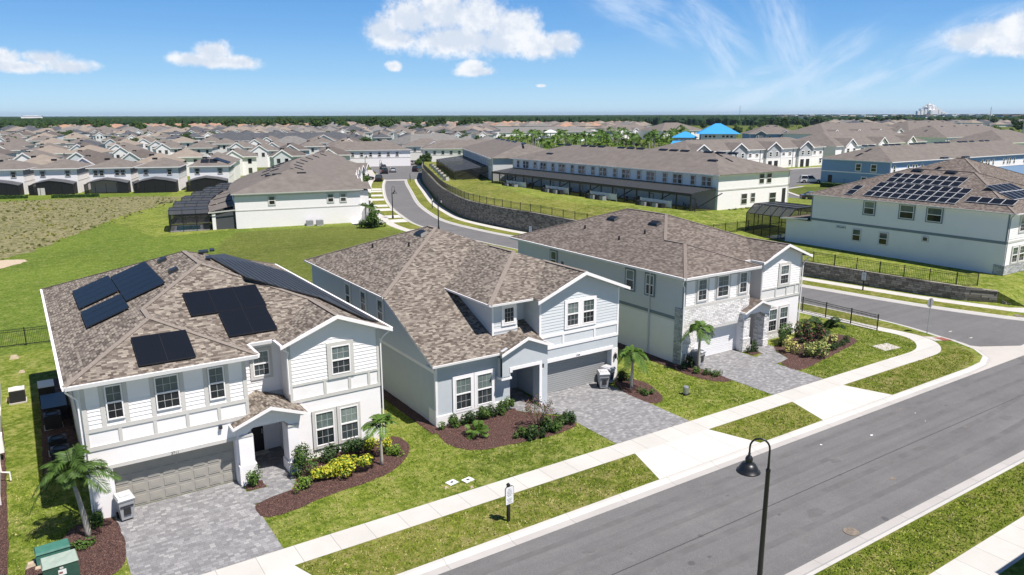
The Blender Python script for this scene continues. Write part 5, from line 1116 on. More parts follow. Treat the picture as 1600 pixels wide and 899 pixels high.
# ------------------------------------------------------------------ the sea of houses beyond: single houses, copied from a few models
def far_model(kind, wall, roofm, lab, grp):
    w, D, EZ = (10.4, 12.5, 5.6) if kind != 'low' else (12, 14, 3.1)
    root = thing('far_house', lab, 'house', (0,0,-50), 0, grp)
    b = MB(); b.box(0,0,0,w,D,EZ,wall)
    if kind == 'gable': b.box(w*.12,-1,0,w*.62,.1,EZ,wall); b.extr([(w*.12,-1,EZ),(w*.62,-1,EZ),(w*.37,-1,EZ+1.5)], (0,1,0), wall)
    b.build('wall', root)
    b = MB(); e = EZ+.05; hip(b, -.5, w+.5, -.5, D+.5, e, .4, roofm); b.face([(-.5,-.5,EZ),(w+.5,-.5,EZ),(w+.5,D+.5,EZ),(-.5,D+.5,EZ)], 'white_paint')
    gutter(b, (-.5,-.5,e), (w+.5,-.5,e), -YV, h=.25, w=.06)
    if kind == 'gable':
        u0, u1 = w*.08, w*.66; um = (u0+u1)/2; gz = e+1.9
        b.roof([(u0,-1.2,e),(um,-1.2,gz),(um,4,gz),(u0,-.5,e)], roofm); b.roof([(u1,-1.2,e),(um,-1.2,gz),(um,4,gz),(u1,-.5,e)], roofm)
        b.extr([(u0-.1,-1.25,e-.1),(um,-1.25,gz),(u1+.1,-1.25,e-.1),(u1+.1,-1.25,e-.45),(um,-1.25,gz-.38),(u0-.1,-1.25,e-.45)], (0,.08,0), 'white_paint')
    b.build('roof', root)
    ws = ((2.2,3.2,3.6,4.9,-1 if kind == 'gable' else 0),(4.6,5.6,3.6,4.9,-1 if kind == 'gable' else 0),(8.0,9.0,3.6,4.9,0),(8.0,9.0,.8,2.3,0)) if kind != 'low' else ((2,3.4,.8,2.2,0),(8,9.4,.8,2.2,0))
    for a, c, v0, v1, y in ws:
        b = MB(); b.ob(front(y), a-.1, v0-.1, 0, c+.1, v1+.1, .04, 'trim_grey'); b.ob(front(y), a, v0, .04, c, v1, .06, 'glass'); b.build('window', root)
    if kind != 'low':
        b = MB(); b.box(w*.3,D*.3,e+1.4,w*.3+1.2,D*.3+.4,e+2.1,'black_metal'); b.build('roof_vent', root)
    return root
far_specs = [('gable','white_paint','roof_brown','white gabled two-storey house with brown roof in the dense rows left of the curved street','white gabled houses in the dense rows'),
 ('hip','wall_pale','roof_brown','pale grey two-storey house with hipped brown roof in the dense rows left of the street','pale grey hipped houses in the dense rows'),
 ('hip','white_paint','roof_tan','white two-storey house with tan hipped roof in the dense rows left of the curved street','white hipped houses in the dense rows'),
 ('gable','siding_blue','roof_darkbrown','pale blue gabled two-storey house in the dense rows left of the curved street','pale blue gabled houses in the dense rows'),
 ('hip','stucco_blue','roof_slate','blue-grey house with dark slate roof in the far dense rows','dark-roofed houses in the far dense rows'),
 ('low','white_paint','roof_grey','low white bungalow with grey hipped roof in the far dense rows','grey-roofed bungalows in the far dense rows')]
far_short = ['white gabled brown-roofed house','pale grey brown-roofed house','white tan-roofed house','pale blue gabled house','blue-grey slate-roofed house','white grey-roofed bungalow']
models = [far_model(*s) for s in far_specs]; used = [False]*6; placed = 0; rr = random.Random(5)
def put(mi, x, y, a, sc=1, rc=None):
    global placed
    if not used[mi]:
        used[mi] = True; r = models[mi]; r.location = (x,y,-.15); r.rotation_euler = (0,0,a); r.scale = (sc,1,1)
    else: r = dup(models[mi], (x,y,-.15), a, scale=(sc,1,1))
    r['label'] = far_specs[mi][3]
    if rc and rc[0] < 9 and rc[1] < 20: r['label'] = far_short[mi]+', %s from the left in row %s behind the field houses' % (ordn[rc[1]], ordn[rc[0]])
    placed += 1
def pxof(x, y, z=3):
    v = Vector((x,y,z-CAMH)); c = v.dot(fw); return (800+FPX*v.dot(r2)/c, 449.5-FPX*v.dot(u2)/c) if c > 1 else (-1e4, 0)
cells = []
def q_x(x, y): return pxof(x+6, y+6)[0]
a0 = radians(-18.3); ux, uy = cos(a0), sin(a0); vx, vy = -sin(a0), cos(a0)
for r in range(14):
    dv = 21+r*27+(r//2)*9+(r*r)*.5
    for c in range(-10, 46):
        u = c*(13.3+(r>5)*1.5)+(r % 3)*4+rr.uniform(-.8,.8); jx, jy = rr.uniform(-1.2,1.2), rr.uniform(-2.5,2.5); x = -6+ux*u+vx*dv+jx; y = 197.5+uy*u+vy*dv+jy
        q = pxof(x+6, y+6)
        lim = 575 if r < 3 else (640 if r < 6 else 760)
        if dv < 440 and rr.random() > .05 and -60 < q[0] < lim and not (x > 60 and y < 175) and not (80 < x < 130 and y < 262 and r < 6):
            cells.append((math.hypot(x,y), x, y, r, u))
cells.sort(); rest = []
ordn = ['first','second','third','fourth','fifth','sixth','seventh','eighth','ninth','tenth','eleventh','twelfth','thirteenth','fourteenth','fifteenth','sixteenth','seventeenth','eighteenth','nineteenth','twentieth']
for n_, (d, x, y, r, u_) in enumerate(cells):
    k = rr.random()
    mi = (0 if k < .42 else 1 if k < .6 else 2 if k < .82 else 3) if r < 4 else ((4 if k < .75 else 5) if r in (6, 9) and q_x(x, y) > 240 else (4 if k < .16 else 5 if k < .36 else 0 if k < .55 else 1 if k < .72 else 2 if k < .9 else 3))
    if placed < 262: put(mi, x, y, a0+rr.uniform(-.08,.08)+(0 if r < 7 else rr.choice([0,0,.35])), rr.uniform(.84,.98), (r, sorted(c[4] for c in cells if c[3] == r).index(u_)))
    else: rest.append((x, y, mi))
for i in range(6):
    if not used[i]:
        for ch in list(models[i].children): bpy.data.objects.remove(ch)
        bpy.data.objects.remove(models[i])
# beyond three hundred: the distant roofs as one mass
b = MB(); rr = random.Random(9)
def tiny(x, y, wall, roofm, w, D, EZ, a=0):
    ca, sa = cos(a), sin(a); T = lambda X, Y, Z: (x+X*ca-Y*sa, y+X*sa+Y*ca, Z-.15)
    b.hexa([T(0,0,0),T(w,0,0),T(w,D,0),T(0,D,0)], [T(0,0,EZ),T(w,0,EZ),T(w,D,EZ),T(0,D,EZ)], wall); hip(b, -.6, w+.6, -.6, D+.6, EZ, .42, roofm, T)
for x, y, mi in rest: tiny(x, y, rr.choice(['white_paint','wall_pale','stucco_blue']), rr.choice(['roof_brown','roof_grey','roof_tan','roof_slate']), 12, 15, rr.choice([3.2,5.6]), a0)
def scatter(px0, px1, y0, y1, n, walls, roofs, seed, sz=1):
    r_ = random.Random(seed)
    for i in range(n):
        py = y0+(y1-y0)*(r_.random()**.9); p = G(r_.uniform(px0, px1), py, 0); tiny(p.x, p.y, r_.choice(walls), r_.choice(roofs), r_.uniform(13,17)*sz, r_.uniform(14,20)*sz, r_.choice([3.2,3.2,5.6]), r_.choice([a0, a0+.35, -.6]))
scatter(60, 470, 201.5, 209.5, 620, ['white_paint','wall_pale'], ['roof_orange','roof_orange','roof_orange','roof_tan'], 1)
scatter(0, 480, 209.5, 219, 330, ['white_paint','siding_blue','wall_pale'], ['roof_grey','roof_brown','roof_tan','roof_slate'], 2)
scatter(440, 1000, 198.5, 206, 700, ['white_paint','wall_pale'], ['roof_grey','roof_brown','roof_tan','roof_orange'], 3)
scatter(440, 760, 206, 217, 380, ['white_paint','siding_blue','wall_pale'], ['roof_grey','roof_brown','roof_tan','roof_slate'], 4)
scatter(1280, 1600, 189, 199, 300, ['white_paint','wall_pale'], ['roof_grey','roof_slate','roof_tan','roof_brown'], 6, 1.1)
o_ = b.build('distant_houses', loc=(200,900,0)); o_['kind'] = 'stuff'; tag(o_, 'distant mass of small roofs below the forest line, orange left and grey right', 'houses')
# houses standing around the end of the curved street
for i, (px, py, a, mi, w) in enumerate(((465,268,-.2,0,1),)): pass
def near_far(name, lab, x, y, rz, L, D, EZ, wall, roofm, gables=(), wins=None):
    return block(name, lab, x, y, -.1, rz, L, D, EZ, .36, wall, wall, roofm, wins or [(1+k*3, 2+k*3, EZ-2.1, EZ-.8, 0) for k in range(max(1,int(L/3)-1))], gables=gables, cat='house')
p = G(560, 249); near_far('corner_house', 'white two-storey house with plain bright side wall at the end of the curved street', p.x-10, p.y+6, radians(-20), 14, 16, 5.6, 'stucco_white', 'roof_brown', [(4,12,1)])
p = G(627, 250); near_far('corner_house', 'white house with open carport behind the small trees at the street end', p.x, p.y-2, radians(-28), 17, 14, 5.4, 'stucco_white', 'roof_brown', [(9,15,1)])
p = G(668, 256); near_far('corner_house', 'brown-roofed white house just left of the top of the retaining wall', p.x, p.y+4, radians(-28), 36, 15, 5.2, 'stucco_white', 'roof_brown')
p = G(490, 238); near_far('corner_house', 'white house with three dark windows under its gable, over the ridge of the row', p.x-4, p.y-4, radians(-18), 14, 15, 5.6, 'stucco_white', 'roof_brown', [(3,12,1)], [(4.2,5.2,3.4,4.6,-.8),(6.9,7.9,3.4,4.6,-.8),(9.6,10.6,3.4,4.6,-.8)])
p = G(332, 262); near_far('corner_house', 'wide white house with a row of windows beyond the solar-panelled field house', p.x+30, p.y-22, radians(-18), 30, 14, 5.6, 'stucco_white', 'roof_brown')
# ------------------------------------------------------------------ retaining wall, fences
def ret_wall():
    root = thing('retaining_wall', 'long curved grey-brown block retaining wall along the far side of the curving side street', 'retaining wall', (WL[0][0], WL[0][1], 0)); o = root.location
    b = MB(o); c = MB(o); A = WL; B = offs(WL, .3)
    for i in range(len(A)-1):
        h0, h1 = wz(A[i][1]), wz(A[i+1][1])
        b.hexa([(*A[i],-.02),(*B[i],-.02),(*B[i+1],-.02),(*A[i+1],-.02)], [(*A[i],h0),(*B[i],h0),(*B[i+1],h1),(*A[i+1],h1)], 'retaining_block')
    A2 = offs(WL, -.04); B2_ = offs(WL, .34)
    for i in range(len(A)-1):
        h0, h1 = wz(A[i][1]), wz(A[i+1][1]); c.hexa([(*A2[i],h0),(*B2_[i],h0),(*B2_[i+1],h1),(*A2[i+1],h1)], [(*A2[i],h0+.1),(*B2_[i],h0+.1),(*B2_[i+1],h1+.1),(*A2[i+1],h1+.1)], 'retaining_block')
    x, y = WL[0]; rr = random.Random(2)
    for k in range(14): s = rr.uniform(.14,.3); a = x+.1+rr.uniform(-.1,.8); q = y-.2-rr.uniform(0,1.2); b.box(a,q,-.02,a+s,q+s,max(.12,.9-(y-q)*.7)*rr.uniform(.5,1),'retaining_block')
    b.build('wall_blocks', root); c.build('wall_cap', root)
ret_wall()
def fence(label, path, zf, h=1.2, post=2.4, pick=.115, base=None, name='metal_fence', maxpost=99):
    p0 = path[0]; root = thing(name, label, 'fence', (p0[0], p0[1], zf(*p0))); o = root.location
    P = [Vector((x, y, 0)) for x, y in path]; seg = [(a-b).length for a, b in zip(P, P[1:])]; tot = sum(seg)
    def at(s):
        for a, b, L in zip(P, P[1:], seg):
            if s <= L+1e-6: q = a+(b-a)*(s/L); return Vector((q.x, q.y, zf(q.x, q.y)))
            s -= L
        q = P[-1]; return Vector((q.x, q.y, zf(q.x, q.y)))
    n = max(1, min(maxpost, round(tot/post)))
    for k in range(n+1):
        b = MB(o); q = at(tot*k/n); b.box(q.x-.035,q.y-.035,q.z,q.x+.035,q.y+.035,q.z+h+.06,'black_metal'); b.box(q.x-.045,q.y-.045,q.z+h+.06,q.x+.045,q.y+.045,q.z+h+.09,'black_metal'); b.build('post', root)
    b = MB(o); m = max(n*2, int(tot/2.4))
    for k in range(m):
        a, c = at(tot*k/m), at(tot*(k+1)/m)
        for z in (.12, h-.17, h): b.bar(a+ZV*z, c+ZV*z, .03, .035, 'black_metal')
    b.build('rail', root); b = MB(o); k = 0.
    while k < tot: q = at(k); b.bar(q+ZV*.06, q+ZV*h, .017, .017, 'black_metal'); k += pick
    b.build('pickets', root); return root
wl2 = [p for p in offs(WL, .45) if p[1] > 33.4]
fence('long black picket fence standing on top of the curved retaining wall', [(74.5,33.2)]+wl2, lambda x, y: wz(y)+.02, 1.15, 2.3, .16)
fence('short black picket fence ending at the pavement beside the house with ledge stone', [(56.55,32.2),(56.75,39.8),(56.2,44)], lambda x, y: 0, 1.25, 2.55)
fence('black picket fence crossing the grass behind the solar-panelled house, left edge', [(-3.3,66.2),(12,64.6)], lambda x, y: 0, 1.35, 2.6)
fence('black picket fence on the raised lawn between dark pool cage and long white block', [(66,66.1),(82,66.1)], lambda x, y: tz(y, x-62.5), 1.3, 2.4)
# ------------------------------------------------------------------ street lamps
def lamp(label, x, y, h, rz, big=False, z=0):
    root = thing('street_lamp', label, 'street lamp', (x,y,z), rz, None if big else 'black street lamps with curved arms')
    n = 14 if big else 8; b = MB(); b.lathe([(.17,0),(.17,.35),(.12,.5),(.095,.8),(.072,h-1.15),(.072,h-1.1)], 'black_metal', (0,0,0), n); b.lathe([(.08,h-1.16),(.08,h-1.08)], 'black_metal', (0,0,0), n); b.build('pole', root, smooth=False)
    b = MB(); pts = [(0,0,h-1.1)]; R = .31
    pts += [(R-R*cos(a), 0, h-.36+R*sin(a)*1.05) for a in [pi*k/10 for k in range(11)]]; pts.append((2*R,0,h-.58)); b.tube(pts, [.045]+[.032]*(len(pts)-1), 'black_metal', n); b.build('arm', root, smooth=True)
    b = MB(); c = (2*R,0,h-1.18)
    b.lathe([(.02,.62),(.045,.60),(.04,.52),(.09,.48),(.125,.40),(.12,.32),(.10,.28),(.22,.22),(.30,.10),(.33,0),(.385,-.03),(.40,-.06),(.38,-.075),(.28,-.03)], 'black_metal', c, 22 if big else 10); s = b.build('lamp_shade', root, smooth=True)
    b = MB(); b.lathe([(.22,-.03),(.17,-.10),(.05,-.14)], 'glass_blind', c, 12); b.build('lens', s); return root
lamp('tall black street lamp with bell shade in the near right foreground', 19.5, 14.25, 6.7, radians(128), True)
def lamp_top(px, py, h, lab, rz, z=0):
    q = G(px, py, h+z); lamp(lab, q.x, q.y, h, rz, z=z)
lamp_top(612,291.5,5.4,'black street lamp on the left verge where the side street bends, full pole visible', radians(20))
lamp_top(684,304,5.4,'black street lamp rising behind the roof of the blue-grey house, over the side street', radians(20))
lamp_top(593,250,5.6,'black street lamp by the dark car on the left verge of the side street', radians(20))
lamp_top(570,240,5.6,'thin black street lamp farthest left at the far crossing', radians(20))
lamp_top(1583,351,5.6,'black street lamp in front of the large solar-panelled house at the right edge', radians(175), 0)
lamp_top(1330,251,5.6,'black street lamp before the blue townhouse end wall', radians(-20), 1.3)
lamp_top(1391,254,5.6,'black street lamp at the corner of the blue townhouse block', radians(160), 1.3)
# ------------------------------------------------------------------ signs
def sign_post(label, x, y, rz=0, h=1.72, w=.46, ph=.84, z=0):
    root = thing('sign_post', label, 'sign', (x,y,z), rz); b = MB(); b.box(-.055,-.055,0,.055,.055,h,'black_metal'); b.hexa([(-.075,-.075,h),(.075,-.075,h),(.075,.075,h),(-.075,.075,h)], [(-.02,-.02,h+.08),(.02,-.02,h+.08),(.02,.02,h+.08),(-.02,.02,h+.08)], 'black_metal'); b.build('post', root)
    b = MB(); z1 = h-.04; b.extr([(-w/2,-.09,z1-ph),(w/2,-.09,z1-ph),(w/2,-.09,z1-.07),(w/2-.08,-.09,z1),(-w/2+.08,-.09,z1),(-w/2,-.09,z1-.07)], (0,.03,0), 'black_metal'); e = .022
    b.extr([(-w/2+e,-.094,z1-ph+e),(w/2-e,-.094,z1-ph+e),(w/2-e,-.094,z1-.07-e*.4),(w/2-.08,-.094,z1-e),(-w/2+.08,-.094,z1-e),(-w/2+e,-.094,z1-.07-e*.4)], (0,.003,0), 'sign_white'); p = b.build('panel', root)
    b = MB(); r = random.Random(int(x*7)); zz = z1-.13
    for k, ww in enumerate((.12,.2,.26,.22,.28,.18,.0,.27,.25,.15,.24)):
        v = zz-k*.062; u = -ww/2
        while u < ww/2-.01: d = r.uniform(.02,.05); b.box(u,-.0965,v-.011,min(u+d,ww/2),-.0945,v+.011,'ink_green' if k == 7 else 'ink'); u += d+.014
    b.build('lettering', p); return root
sign_post('white notice panel on a black post in the verge in front of the middle house', 15.88, 24.35, radians(4))
q = G(1348,454); sign_post('white notice panel on a black post below the retaining wall, right of the ledge-stone house', q.x, q.y, radians(-75), 1.9)
q = G(829,374); sign_post('white notice panel on a black post at the far kerb, between the two right-hand roofs', q.x, q.y, radians(-60), 1.9)
q = G(675.5,326); sign_post('small sign post seen edge-on in the verge at the bend of the side street', q.x, q.y, radians(10), 1.9, .3, .45)
q = G(641,285); sign_post('small sign post at the far crossing', q.x, q.y, radians(-60), 2.2, .3, .45)
def stop_sign():
    q = G(1448.5,521); root = thing('stop_sign', 'octagonal stop sign seen from its grey back on a thin post at the corner', 'stop sign', (q.x,q.y,0), radians(-8)); b = MB(); b.bar((0,0,0),(0,0,2.85),.055,.045,'galv'); b.build('post', root)
    m, g, bs = newmat('sign_red'); bs.inputs['Base Color'].default_value = (.45,.02,.02,1); R = .39; c = 2.5
    oc = [(R*cos(pi/8+k*pi/4), R*sin(pi/8+k*pi/4)) for k in range(8)]
    b = MB(); b.extr([(x,.045,c+z) for x, z in oc], (0,-.012,0), 'galv'); p = b.build('panel', root)
    b = MB(); b.face([(x,.048,c+z) for x, z in oc], 'sign_white'); b.face([(x*.93,.0495,c+z*.93) for x, z in oc], 'sign_red'); b.build('face', p)
    l = letters(None, 'STOP', (Vector((0,0,0)), Vector((-1,0,0)), Vector((0,1,0))), 0, c-.1, .3, 'sign_white', .053); l.name = 'lettering'; l.parent = p
stop_sign()
# ------------------------------------------------------------------ small things round the houses
def bin_(label, x, y, rz):
    root = thing('wheelie_bin', label, 'bin', (x,y,.02), rz); b = MB()
    b.hexa([(-.24,-.28,.08),(.24,-.28,.08),(.24,.24,.08),(-.24,.24,.08)], [(-.32,-.36,1.0),(.32,-.36,1.0),(.32,.36,1.0),(-.32,.36,1.0)], 'bin_grey'); b.box(-.34,-.38,.94,.34,.38,1.0,'bin_grey')
    b.box(-.14,-.345,.3,.14,-.31,.62,'dark_plastic'); b.box(-.26,-.37,.68,.26,-.335,.74,'dark_plastic'); bd = b.build('body', root)
    b = MB(); b.hexa([(-.35,-.4,1.0),(.35,-.4,1.0),(.35,.38,1.0),(-.35,.38,1.0)], [(-.31,-.34,1.09),(.31,-.34,1.09),(.31,.34,1.12),(-.31,.34,1.12)], 'bin_lid'); b.box(-.2,-.2,1.1,.2,.18,1.13,'bin_lid'); b.build('lid', root)
    b = MB(); b.bar((-.3,.42,1.0),(.3,.42,1.0),.04,.04,'dark_plastic'); b.build('handle', root)
    for s in (-.27,.27): b = MB(); b.tube([(s-.035,.25,.14),(s+.035,.25,.14)], .14, 'tyre', 12); b.build('wheel', root)
bin_('grey wheelie bin at the left end of the beige garage door', 2.25, 33.75, radians(8))
bin_('grey wheelie bin in front of the grey garage door, in the sun', 29.75, 34.5, radians(-25))
bin_('grey wheelie bin against the pillar right of the grey garage door, behind the other bin', 30.55, 35.0, radians(15))
bin_('dark-faced wheelie bin left of the white garage door of the ledge-stone house', 38.15, 34.25, radians(10))
def util_box(label, cx, cy, w, d, h, rz, body, top, tagm=True):
    root = thing('utility_box', label, 'utility box', (cx,cy,0), rz); b = MB(); b.box(-w/2-.1,-d/2-.1,0,w/2+.1,d/2+.1,.06,'plain_concrete'); b.build('base', root)
    b = MB(); b.box(-w/2,-d/2,.06,w/2,d/2,h-.08,body); b.build('body', root)
    b = MB(); b.hexa([(-w/2-.02,-d/2-.03,h-.08),(w/2+.02,-d/2-.03,h-.08),(w/2+.02,d/2+.02,h-.08),(-w/2-.02,d/2+.02,h-.08)], [(-w/2+.02,-d/2+.02,h),(w/2-.02,-d/2+.02,h),(w/2-.02,d/2-.02,h+.03),(-w/2+.02,d/2-.02,h+.03)], top); b.build('lid', root)
    if tagm:
        b = MB(); b.box(-.1,-d/2-.006,.36,.16,-d/2,.58,'sign_white'); b.box(-.08,-d/2-.008,.42,.04,-d/2-.006,.5,'brick_red'); b.box(-.04,-d/2-.006,h-.24,.08,-d/2,h-.16,'cushion'); b.build('sticker', root)
q = G(92,872,.85); util_box('large green transformer box with weathered pale top, bottom left', q.x, q.y-.05, 1.15, .75, .85, radians(3), 'box_green', 'box_top')
q = G(81,854,.6); util_box('low dark green utility box behind the large green transformer box', q.x, q.y+.02, 1.15, .55, .6, radians(3), 'box_teal', 'box_teal', False)
def ac(label, x, y, rz=0, top='black_metal', body='dark_plastic', z=0, grp=None, s=.4):
    root = thing('ac_unit', label, 'air conditioner', (x,y,z), rz, grp); b = MB(); b.box(-s-.06,-s-.06,0,s+.06,s+.06,.08,'plain_concrete'); b.build('base', root)
    b = MB(); b.box(-s,-s,.08,s,s,.82,body)
    for k in range(8): zz = .14+k*.08; b.box(-s-.012,-s-.012,zz,s+.012,s+.012,zz+.03,body)
    b.build('body', root); b = MB(); b.lathe([(s*.98,.82),(s*1.0,.87),(s*.8,.9),(s*.74,.86),(s*.74,.83),(.05,.84)], top, (0,0,0), 16); b.box(-s-.015,-s-.015,.82,s+.015,s+.015,.85,top); b.build('fan_guard', root)
ac('black air conditioner with a pale beige top beside the wall at the left edge', -1.45, 52.6, 0, 'cushion')
ac('black air conditioner farthest back in the shade beside the nearest left house', .15, 46.8)
ac('black air conditioner in the shade beside the nearest left house, middle of the three', .2, 42.9)
ac('black air conditioner in the shade beside the nearest left house, closest of the three', .25, 41.4)
b = MB(); b.box(-.25,47.6,0,.9,50.0,.9,'dark_plastic'); b.box(-.3,47.5,.9,.95,50.1,.95,'black_metal'); tag(b.build('equipment_cabinet', loc=(.3,48.8,0)), 'black equipment cabinet in the shade beside the nearest left house', 'cabinet')
b = MB(); b.box(-.35,51.0,0,.5,52.4,1.1,'dark_plastic'); b.box(-.35,51.0,1.1,.5,52.4,1.14,'sign_white'); tag(b.build('pool_equipment', loc=(0,51.7,0)), 'dark pool equipment box with a pale edge behind the air conditioners', 'equipment')
q = G(1071,617); root = thing('cable_pedestal', 'short grey cable pedestal in the lawn left of the ledge-stone house', 'pedestal', (q.x,q.y,0)); b = MB(); b.box(-.2,-.16,.0,.2,.16,.12,'dark_plastic'); b.build('base', root); b = MB(); b.lathe([(.18,.1),(.19,.5),(.16,.56),(.04,.58)], 'galv', (0,0,0), 12); b.build('cap', root)
for i, (px, py) in enumerate(((706,755),(731,751))):
    q = G(px, py); root = thing('meter_cover', 'white square meter cover with a dark lid in the lawn, %s of the pair' % ('left' if i == 0 else 'right'), 'meter cover', (q.x,q.y,.01), .2); b = MB(); b.box(-.25,-.2,0,.25,.2,.035,'sign_white'); b.build('frame', root); b = MB(); b.box(-.07,-.06,.036,.08,.06,.045,'dark_plastic'); b.build('lid', root)
for i, (px, py) in enumerate(((1397,554),(1405,552))): pass
rr = random.Random(8)
for px, py, s in ((697,763,.1),(737,762,.09),(16,625,.25),(22,560,.3),(34,582,.2),(50,885,.22),(60,890,.15),(120,850,.14),(500,742,.12),(605,700,.15)):
    q = G(px, py); b = MB(); bm_ = [(q.x+s*rr.uniform(.7,1.2)*cos(a)*1.0, q.y+s*rr.uniform(.7,1.2)*sin(a)) for a in [k*pi/3 for k in range(6)]]
    b.hexa([(q.x-s,q.y-s*.7,0),(q.x+s*.9,q.y-s,0),(q.x+s,q.y+s*.8,0),(q.x-s*.8,q.y+s,0)], [(q.x-s*.6,q.y-s*.5,s*.7),(q.x+s*.5,q.y-s*.6,s*.8),(q.x+s*.6,q.y+s*.5,s*.7),(q.x-s*.5,q.y+s*.6,s*.65)], 'rock')
    tag(b.build('stone', loc=q), 'pale loose stone lying on the grass or mulch', 'stone', 'pale loose stones')
q = G(735,762)
for x, y in ((45.8,116.6),(47.3,116.2)): ac('grey air conditioner against the white end wall of the row, %s of the pair' % ('left' if x < 46 else 'right'), x-7.5, y-.6, -.2, 'bin_grey', 'bin_grey', 0, None, .5)
# furniture and screens behind the long lanai: air conditioners and privacy panels by the lawn edge
n = 0
for k, (y0, cnt) in enumerate(((126.5,4),(113,5),(100,4),(87.5,5))):
    for j in range(cnt):
        y = y0-j*1.25; ac('pale air conditioner by the lawn edge of the long lanai', 81.9, y, 0, 'black_metal', 'dark_plastic' if j % 2 == 0 else 'bin_grey', 2.95, 'air conditioners along the long lanai', .40)
    root = thing('privacy_screen', 'white panel screen behind the air conditioners of the long lanai, %s' % ['at the far left end','second from the left','third from the left','nearest the right end'][k], 'screen', (82.9, y0-6, 2.9)); b = MB()
    for j in range(4): b.box(-.03,j*1.7,.3,.03,j*1.7+1.6,1.3,'fence_white')
    b.build('panel', root); b = MB()
    for j in range(5): b.box(-.06,j*1.7-.1,0,.06,j*1.7,1.4,'fence_white')
    b.build('post', root)
for k in range(9):
    y = 129-k*6.1; root = thing('patio_set', 'dark patio table and chairs under the long lanai roof', 'patio set', (85.3, y, 2.86), k*.7, 'patio sets under the long lanai roof'); b = MB(); b.lathe([(.05,0),(.05,.7),(.6,.71),(.6,.75)], 'furniture', (0,0,0), 10); b.build('table', root)
    for a in (0,2.1,4.2): b = MB(); x_, y_ = cos(a)*.95, sin(a)*.95; b.box(x_-.25,y_-.25,.38,x_+.25,y_+.25,.45,'furniture'); b.box(x_*1.24-.06,y_*1.24-.25,.1,x_*1.24+.06,y_*1.24+.25,.95,'furniture'); b.box(x_-.22,y_-.22,0,x_-.17,y_-.17,.4,'furniture'); b.box(x_+.17,y_+.17,0,x_+.22,y_+.22,.4,'furniture'); b.build('chair', root)
for k in range(7):
    t = k/7; x = 84.2+t*20.5; y = 142+t*47; ac('pale air conditioner along the second lanai at the top of the wall', x-5.6, y+3.0, .4, 'dark_plastic', 'cushion', 3.1, 'air conditioners along the second lanai', .5)
# ------------------------------------------------------------------ vehicles
def car_model(suv, paint):
    L, Wd, H = (4.9,1.95,1.78) if suv else (4.75,1.85,1.45); root = thing('parked_car', 'x', 'car', (0,0,-60)); hl = L/2
    prof = [(-hl,.35),(-hl+.02,.75),(-hl+.12,.98 if suv else .9),(-hl+.9,1.02 if suv else .95),(hl-1.45,1.02 if suv else .93),(hl-.35,.88 if suv else .76),(hl-.03,.66),(hl,.35)]
    b = MB(); n = len(prof)
    for s in (1,):
        A = [(x,-Wd/2,z) for x, z in prof]; B = [(x,Wd/2,z) for x, z in prof]; b.face(A, paint); b.face(B[::-1], paint)
        for i in range(n): j = (i+1) % n; b.face([A[i],B[i],B[j],A[j]], paint)
    b.box(-hl+.08,-Wd/2+.03,.22,hl-.08,Wd/2-.03,.36,'dark_plastic')
    for sx in (-hl+.85, hl-.9):
        for sy in (-1,1): b.tube([(sx,sy*(Wd/2-.02),.36),(sx,sy*(Wd/2+.012),.36)], .42, 'dark_plastic', 18)
    b.build('body', root)
    x0, x1, x2, x3 = (-hl+.1,-hl+.35,hl-2.15,hl-1.5) if suv else (-hl+.7,-hl+1.45,hl-2.25,hl-1.4); zb = 1.0 if suv else .93; w0, w1 = Wd/2-.06, Wd/2-.24
    b = MB(); lo = [(x0,-w0,zb),(x3,-w0,zb),(x3,w0,zb),(x0,w0,zb)]; hi = [(x1,-w1,H-.04),(x2,-w1,H-.04),(x2,w1,H-.04),(x1,w1,H-.04)]; b.hexa(lo, hi, 'glass'); b.build('window', root)
    b = MB(); b.hexa([(x1-.05,-w1-.03,H-.08),(x2+.06,-w1-.03,H-.08),(x2+.06,w1+.03,H-.08),(x1-.05,w1+.03,H-.08)], [(x1+.08,-w1+.08,H),(x2-.1,-w1+.08,H),(x2-.1,w1-.08,H),(x1+.08,w1-.08,H)], paint)
    for xa, xb in ((x0,x1),(x3,x2),((x0+x3)/2,(x1+x2)/2)):
        for s in (-1,1): b.bar((xa,s*w0,zb),(xb,s*w1,H-.05),.09,.07,paint)
    b.build('roof', root)
    for sx in (-hl+.85, hl-.9):
        for sy in (-1,1):
            b = MB(); y = sy*(Wd/2-.1); b.tube([(sx,y-.11,.34),(sx,y+.13*sy-.0,.34)] if sy > 0 else [(sx,y+.11,.34),(sx,y-.13,.34)], .34, 'tyre', 18); t = b.build('wheel', root); b = MB(); b.tube([(sx,y+sy*.131,.34),(sx,y+sy*.145,.34)], .2, 'chrome', 12); b.build('rim', t)
    for sy in (-1,1):
        b = MB(); b.box(hl-.12,sy*(Wd/2-.3)-.2,.62,hl+.005,sy*(Wd/2-.3)+.2,.74,'sign_white'); b.build('headlight', root); b = MB(); b.box(-hl-.01,sy*(Wd/2-.22)-.15,.72,-hl+.1,sy*(Wd/2-.22)+.15,.9,'tail_red'); b.build('tail_light', root)
    return root
cw, cb_, cs = car_model(True,'car_white'), car_model(False,'car_black'), car_model(False,'car_silver'); csu = car_model(True,'car_black')
def car(m, px, py, z, deg, lab, first=False):
    q = G(px, py, z)
    if first: m.location = q; m.rotation_euler = (0,0,radians(deg)); m['label'] = lab; return
    dup(m, q, radians(deg), lab)
car(cw,1266,286,1.34,-42,'white sport utility car parked left of the blue townhouse end wall', True)
car(cb_,1271,312,1.34,-40,'black saloon car parked between the pool cage and the white block', True)
car(cs,614,269,.05,68,'silver car driving on the far street beyond the crossing', True)
car(csu,601,271,.05,68,'black sport utility car beside the silver car on the far street', True)
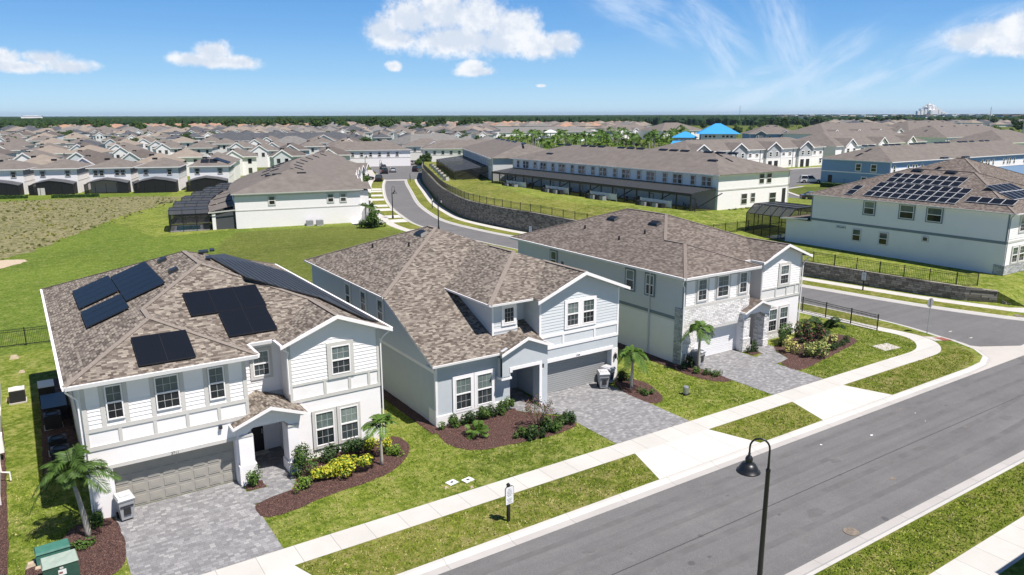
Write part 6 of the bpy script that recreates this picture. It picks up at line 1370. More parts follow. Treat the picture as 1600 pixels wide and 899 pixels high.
car(cb_,599,264,.05,68,'black saloon car ahead of the black sport utility car on the far street')
car(csu,592,283,.05,66,'black sport utility car on the drive under the left lamp pole')
car(cb_,571,281,.05,-20,'black saloon car at the edge of the left crossing')
car(csu,563,276,.05,-20,'dark sport utility car partly hidden at the left of the crossing')
car(csu,653,268,.05,40,'dark sport utility car parked by the top end of the retaining wall')
car(cs,646,257,.05,40,'silver car parked in front of the white house at the far street bend')
car(cb_,1597,287,1.3,20,'black saloon car cut off by the right edge of the photo') if False else None
# ------------------------------------------------------------------ plants
def frond(b, base, az, L, a0, droop, m, nl=16, lw=.05, ll=.30, r_=None, two=True):
    d = Vector((cos(az), sin(az), 0)); s = Vector((-sin(az), cos(az), 0)); pts = []
    N = 9
    for k in range(N+1):
        t = k/N; pts.append(Vector(base)+d*(L*t*cos(a0)*(1-.12*t*t))+ZV*(L*(sin(a0)*t-droop*t*t)))
    for a, c in zip(pts, pts[1:]): b.bar(a, c, .022, .018, m)
    for k in range(nl):
        t = .12+.88*k/nl; f = t*N; i = min(N-1, int(f)); p = pts[i].lerp(pts[i+1], f-i); tg = (pts[i+1]-pts[i]).normalized(); l = L*ll*(sin(pi*min(1, t*.82+.16))**.7)*r_.uniform(.85,1.1)
        for sg in (-1,1):
            e = p+(s*sg*.82+tg*.5).normalized()*l-ZV*l*r_.uniform(.15,.45); w = tg*lw
            mid = p.lerp(e, .5)+ZV*l*.06; b.face([p-w*.4, mid-w, e, mid+w], m)
def palm(label, x, y, h, L, n, seed, leaf='leaf_frond', z=0, a0=(.2,1.2), droop=(.45,.8), tr=.09, lean=(0,0), shaft=.35, nl=16, lw=.05, ll=.3, name='palm_tree', cat='palm', grp=None, bark='palm_bark'):
    r_ = random.Random(seed); root = thing(name, label, cat, (x,y,z), 0, grp); b = MB(); N = 6; P = [(lean[0]*(k/N)**1.5, lean[1]*(k/N)**1.5, h*k/N) for k in range(N+1)]
    b.tube(P, [tr*(1.35-.6*k/N) for k in range(N+1)], bark, 8); b.build('trunk', root, smooth=True)
    top = Vector(P[-1]); b = MB()
    if shaft: b.tube([top, top+ZV*shaft], [tr*.8, tr*.45], 'palm_shaft', 7)
    for k in range(n):
        az = 2*pi*k/n+r_.uniform(-.3,.3); frond(b, top+ZV*shaft*.9, az, L*r_.uniform(.85,1.1), r_.uniform(*a0), r_.uniform(*droop), leaf, nl, lw, ll, r_)
    b.build('crown', root); return root
palm('full feathery palm with pale trunk at the front left corner of the nearest house', .75, 32.9, 2.35, 1.95, 24, 3, lean=(-.25,.15), nl=30, lw=.03, ll=.27, a0=(.0,1.4), droop=(.4,.9), tr=.095, shaft=.7)
palm('slim young palm at the right end of the bed of the nearest house', 13.5, 32.2, 1.95, 1.25, 16, 5, 'leaf_palm', a0=(.1,1.1), droop=(.35,.7), tr=.07, nl=20, lw=.035, ll=.32)
palm('drooping palm right of the bins by the grey garage door', 31.1, 33.3, 2.0, 1.75, 20, 7, 'leaf_palm', a0=(.4,1.35), droop=(.8,1.4), tr=.09, nl=28, lw=.035, ll=.25)
palm('palm with arching dark fronds before the stone pillar of the third house', 37.35, 33.5, 2.6, 1.7, 13, 9, 'leaf_palm', a0=(.4,1.2), droop=(.7,1.05), tr=.09, nl=28, lw=.04, ll=.26)
palm('low spreading palm in the planting bed right of the ledge-stone house', 50.2, 32.6, .9, 2.1, 9, 12, 'leaf_dark', a0=(.3,1.1), droop=(.3,.7), tr=.12, shaft=.1, nl=24, lw=.06, ll=.25)
palm('low stemless palm in the mulch bed of the middle house', 19.3, 32.6, .25, 1.0, 14, 14, 'leaf_palm', a0=(.3,1.3), droop=(.3,.6), tr=.07, shaft=.05, nl=14, lw=.03, ll=.35, name='cycad', cat='cycad')
def shrub(label, x, y, rx, ry, rz, n, leaf, seed, s=.07, grp=None, z=0, name='shrub', stems=True, cat='shrub', lab2=None, mixm=None, up_=.0):
    r_ = random.Random(seed); root = thing(name, label, cat, (x,y,z), 0, grp); b = MB()
    cl = [(Vector((r_.gauss(0,.45)*rx, r_.gauss(0,.45)*ry, rz*r_.uniform(.35,.85))), r_.uniform(.35,.6)) for _ in range(7)]
    for k in range(n):
        c, cr = cl[r_.randrange(7)]; v = Vector((r_.gauss(0,1), r_.gauss(0,1), r_.gauss(0,1))).normalized()*r_.uniform(.55,1)
        p = Vector((c.x+v.x*rx*cr, c.y+v.y*ry*cr, max(.04, c.z+v.z*rz*cr))); nn = (v+ZV*.5+Vector((r_.uniform(-.6,.6), r_.uniform(-.6,.6), r_.uniform(-.4,.6)))).normalized(); a = nn.orthogonal().normalized(); a = Matrix.Rotation(r_.uniform(0,6.28), 3, nn) @ a
        q = nn.cross(a); ss = s*r_.uniform(.7,1.3); b.face([p-a*ss, p+q*ss*.5, p+a*ss, p-q*ss*.5], mixm if mixm and r_.random() < .3 else leaf)
    b.build('foliage', root)
    if stems:
        b = MB()
        for k in range(6): c, _ = cl[k]; b.tube([(0,0,0), c*.5, c], [.02,.015,.008], 'twig', 4)
        b.build('stem', root)
    return root
# bed of the nearest house
shrub('loose green shrub with upright sprigs at the left end of the bed beside the porch', 9.9, 33.3, .85, .6, 1.3, 1100, 'leaf', 21, .075, mixm='leaf_dark')
shrub('small bright green shrub low at the left end of the nearest bed', 9.4, 31.9, .4, .35, .6, 420, 'leaf_bright', 22, .06)
shrub('bright yellow-green shrub, largest in the nearest bed', 11.3, 32.4, 1.25, .85, .85, 2100, 'leaf_yellow', 23, .075, mixm='leaf_bright')
shrub('smaller yellow-green shrub behind the slim palm', 14.4, 33.9, .75, .5, .65, 800, 'leaf_yellow', 24, .065, mixm='leaf_bright')
shrub('bright green tuft right of the slim palm trunk', 14.5, 32.9, .45, .4, .5, 450, 'leaf_bright', 25, .06)
for i, (x, y) in enumerate(((11.4,34.1),(12.6,34.2),(13.5,34.3))): shrub('dark green shrub against the wall under the windows of the nearest house', x, y, .7, .45, .75, 750, 'leaf_dark', 26+i, .07, grp='dark shrubs under the nearest windows')
shrub('small round green shrub in the square bed beside the porch pillar of the nearest house', 7.7, 33.65, .36, .36, .75, 700, 'leaf', 30, .055)
shrub('low green shrub at the foot of the left corner palm', 1.1, 33.5, .4, .35, .7, 420, 'leaf', 31, .07); shrub('low weedy green plants around the left palm trunk', .2, 32.2, .7, .5, .35, 420, 'leaf', 32, .07)
# bed of the middle house
for i, (x, y) in enumerate(((18.6,34.3),(19.7,34.3),(20.7,34.4),(21.6,34.5),(22.4,34.5))): shrub('dark green hedge shrub under the front windows of the middle house', x, y, .6, .4, .7, 650, 'leaf_dark' if i % 2 else 'leaf', 40+i, .07, grp='hedge shrubs of the middle house')
for i, (x, y) in enumerate(((21.3,31.0),(21.7,30.5),(22.6,30.9),(23.3,30.8),(24.0,31.1),(24.5,31.3),(23.0,31.5))): shrub('dark green low shrub at the front of the middle mulch bed', x, y, .45, .38, .62, 520, 'leaf_dark' if i % 3 else 'leaf', 50+i, .07, grp='low shrubs at the front of the middle bed')
def crape():
    r_ = random.Random(4); root = thing('small_tree', 'bare-stemmed little tree with reddish leaves in the bed of the middle house', 'small tree', (22.4,31.4,0)); b = MB(); tips = []
    for k in range(9):
        az = k*.7; p1 = Vector((cos(az)*.2, sin(az)*.2, .6)); p2 = Vector((cos(az)*.6+r_.uniform(-.1,.1), sin(az)*.6, 1.15+r_.uniform(0,.5))); b.tube([(0,0,0), p1, p2], [.035,.025,.01], 'twig', 5); tips.append(p2)
        for j in range(3): q = p1.lerp(p2, .5+.2*j); e = q+Vector((r_.uniform(-.35,.35), r_.uniform(-.35,.35), r_.uniform(.1,.4))); b.tube([q, e], [.012,.006], 'twig', 4); tips.append(e)
    b.build('trunk', root); b = MB()
    for t in tips:
        for k in range(22):
            p = t+Vector((r_.gauss(0,.1), r_.gauss(0,.1), r_.gauss(0,.09))); n_ = Vector((r_.gauss(0,1), r_.gauss(0,1), 1)).normalized(); a = n_.orthogonal().normalized()*.05; q = n_.cross(a)*.5; b.face([p-a, p+q, p+a, p-q], 'leaf_red' if r_.random() < .55 else 'leaf')
    b.build('foliage', root)
crape()
# beds of the third house
shrub('dark green shrub behind the drooping palm, beside the pillar', 31.6, 34.6, .5, .4, .75, 600, 'leaf_dark', 60, .07); shrub('low green tuft at the drooping palm foot', 31.2, 32.0, .45, .4, .4, 400, 'leaf', 61, .07)
shrub('dark green shrub left of the white garage door', 37.0, 34.0, .5, .42, .75, 620, 'leaf_dark', 62, .07)
for i, (x, y) in enumerate(((37.0,32.3),(37.25,31.8),(36.8,33.0))): shrub('low green tuft under the palm before the stone pillar', x, y, .35, .3, .4, 320, 'leaf', 63+i, .06, grp='tufts under the third house palm')
shrub('round dark shrub in the small square bed by the stone porch pillar', 43.5, 33.9, .38, .36, .8, 620, 'leaf_dark', 67, .06)
shrub('pale yellow-green grassy shrub at the front of the third house bed', 46.6, 31.0, 1.15, .75, 1.0, 1400, 'leaf_pale', 68, .09, mixm='leaf'); shrub('yellow-flowering shrub left of the grassy shrub', 45.9, 32.2, .7, .5, 1.05, 700, 'bloom_yellow', 69, .08, mixm='leaf')
shrub('dark green shrub by the porch at the left of the third bed', 46.6, 33.7, .8, .45, .85, 800, 'leaf_dark', 70, .08); shrub('tall dark leafy shrub in the middle of the third house bed', 48.5, 33.0, .95, .65, 1.7, 1400, 'leaf_dark', 71, .09, mixm='leaf_red')
shrub('tall green shrub under the double window of the third house', 47.8, 34.3, .9, .45, 1.2, 900, 'leaf', 72, .08); shrub('yellow-leaved shrub right of the tall dark shrub', 49.4, 32.0, .7, .5, 1.0, 800, 'leaf_pale', 73, .09, mixm='bloom_yellow')
shrub('dark shrub at the house end of the third bed', 50.3, 34.0, .8, .5, 1.2, 900, 'leaf_dark', 74, .08)
for i, (x, y) in enumerate(((48.7,31.0),(49.5,31.1),(50.3,31.2),(51.5,31.6))): shrub('small clipped dark ball shrub along the front edge of the third bed', x, y, .36, .32, .5, 520, 'leaf_dark', 75+i, .045, grp='clipped ball shrubs', stems=False)
# planting along the white block and by the far houses
for i in range(11):
    shrub('small dark shrub in the row along the white end wall of the lanai block', 90.3+i*1.35, 76.6, .4, .36, .7, 150, 'leaf_dark', 90+i, .12, grp='shrub row at the white end wall', stems=False, z=2.2)
for i, (x, y) in enumerate(((-6.8,193),(6.2,187.3))):
    root = thing('hedge', 'clipped green hedge below the lanai of the %s field house' % ('leftmost' if i == 0 else 'second'), 'hedge', (x,y,-.1), ang); b = MB(); r_ = random.Random(i)
    b.box(.2,-.4,0,9.3,.4,.7,'leaf_dark')
    for k in range(900): p = Vector((r_.uniform(.1,9.4), r_.uniform(-.5,.5), r_.uniform(.1,.85))); a = Vector((r_.uniform(-1,1), r_.uniform(-1,1), r_.uniform(-1,1)))*.13; c_ = a.cross(ZV)*.8; b.face([p-a, p+c_, p+a, p-c_], 'leaf_bright' if r_.random() < .3 else 'leaf')
    b.build('foliage', root)
root = thing('hedge', 'dark clipped hedge before the blue townhouse end wall', 'hedge', (149,101,1.3), radians(-84)); b = MB(); r_ = random.Random(6); b.box(0,-.8,0,15,.8,1.0,'leaf_dark')
for k in range(900): p = Vector((r_.uniform(0,15), r_.uniform(-.9,.9), r_.uniform(.2,1.15))); a = Vector((r_.uniform(-1,1), r_.uniform(-1,1), r_.uniform(-1,1)))*.18; c_ = a.cross(ZV); b.face([p-a, p+c_, p+a, p-c_], 'leaf_dark')
b.build('foliage', root)
# ------------------------------------------------------------------ trees
def tree_model(seed, h, r, leaf='leaf', s=.28, n=1700, th=.3, ncl=26):
    r_ = random.Random(seed); root = thing('broadleaf_tree', 'x', 'tree', (0,0,-80)); b = MB(); b.tube([(0,0,0),(.1,.05,h*.25),(.05,.1,h*.5)], [.22,.17,.1], 'bark', 7)
    C_ = []
    for k in range(ncl):
        v = Vector((r_.gauss(0,1), r_.gauss(0,1), r_.gauss(0,.8))).normalized()*r_.uniform(.35,.85); c = Vector((v.x*r, v.y*r, h*.62+v.z*h*.36)); C_.append((c, r_.uniform(.22,.4)*r))
        if k < 8: b.tube([(.05,.1,h*th), c*.6+ZV*h*.1, c], [.1,.06,.02], 'bark', 5)
    b.build('trunk', root); b = MB()
    for k in range(n):
        c, cr = C_[r_.randrange(ncl)]; v = Vector((r_.gauss(0,1), r_.gauss(0,1), r_.gauss(0,.8))).normalized()*cr*r_.uniform(.6,1.05); p = c+v; nn = (v.normalized()+Vector((r_.uniform(-.7,.7), r_.uniform(-.7,.7), r_.uniform(-.3,.9)))).normalized(); a = nn.orthogonal().normalized(); a = Matrix.Rotation(r_.uniform(0,6.28), 3, nn) @ a; q = nn.cross(a); ss = s*r_.uniform(.6,1.3)
        b.face([p-a*ss, p+q*ss*.6, p+a*ss, p-q*ss*.6], leaf)
    b.build('crown', root); return root
tA = tree_model(1, 6, 2.6, 'leaf', .3); tB = tree_model(2, 9, 4.2, 'leaf_far', .5, 1600); tC = tree_model(3, 7, 3, 'leaf_bright', .34, 1500)
tu = {id(tA): 0, id(tB): 0, id(tC): 0}
def tree(m, px, py, z, sc, lab, grp=None, xy=None):
    q = G(px, py, z) if xy is None else Vector((*xy, z)); rz = random.Random(int(px*3+py)).uniform(0, 6)
    if not tu[id(m)]: tu[id(m)] = 1; r = m; r.location = q; r.rotation_euler = (0,0,rz); r.scale = (sc,)*3
    else: r = dup(m, q, rz, scale=(sc,)*3)
    r['label'] = lab
    if grp: r['group'] = grp
    elif 'group' in r: del r['group']
tree(tA,583,357,0,.42,'bushy green tree right of the white row end wall'); tree(tA,576,338,0,.45,'green tree beside the row, behind the bushy one'); tree(tA,566,300,0,.75,'green tree at the side of the row near the crossing')
tree(tC,571,322,0,.5,'light green small tree along the row drives')
tree(tB,666,262,0,.55,'dark round tree at the top end of the retaining wall'); tree(tA,655,266,0,.6,'green tree left of the dark round tree at the wall top')
for i, (px, py) in enumerate(((592,254),(601,254),(606,250),(612,253))): tree(tC if i % 2 else tA, px, py, 0, .7, 'small street tree in the island at the far street end', 'small trees in the far street island')
tree(tB,1224,204,1,1.5,'large dark tree standing above the brown roofs, right of the blue-roofed clubhouse'); tree(tB,1372,192,1,1.5,'dark tree behind the far gabled roofs'); tree(tB,1385,194,1,1.3,'dark tree next to the one behind the far gabled roofs')
tree(tC,1240,222,1,.9,'bright green tree before the far brown roofs'); tree(tA,1262,222,1,.7,'green tree between two far brown roofs'); tree(tA,1425,214,1,.9,'green tree at the end of the small gabled roofs'); tree(tC,1170,214,1,.9,'green tree just right of the blue-roofed clubhouse')
tree(tC,1540,214,1,1.25,'broad yellow-green tree beyond the blue block roof'); tree(tC,1556,212,1,1.2,'second broad yellow-green tree beyond the blue block roof'); tree(tC,1527,212,1,1.05,'third yellow-green tree, on the left of the broad pair')
tree(tB,1592,208,1,1.2,'grey-green tree at the right edge above the blue block'); tree(tA,1578,216,1,1.1,'dark green tree near the right edge above the roof'); tree(tA,1566,217,1,1.0,'dark green tree left of the one near the right edge')
rr = random.Random(77)
for k in range(110):
    px, py = rr.uniform(0, 760), 205+rr.random()**1.5*35; tree(tB if rr.random() < .6 else tA, px, py, 0, rr.uniform(.5,1.0) if py > 216 else rr.uniform(.9,1.6), 'tree standing among the far house rows on the left', 'trees among the far house rows')
for k in range(30):
    px, py = rr.uniform(1180, 1600), rr.uniform(187, 199); tree(tB, px, py, 0, rr.uniform(1.0,1.8), 'distant tree on the plain at the right', 'distant trees on the right')
# palm grove round the water park
def palm_model(seed, h, L, leaf, n):
    r = palm('x', 0, 0, h, L, n, seed, leaf, -90, (.0,1.2), (.4,.9), .16, (.3,.2), .3, 9, .16, .3); return r
pmA, pmB, pmC = palm_model(1,6.5,3.0,'leaf_palm',15), palm_model(2,4.5,2.8,'leaf_bright',15), palm_model(3,8,2.7,'leaf_palm',14); pu = set()
rr = random.Random(12)
for k in range(140):
    px = rr.uniform(795, 1078); py = rr.uniform(211, 240) if px < 980 else rr.uniform(211, 233)
    m = rr.choice([pmA, pmB, pmB, pmC]); q = G(px, py+12, 0); sc = rr.uniform(.8,1.25)
    lab = 'palm in the grove around the water park before the blue-roofed clubhouse'; grp = 'palms of the water park grove'
    if m.name not in pu: pu.add(m.name); m.location = q; m.scale = (sc,)*3; m['label'] = lab; m['group'] = grp
    else: dup(m, q, rr.uniform(0,6), lab, (sc,)*3, grp)
for k in range(120):
    px = rr.uniform(780, 1075); py = rr.uniform(214, 246); tree(tC if rr.random() < .5 else tA, px, py, 0, rr.uniform(.4,.75), 'leafy bush between the palms of the grove', 'bushes of the water park grove')
# ------------------------------------------------------------------ clubhouse, slide tower, far blocks
def clubhouse():
    q = G(1128, 214, 0); q = Vector((226,199,0)); root = thing('clubhouse', 'clubhouse with bright blue hipped roofs and grey-blue walls above the palms', 'clubhouse', (q.x,q.y,0), radians(-44)); o = (0,0,0)
    b = MB(); b.box(-6.5,0,0,6.5,11,9.8,'town_grey'); b.box(-6.4,-.04,5.8,6.4,0,7.6,'slate_trim'); b.box(-16,3,0,-8,10,8.3,'town_grey'); b.box(-19,-3,0,9.5,0,4.2,'town_grey'); b.build('wall', root)
    b = MB(); hip(b, -8,8,-1.5,12.5,9.8,.55,'roof_blue'); hip(b,-17.2,-7.2,2,11,8.3,.5,'roof_blue')
    b.roof([(-19,-6,4.6),(-6,-6,4.6),(-7,-.1,7.2),(-17,-.1,7.2)],'roof_blue'); b.roof([(7,-5,5.4),(16,-5,5.4),(14,0,7.6),(8,0,7.6)],'roof_blue'); b.roof([(-21,-13,3.0),(-10,-13,3.0),(-11,-7,5.2),(-18,-7,5.2)],'roof_blue'); b.build('roof', root)
    for u in (-5.2,-3.7,-2.2,1.2,2.7,4.2): b = MB(); b.ob(front(-.04),u-.05,8.3,0,u+1.15,9.3,.05,'white_paint'); b.ob(front(-.04),u+.05,8.4,.05,u+1.05,9.2,.07,'glass'); b.build('window', root)
    for u in (-15,-13.4,-11.8,-10.2): b = MB(); b.ob(front(3),u,6.9,0,u+1,7.8,.05,'white_paint'); b.build('window', root)
clubhouse()
q = G(860,234,0); root = thing('slide_tower', 'white water slide tower with open platforms among the palms', 'slide tower', (q.x,q.y,0), radians(-35)); b = MB()
for x in (-2.6,0,2.6):
    for y in (-2,2): b.box(x-.15,y-.15,0,x+.15,y+.15,8.5,'fence_white')
for z in (3.4,6.0): b.box(-3,-2.4,z,3,2.4,z+.2,'fence_white'); b.box(-3,-2.4,z+1.0,3,-2.3,z+1.1,'fence_white'); b.bar((3,-2,z-2.6),(7,-2,z),.8,.15,'fence_white')
b.build('tower_frame', root); b = MB(); hip(b,-3.4,3.4,-2.8,2.8,8.5,.45,'fence_white'); b.build('roof', root); b = MB(); b.tube([(-3,0,6.4),(-6,1,5.2),(-7.5,3,3.8),(-5,5,2.6),(-3,4,1.6),(-5,1,.8)], .7, 'white_paint', 8); b.build('slide', root)
for i, (px, py, m) in enumerate(((909,237,'siding_blue'),(1036,213,'roof_blue'))):
    q = G(px, py, 0); root = thing('shade_pavilion', 'small %s pavilion standing in the palm grove' % ('pale blue' if i == 0 else 'bright blue-roofed'), 'pavilion', (q.x,q.y,0), -.6); b = MB(); w = 2.5 if i == 0 else 5
    for x in (-w+.3,w-.3):
        for y in (-w+.3,w-.3): b.box(x-.12,y-.12,0,x+.12,y+.12,5,'fence_white')
    b.build('post', root); b = MB(); hip(b,-w,w,-w,w+.2,5,.5,m); b.build('roof', root)
def by_eave(lab, p0, p1, zE, D, n=0, wall='stucco_white', roofm='roof_brown', p=.4, zg=0., up='white_paint', wins=True, vents=0):
    A = G(*p0, zE); B = G(*p1, zE); L = (B-A).length; rz = atan2(B.y-A.y, B.x-A.x); EZ = zE-zg; s = L/max(n,1)
    gs = [(k*s+s*.2, k*s+s*.2+min(s*.45, 7.5), 1) for k in range(n)]; ws = [(1+k*4., 2.1+k*4., EZ-2.2, EZ-.9, 0) for k in range(min(26, int(L/4)))] if wins and not n else []
    if n: ws = [w for k in range(n) for w in ((k*s+s*.26,k*s+s*.33,EZ-2.2,EZ-.8,-.8),(k*s+s*.44,k*s+s*.51,EZ-2.2,EZ-.8,-.8),(k*s+s*.75,k*s+s*.85,EZ-2.2,EZ-1,0))]
    return block('townhouse_block', lab, A.x, A.y, zg, rz, L, D, EZ, p, wall, wall, roofm, ws, gables=gs, upper=up, trim='white_paint', vents=[(L*(k+.5)/vents, D*.42) for k in range(vents)])
by_eave('distant white townhouse block with three gables left of the clubhouse', (962,204.6),(1024,203.4), 6, 18, 3)
by_eave('distant grey end block left of the three-gabled white townhouses', (938,204.8),(961,204.8), 6, 18, 0, 'town_grey')
by_eave('distant long brown-roofed block behind the small blue roof', (1034,205),(1100,204), 6, 26, 0)
by_eave('far brown-roofed block with two dark gables, right of the clubhouse', (1172,209.5),(1250,209.5), 6.5, 22, 2, 'townhouse_blue', up='slate_trim', vents=6)
by_eave('far brown-roofed block with four small white gables', (1290,210.5),(1422,207), 6.8, 26, 4)
by_eave('brown-roofed block with white gables directly behind the gabled car park fronts', (1306,229),(1446,221), 7.0, 20, 3, zg=1.3)
by_eave('long far block with a wide brown roof and a white strip of wall, upper right', (1478,215.5),(1588,210.5), 6.5, 26, 0, vents=6)
by_eave('far brown roof at the right edge beyond the blue block', (1572,224),(1640,221), 7, 20, 0)
by_eave('far brown-roofed long block between the trees on the right', (1420,205),(1530,203.5), 6.5, 30, 0, vents=5)
by_eave('distant white garden wall row of houses in front of the forest', (690,208.6),(930,206), 3.2, 20, 0, roofm='roof_grey', wins=False)
by_eave('distant long slate-roofed row above the street end', (640,226),(738,222), 5.5, 18, 0, 'wall_side', 'roof_grey')
by_eave('distant long dark-roofed row left of centre', (312,221),(560,218), 5.5, 16, 0, 'wall_pale', 'roof_slate')
by_eave('distant long tan-roofed row in the middle', (416,228),(496,227), 5.5, 16, 0, 'white_paint', 'roof_grey')
# ------------------------------------------------------------------ forest to the horizon
def canopy():
    b = MB(); az0, az1 = radians(-12), radians(92); na = 420; R = [1]; rs = []; r = 0
    def r0(a):
        px = 800+FPX*math.tan(a-YAW) if abs(a-YAW) < 1.2 else 0
        y = 203 if px < 60 else (201 if px < 460 else (198 if px < 1000 else (196.5 if px < 1180 else 195.5)))
        return 17*FPX/(y-180.5)*1.02
    k_ = b.mat('forest'); cols = 46
    for i in range(na+1):
        a = az0+(az1-az0)*i/na; base = r0(a)
        for j in range(cols):
            t = j/(cols-1); rr_ = base*((11500/base)**t); x, y = sin(a)*rr_, cos(a)*rr_
            if j == 0: z = -.1
            else:
                nz = noise.noise(Vector((x*.02, y*.02, 3)))*2.2+noise.noise(Vector((x*.07, y*.07, 1)))*3.2; z = 10.5+nz+(2.5 if t > .7 else 0)
            b.v.append((x, y, z))
    for i in range(na):
        for j in range(cols-1): p = i*cols+j; b.f.append((p, p+cols, p+cols+1, p+1)); b.mi.append(k_); b.uv.append(None)
    o = b.build('forest', loc=(0,1500,0)); o['kind'] = 'stuff'; tag(o, 'dark green forest reaching to the horizon', 'forest')
canopy()
def trees_line():                              # crowns standing out of the canopy edge, one far-off mass
    b = MB(); r_ = random.Random(3)
    for k in range(5200):
        a = radians(r_.uniform(-4,72)); px = 800+FPX*math.tan(a-YAW); y = (203 if px < 60 else (201 if px < 460 else (198 if px < 1000 else (196.5 if px < 1180 else 195.5))))
        d = 17*FPX/(y-180.5)*r_.uniform(.985,1.0)*(1+abs(r_.gauss(0,.35))); x, yy = sin(a)*d, cos(a)*d; h = r_.uniform(8,14.5); w = r_.uniform(3,7)
        n = 6; top = (x, yy, h); mid = [(x+cos(q)*w*r_.uniform(.7,1.1), yy+sin(q)*w*r_.uniform(.7,1.1), h*r_.uniform(.6,.85)) for q in [2*pi*i/n for i in range(n)]]; lo = [(x+cos(q)*w*.7, yy+sin(q)*w*.7, 1) for q in [2*pi*i/n for i in range(n)]]
        for i in range(n): j = (i+1) % n; b.face([top, mid[i], mid[j]], 'forest'); b.face([mid[i], lo[i], lo[j], mid[j]], 'forest')
    o = b.build('forest_edge', loc=(100,1000,0)); o['kind'] = 'stuff'; tag(o, 'crowns along the near edge and top of the forest', 'forest')
trees_line()
# hotel towers, masts, poles
def far_at(px, d): r = ray(px, 300); h = math.hypot(r.x, r.y); return Vector((r.x/h*d, r.y/h*d, 0))
q = far_at(1437, 4200); root = thing('hotel', 'cluster of white hotel towers on the horizon', 'hotel', (q.x,q.y,0), radians(-25)); root.scale = (.6,.7,.8); rr = random.Random(2); b = MB()
for k, (u, w, h) in enumerate(((-110,30,38),(-85,34,52),(-55,30,60),(-30,36,72),(5,32,66),(32,28,60),(58,30,48),(85,24,36),(105,30,28),(-20,60,44))): b.box(u,-10-k*3,0,u+w,10+k,h,'white_paint'); b.box(u+4,-11-k*3,h*.2,u+w*.3,-10-k*3,h*.9,'wall_pale')
b.build('wall', root); b = MB()
for u, w, h in ((-55,30,60),(-30,36,72),(5,32,66)): hip(b, u-1, u+w+1, -20, 14, h, .7, 'town_grey')
b.build('roof', root)
q = far_at(66, 3000); root = thing('warehouse', 'white warehouse roof just above the forest at the far left', 'warehouse', (q.x,q.y,0), -.1); b = MB(); b.box(-30,0,0,30,30,18.5,'white_paint'); b.build('wall', root); b = MB(); hip(b,-31,31,-1,31,18.5,.08,'sign_white'); b.build('roof', root)
def mast(name, lab, px, py, h, d, w=.5):
    q = far_at(px, d); root = thing(name, lab, 'mast', (q.x,q.y,0)); b = MB(); b.tube([(0,0,0),(0,0,h)], [w, w*.4], 'galv', 5); b.build('pole', root); b = MB(); b.bar((-w*5,0,h*.93),(w*5,0,h*.93),w*.5,w*.5,'galv'); b.bar((-w*4,0,h*.86),(w*4,0,h*.86),w*.5,w*.5,'galv'); b.build('crossarm', root)
mast('radio_mast', 'thin radio mast on the horizon above the clubhouse roof', 1148, 170, 31, 1300, .5)
mast('power_pole', 'tall thin power pole against the plain, upper right', 1531, 172, 22, 640, .35); mast('power_pole', 'tall thin power pole at the upper right edge', 1584, 172, 23, 600, .35)
b = MB(); r_ = random.Random(31)
for k in range(230):
    px = r_.uniform(1200,1600); q = far_at(px, r_.uniform(1400,4200)); w = r_.uniform(8,30); h = r_.uniform(1,5)+9.5; b.box(q.x,q.y,0,q.x+w,q.y+12,h,r_.choice(['white_paint','wall_pale','wall_side'])); b.box(q.x-1,q.y-1,h,q.x+w+1,q.y+13,h+1.2,r_.choice(['roof_grey','roof_tan','sign_white']))
o = b.build('far_buildings', loc=(2500,1500,0)); o['kind'] = 'stuff'; tag(o, 'specks of white buildings on the plain before the hotel', 'buildings')
for i, (px, py, h) in enumerate(((572,352,2.6),(580,346,2.0),(566,338,2.8),(588,352,1.6))):
    q = G(px, py); palm('small palm among the shrubs at the front of the white row, %s' % ['nearest the end wall','second','farthest back','beside the pavement'][i], q.x, q.y, h, 1.7, 11, 60+i, 'leaf_frond', nl=12, lw=.07, grp=None)
for i, (px, py) in enumerate(((567,356),(572,357),(579,356),(587,356),(593,355),(575,330),(571,318),(583,338))):
    q = G(px, py); shrub('dark green shrub along the front of the white row, by the pavement', q.x, q.y, .9, .8, 1.1, 260, 'leaf_dark' if i % 2 else 'leaf', 120+i, .16, grp='shrubs along the white row', stems=False)
# more life in the far streets: parked cars among the rows
rr = random.Random(41); fc = [cw, cb_, cs]
for k in range(26):
    px, py = rr.uniform(330, 760), rr.uniform(228, 262)
    if 560 < px < 660 and py > 245: continue
    dup(fc[k % 3], G(px, py, -.1), a0+rr.choice([0, pi/2])+rr.uniform(-.1,.1), '%s car parked among the far house rows' % ['white sport utility','black saloon','silver saloon'][k % 3], None, 'cars parked among the far house rows, %s' % ['white','black','silver'][k % 3])
for k in range(34):
    px, py = rr.uniform(1095, 1330), rr.uniform(199, 214); tree(tB if rr.random() < .6 else tC, px, py, 0, rr.uniform(.6,1.2), 'tree between the far brown roofs right of the clubhouse', 'trees between the far brown roofs')
# rough weeds over the dry field
simple('weed', (.09,.10,.035), .9, .3, .6, .1); b = MB(); r_ = random.Random(17)
for k in range(2600):
    x, y = r_.uniform(-14, 28), r_.uniform(108, 186)
    if x > 3+(y-118)*.52 or y > 186-(x+3)*.25: continue
    s = r_.uniform(.06,.26)*(1+.6*noise.noise(Vector((x*.15,y*.15,0)))); h = s*r_.uniform(.5,1.2); m_ = r_.choice(['weed','weed','verge','dry_field'])
    for j in range(4): a = r_.uniform(0,6.28); b.face([(x-cos(a)*s,y-sin(a)*s,.01),(x+cos(a)*s,y+sin(a)*s,.01),(x+cos(a)*s*.6,y+sin(a)*s*.6+.1,h),(x-cos(a)*s*.6,y-sin(a)*s*.6+.1,h*.8)], m_)
o = b.build('weeds', loc=(5,150,0)); o['kind'] = 'stuff'; tag(o, 'rough weed tufts scattered over the dry field', 'weeds')
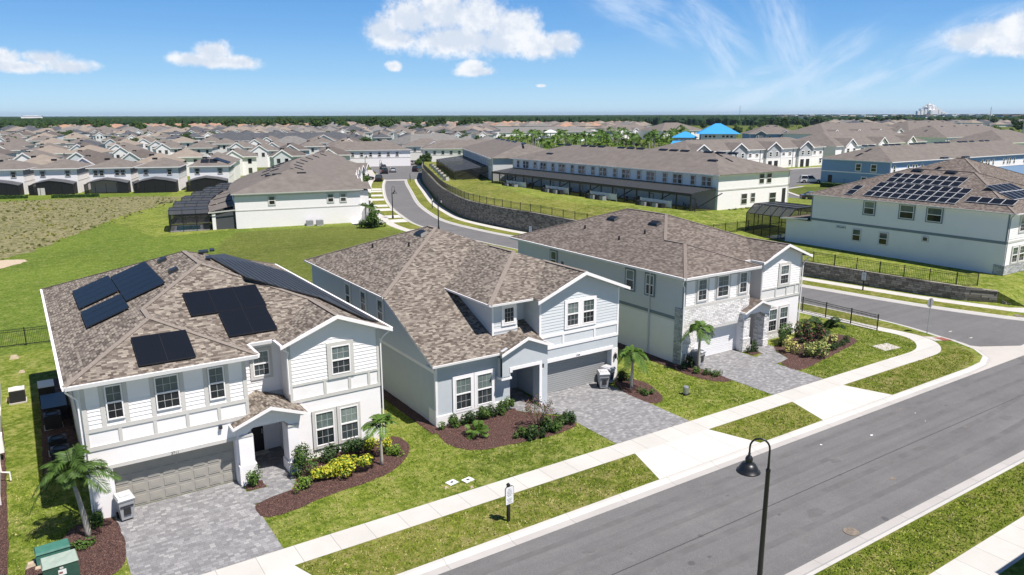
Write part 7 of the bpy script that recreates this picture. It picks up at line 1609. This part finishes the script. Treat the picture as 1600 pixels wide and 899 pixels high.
# grass blades on the near lawns and verges
def inside(x, y, poly):
    c = False; n = len(poly); j = n-1
    for i in range(n):
        if (poly[i][1] > y) != (poly[j][1] > y) and x < (poly[j][0]-poly[i][0])*(y-poly[i][1])/(poly[j][1]-poly[i][1])+poly[i][0]: c = not c
        j = i
    return c
FOOT = [[(1.1,34),(14.9,34),(14.9,55),(1.1,55)],[(17.8,34.8),(31.6,34.8),(31.6,55),(17.8,55)],[(36.9,34.6),(50.8,34.6),(50.8,55),(36.9,55)],[(7,31.8),(10.1,31.8),(10.1,37),(7,37)],[(22.8,32.3),(25,32.3),(25,37),(22.8,37)],[(42.7,31.3),(46.1,31.3),(46.1,37),(42.7,37)]]
DR = [(1.85,7.2),(24.9,30.35),(37.7,42.85)]
def lawn_ok(x, y):
    if 26.1 < y < 27.72 and x < 51: return False
    if x > 52 and not inside(x+.45, y-.3, blockW): return False
    for a, c in DR:
        if a-.05 < x < c+.05 and 26 < y < 36: return False
        if y <= 26.3 and a-1.25+(y-23.5)*.45 < x < c+1.25-(y-23.5)*.45: return False
    if inside(x, y, walk_poly): return False
    for p in BEDS+FOOT:
        if inside(x, y, p): return False
    return True
walk_poly = outer+inner[::-1]
simple('blade_a', (.17,.24,.028), .8, .3, 1.2, .1); simple('blade_b', (.27,.33,.05), .8, .3, 1.2, .1); simple('blade_c', (.42,.38,.16), .9, .2, 2, .1)
b = MB(); r_ = random.Random(99); ms = [b.mat('blade_a'), b.mat('blade_b'), b.mat('blade_c')]; V_, F_, I_ = b.v, b.f, b.mi
def blades(n, x0, x1, y0, y1, dry, test=True):
    for k in range(n):
        x, y = r_.uniform(x0, x1), r_.uniform(y0, y1)
        if test and not lawn_ok(x, y): continue
        h = r_.uniform(.03,.085); a = r_.uniform(0,6.28); w = r_.uniform(.02,.05); dx, dy = cos(a)*w, sin(a)*w; lx, ly = r_.uniform(-.04,.04), r_.uniform(-.04,.04); i = len(V_)
        V_.extend([(x-dx,y-dy,.004),(x+dx,y+dy,.004),(x+lx,y+ly,h)]); F_.append((i,i+1,i+2)); q = noise.noise(Vector((x*1.4,y*1.4,0)))+r_.uniform(-.35,.35)
        I_.append(ms[0 if q < -.05 else (1 if q < .42-dry else 2)]); b.uv.append(None)
blades(26000, -2.5, 25, 27.6, 41, .05); blades(24000, 25, 56.5, 27.6, 36, .05); blades(17000, 2, 57, 23.6, 26.2, .25); blades(15000, 12, 46, 12.38, 14.6, .1, False)
o = b.build('grass', loc=(20,28,0)); o['kind'] = 'stuff'; tag(o, 'short grass blades on the front lawns and verges', 'grass')

# house south of the near pavement, out of frame: its roof shades the lower right corner
root = thing('two_storey_house', 'pale house south of the near pavement, standing outside the lower right corner', 'house', (31, 7.4, 0)); b = MB(); b.box(0,-12,0,13,0,6.1,'wall_pale'); b.build('wall', root); b = MB(); hip(b,-.5,13.5,-12.5,.6,6.15,.38,'shingle_brown'); b.face([(-.5,-12.5,6.1),(13.5,-12.5,6.1),(13.5,.6,6.1),(-.5,.6,6.1)],'white_paint'); b.build('roof', root); LOCALS.add(root.name)
for u in (1.5,5.5,9.5):
    for v in (1.0,4.0): window(root, (Vector((0,0,0)), XV, YV), u, u+1.1, v, v+1.5, 2, 2, 'trim_grey', .12)

for k in range(34):
    px, py = rr.uniform(0, 770), rr.uniform(203, 213); tree(tB, px, py, 0, rr.uniform(1.2,1.9), 'tall tree rising between the distant roofs on the left', 'tall trees between the distant roofs')
simple('tar', (.045,.045,.047), .7, .1, 3, .3); simple('tyre_mark', (.134,.133,.132), .85, .14, 1.2, .2)
def road_line(pts, w, m, z=RZ+.006): strip('road_mark', smoothpath(pts, 5), -w/2, w/2, z, m)
road_line([(-10,19.1),(5,19.18),(20,19.08),(40,19.16),(64,19.1)], .035, 'tar')
for y in (17.0,18.6): road_line([(4,y),(18,y+.1),(34,y-.05),(48,y+.3),(56,y+2.0),(61,y+6.5)], .34, 'tyre_mark', RZ+.0055)
for y in (20.5,22.0): road_line([(8,y),(24,y-.12),(40,y+.05),(70,y-.1)], .3, 'tyre_mark', RZ+.005)
for x, y, r in ((12.2,18.2,.3),(17.5,20.9,.22),(27.7,17.6,.35),(33.0,20.2,.25),(46.2,18.0,.3)):
    q = [(x+r*cos(a)*rr.uniform(.6,1.2)*1.5, y+r*sin(a)*rr.uniform(.6,1.2)) for a in [2*pi*k/11 for k in range(11)]]; sheet('oil_stain', q, RZ+.0075, 'tyre_mark')
m = bpy.data.materials.new('haze'); m.use_nodes = True; nt = m.node_tree; nt.nodes.clear(); g = NG(nt)
v = g.n('ShaderNodeVolumePrincipled'); v.inputs['Color'].default_value = (.62,.78,1,1); v.inputs['Density'].default_value = 4.5e-5; v.inputs['Anisotropy'].default_value = .3
o = g.n('ShaderNodeOutputMaterial'); g.L.new(v.outputs[0], o.inputs['Volume']); MATS['haze'] = m
b = MB(); b.box(-13990,-590,-1.2,15990,15990,70,'haze'); h = b.build('haze', loc=(0,0,0)); h['kind'] = 'stuff'; tag(h, 'thin pale haze over the far plain', 'haze')
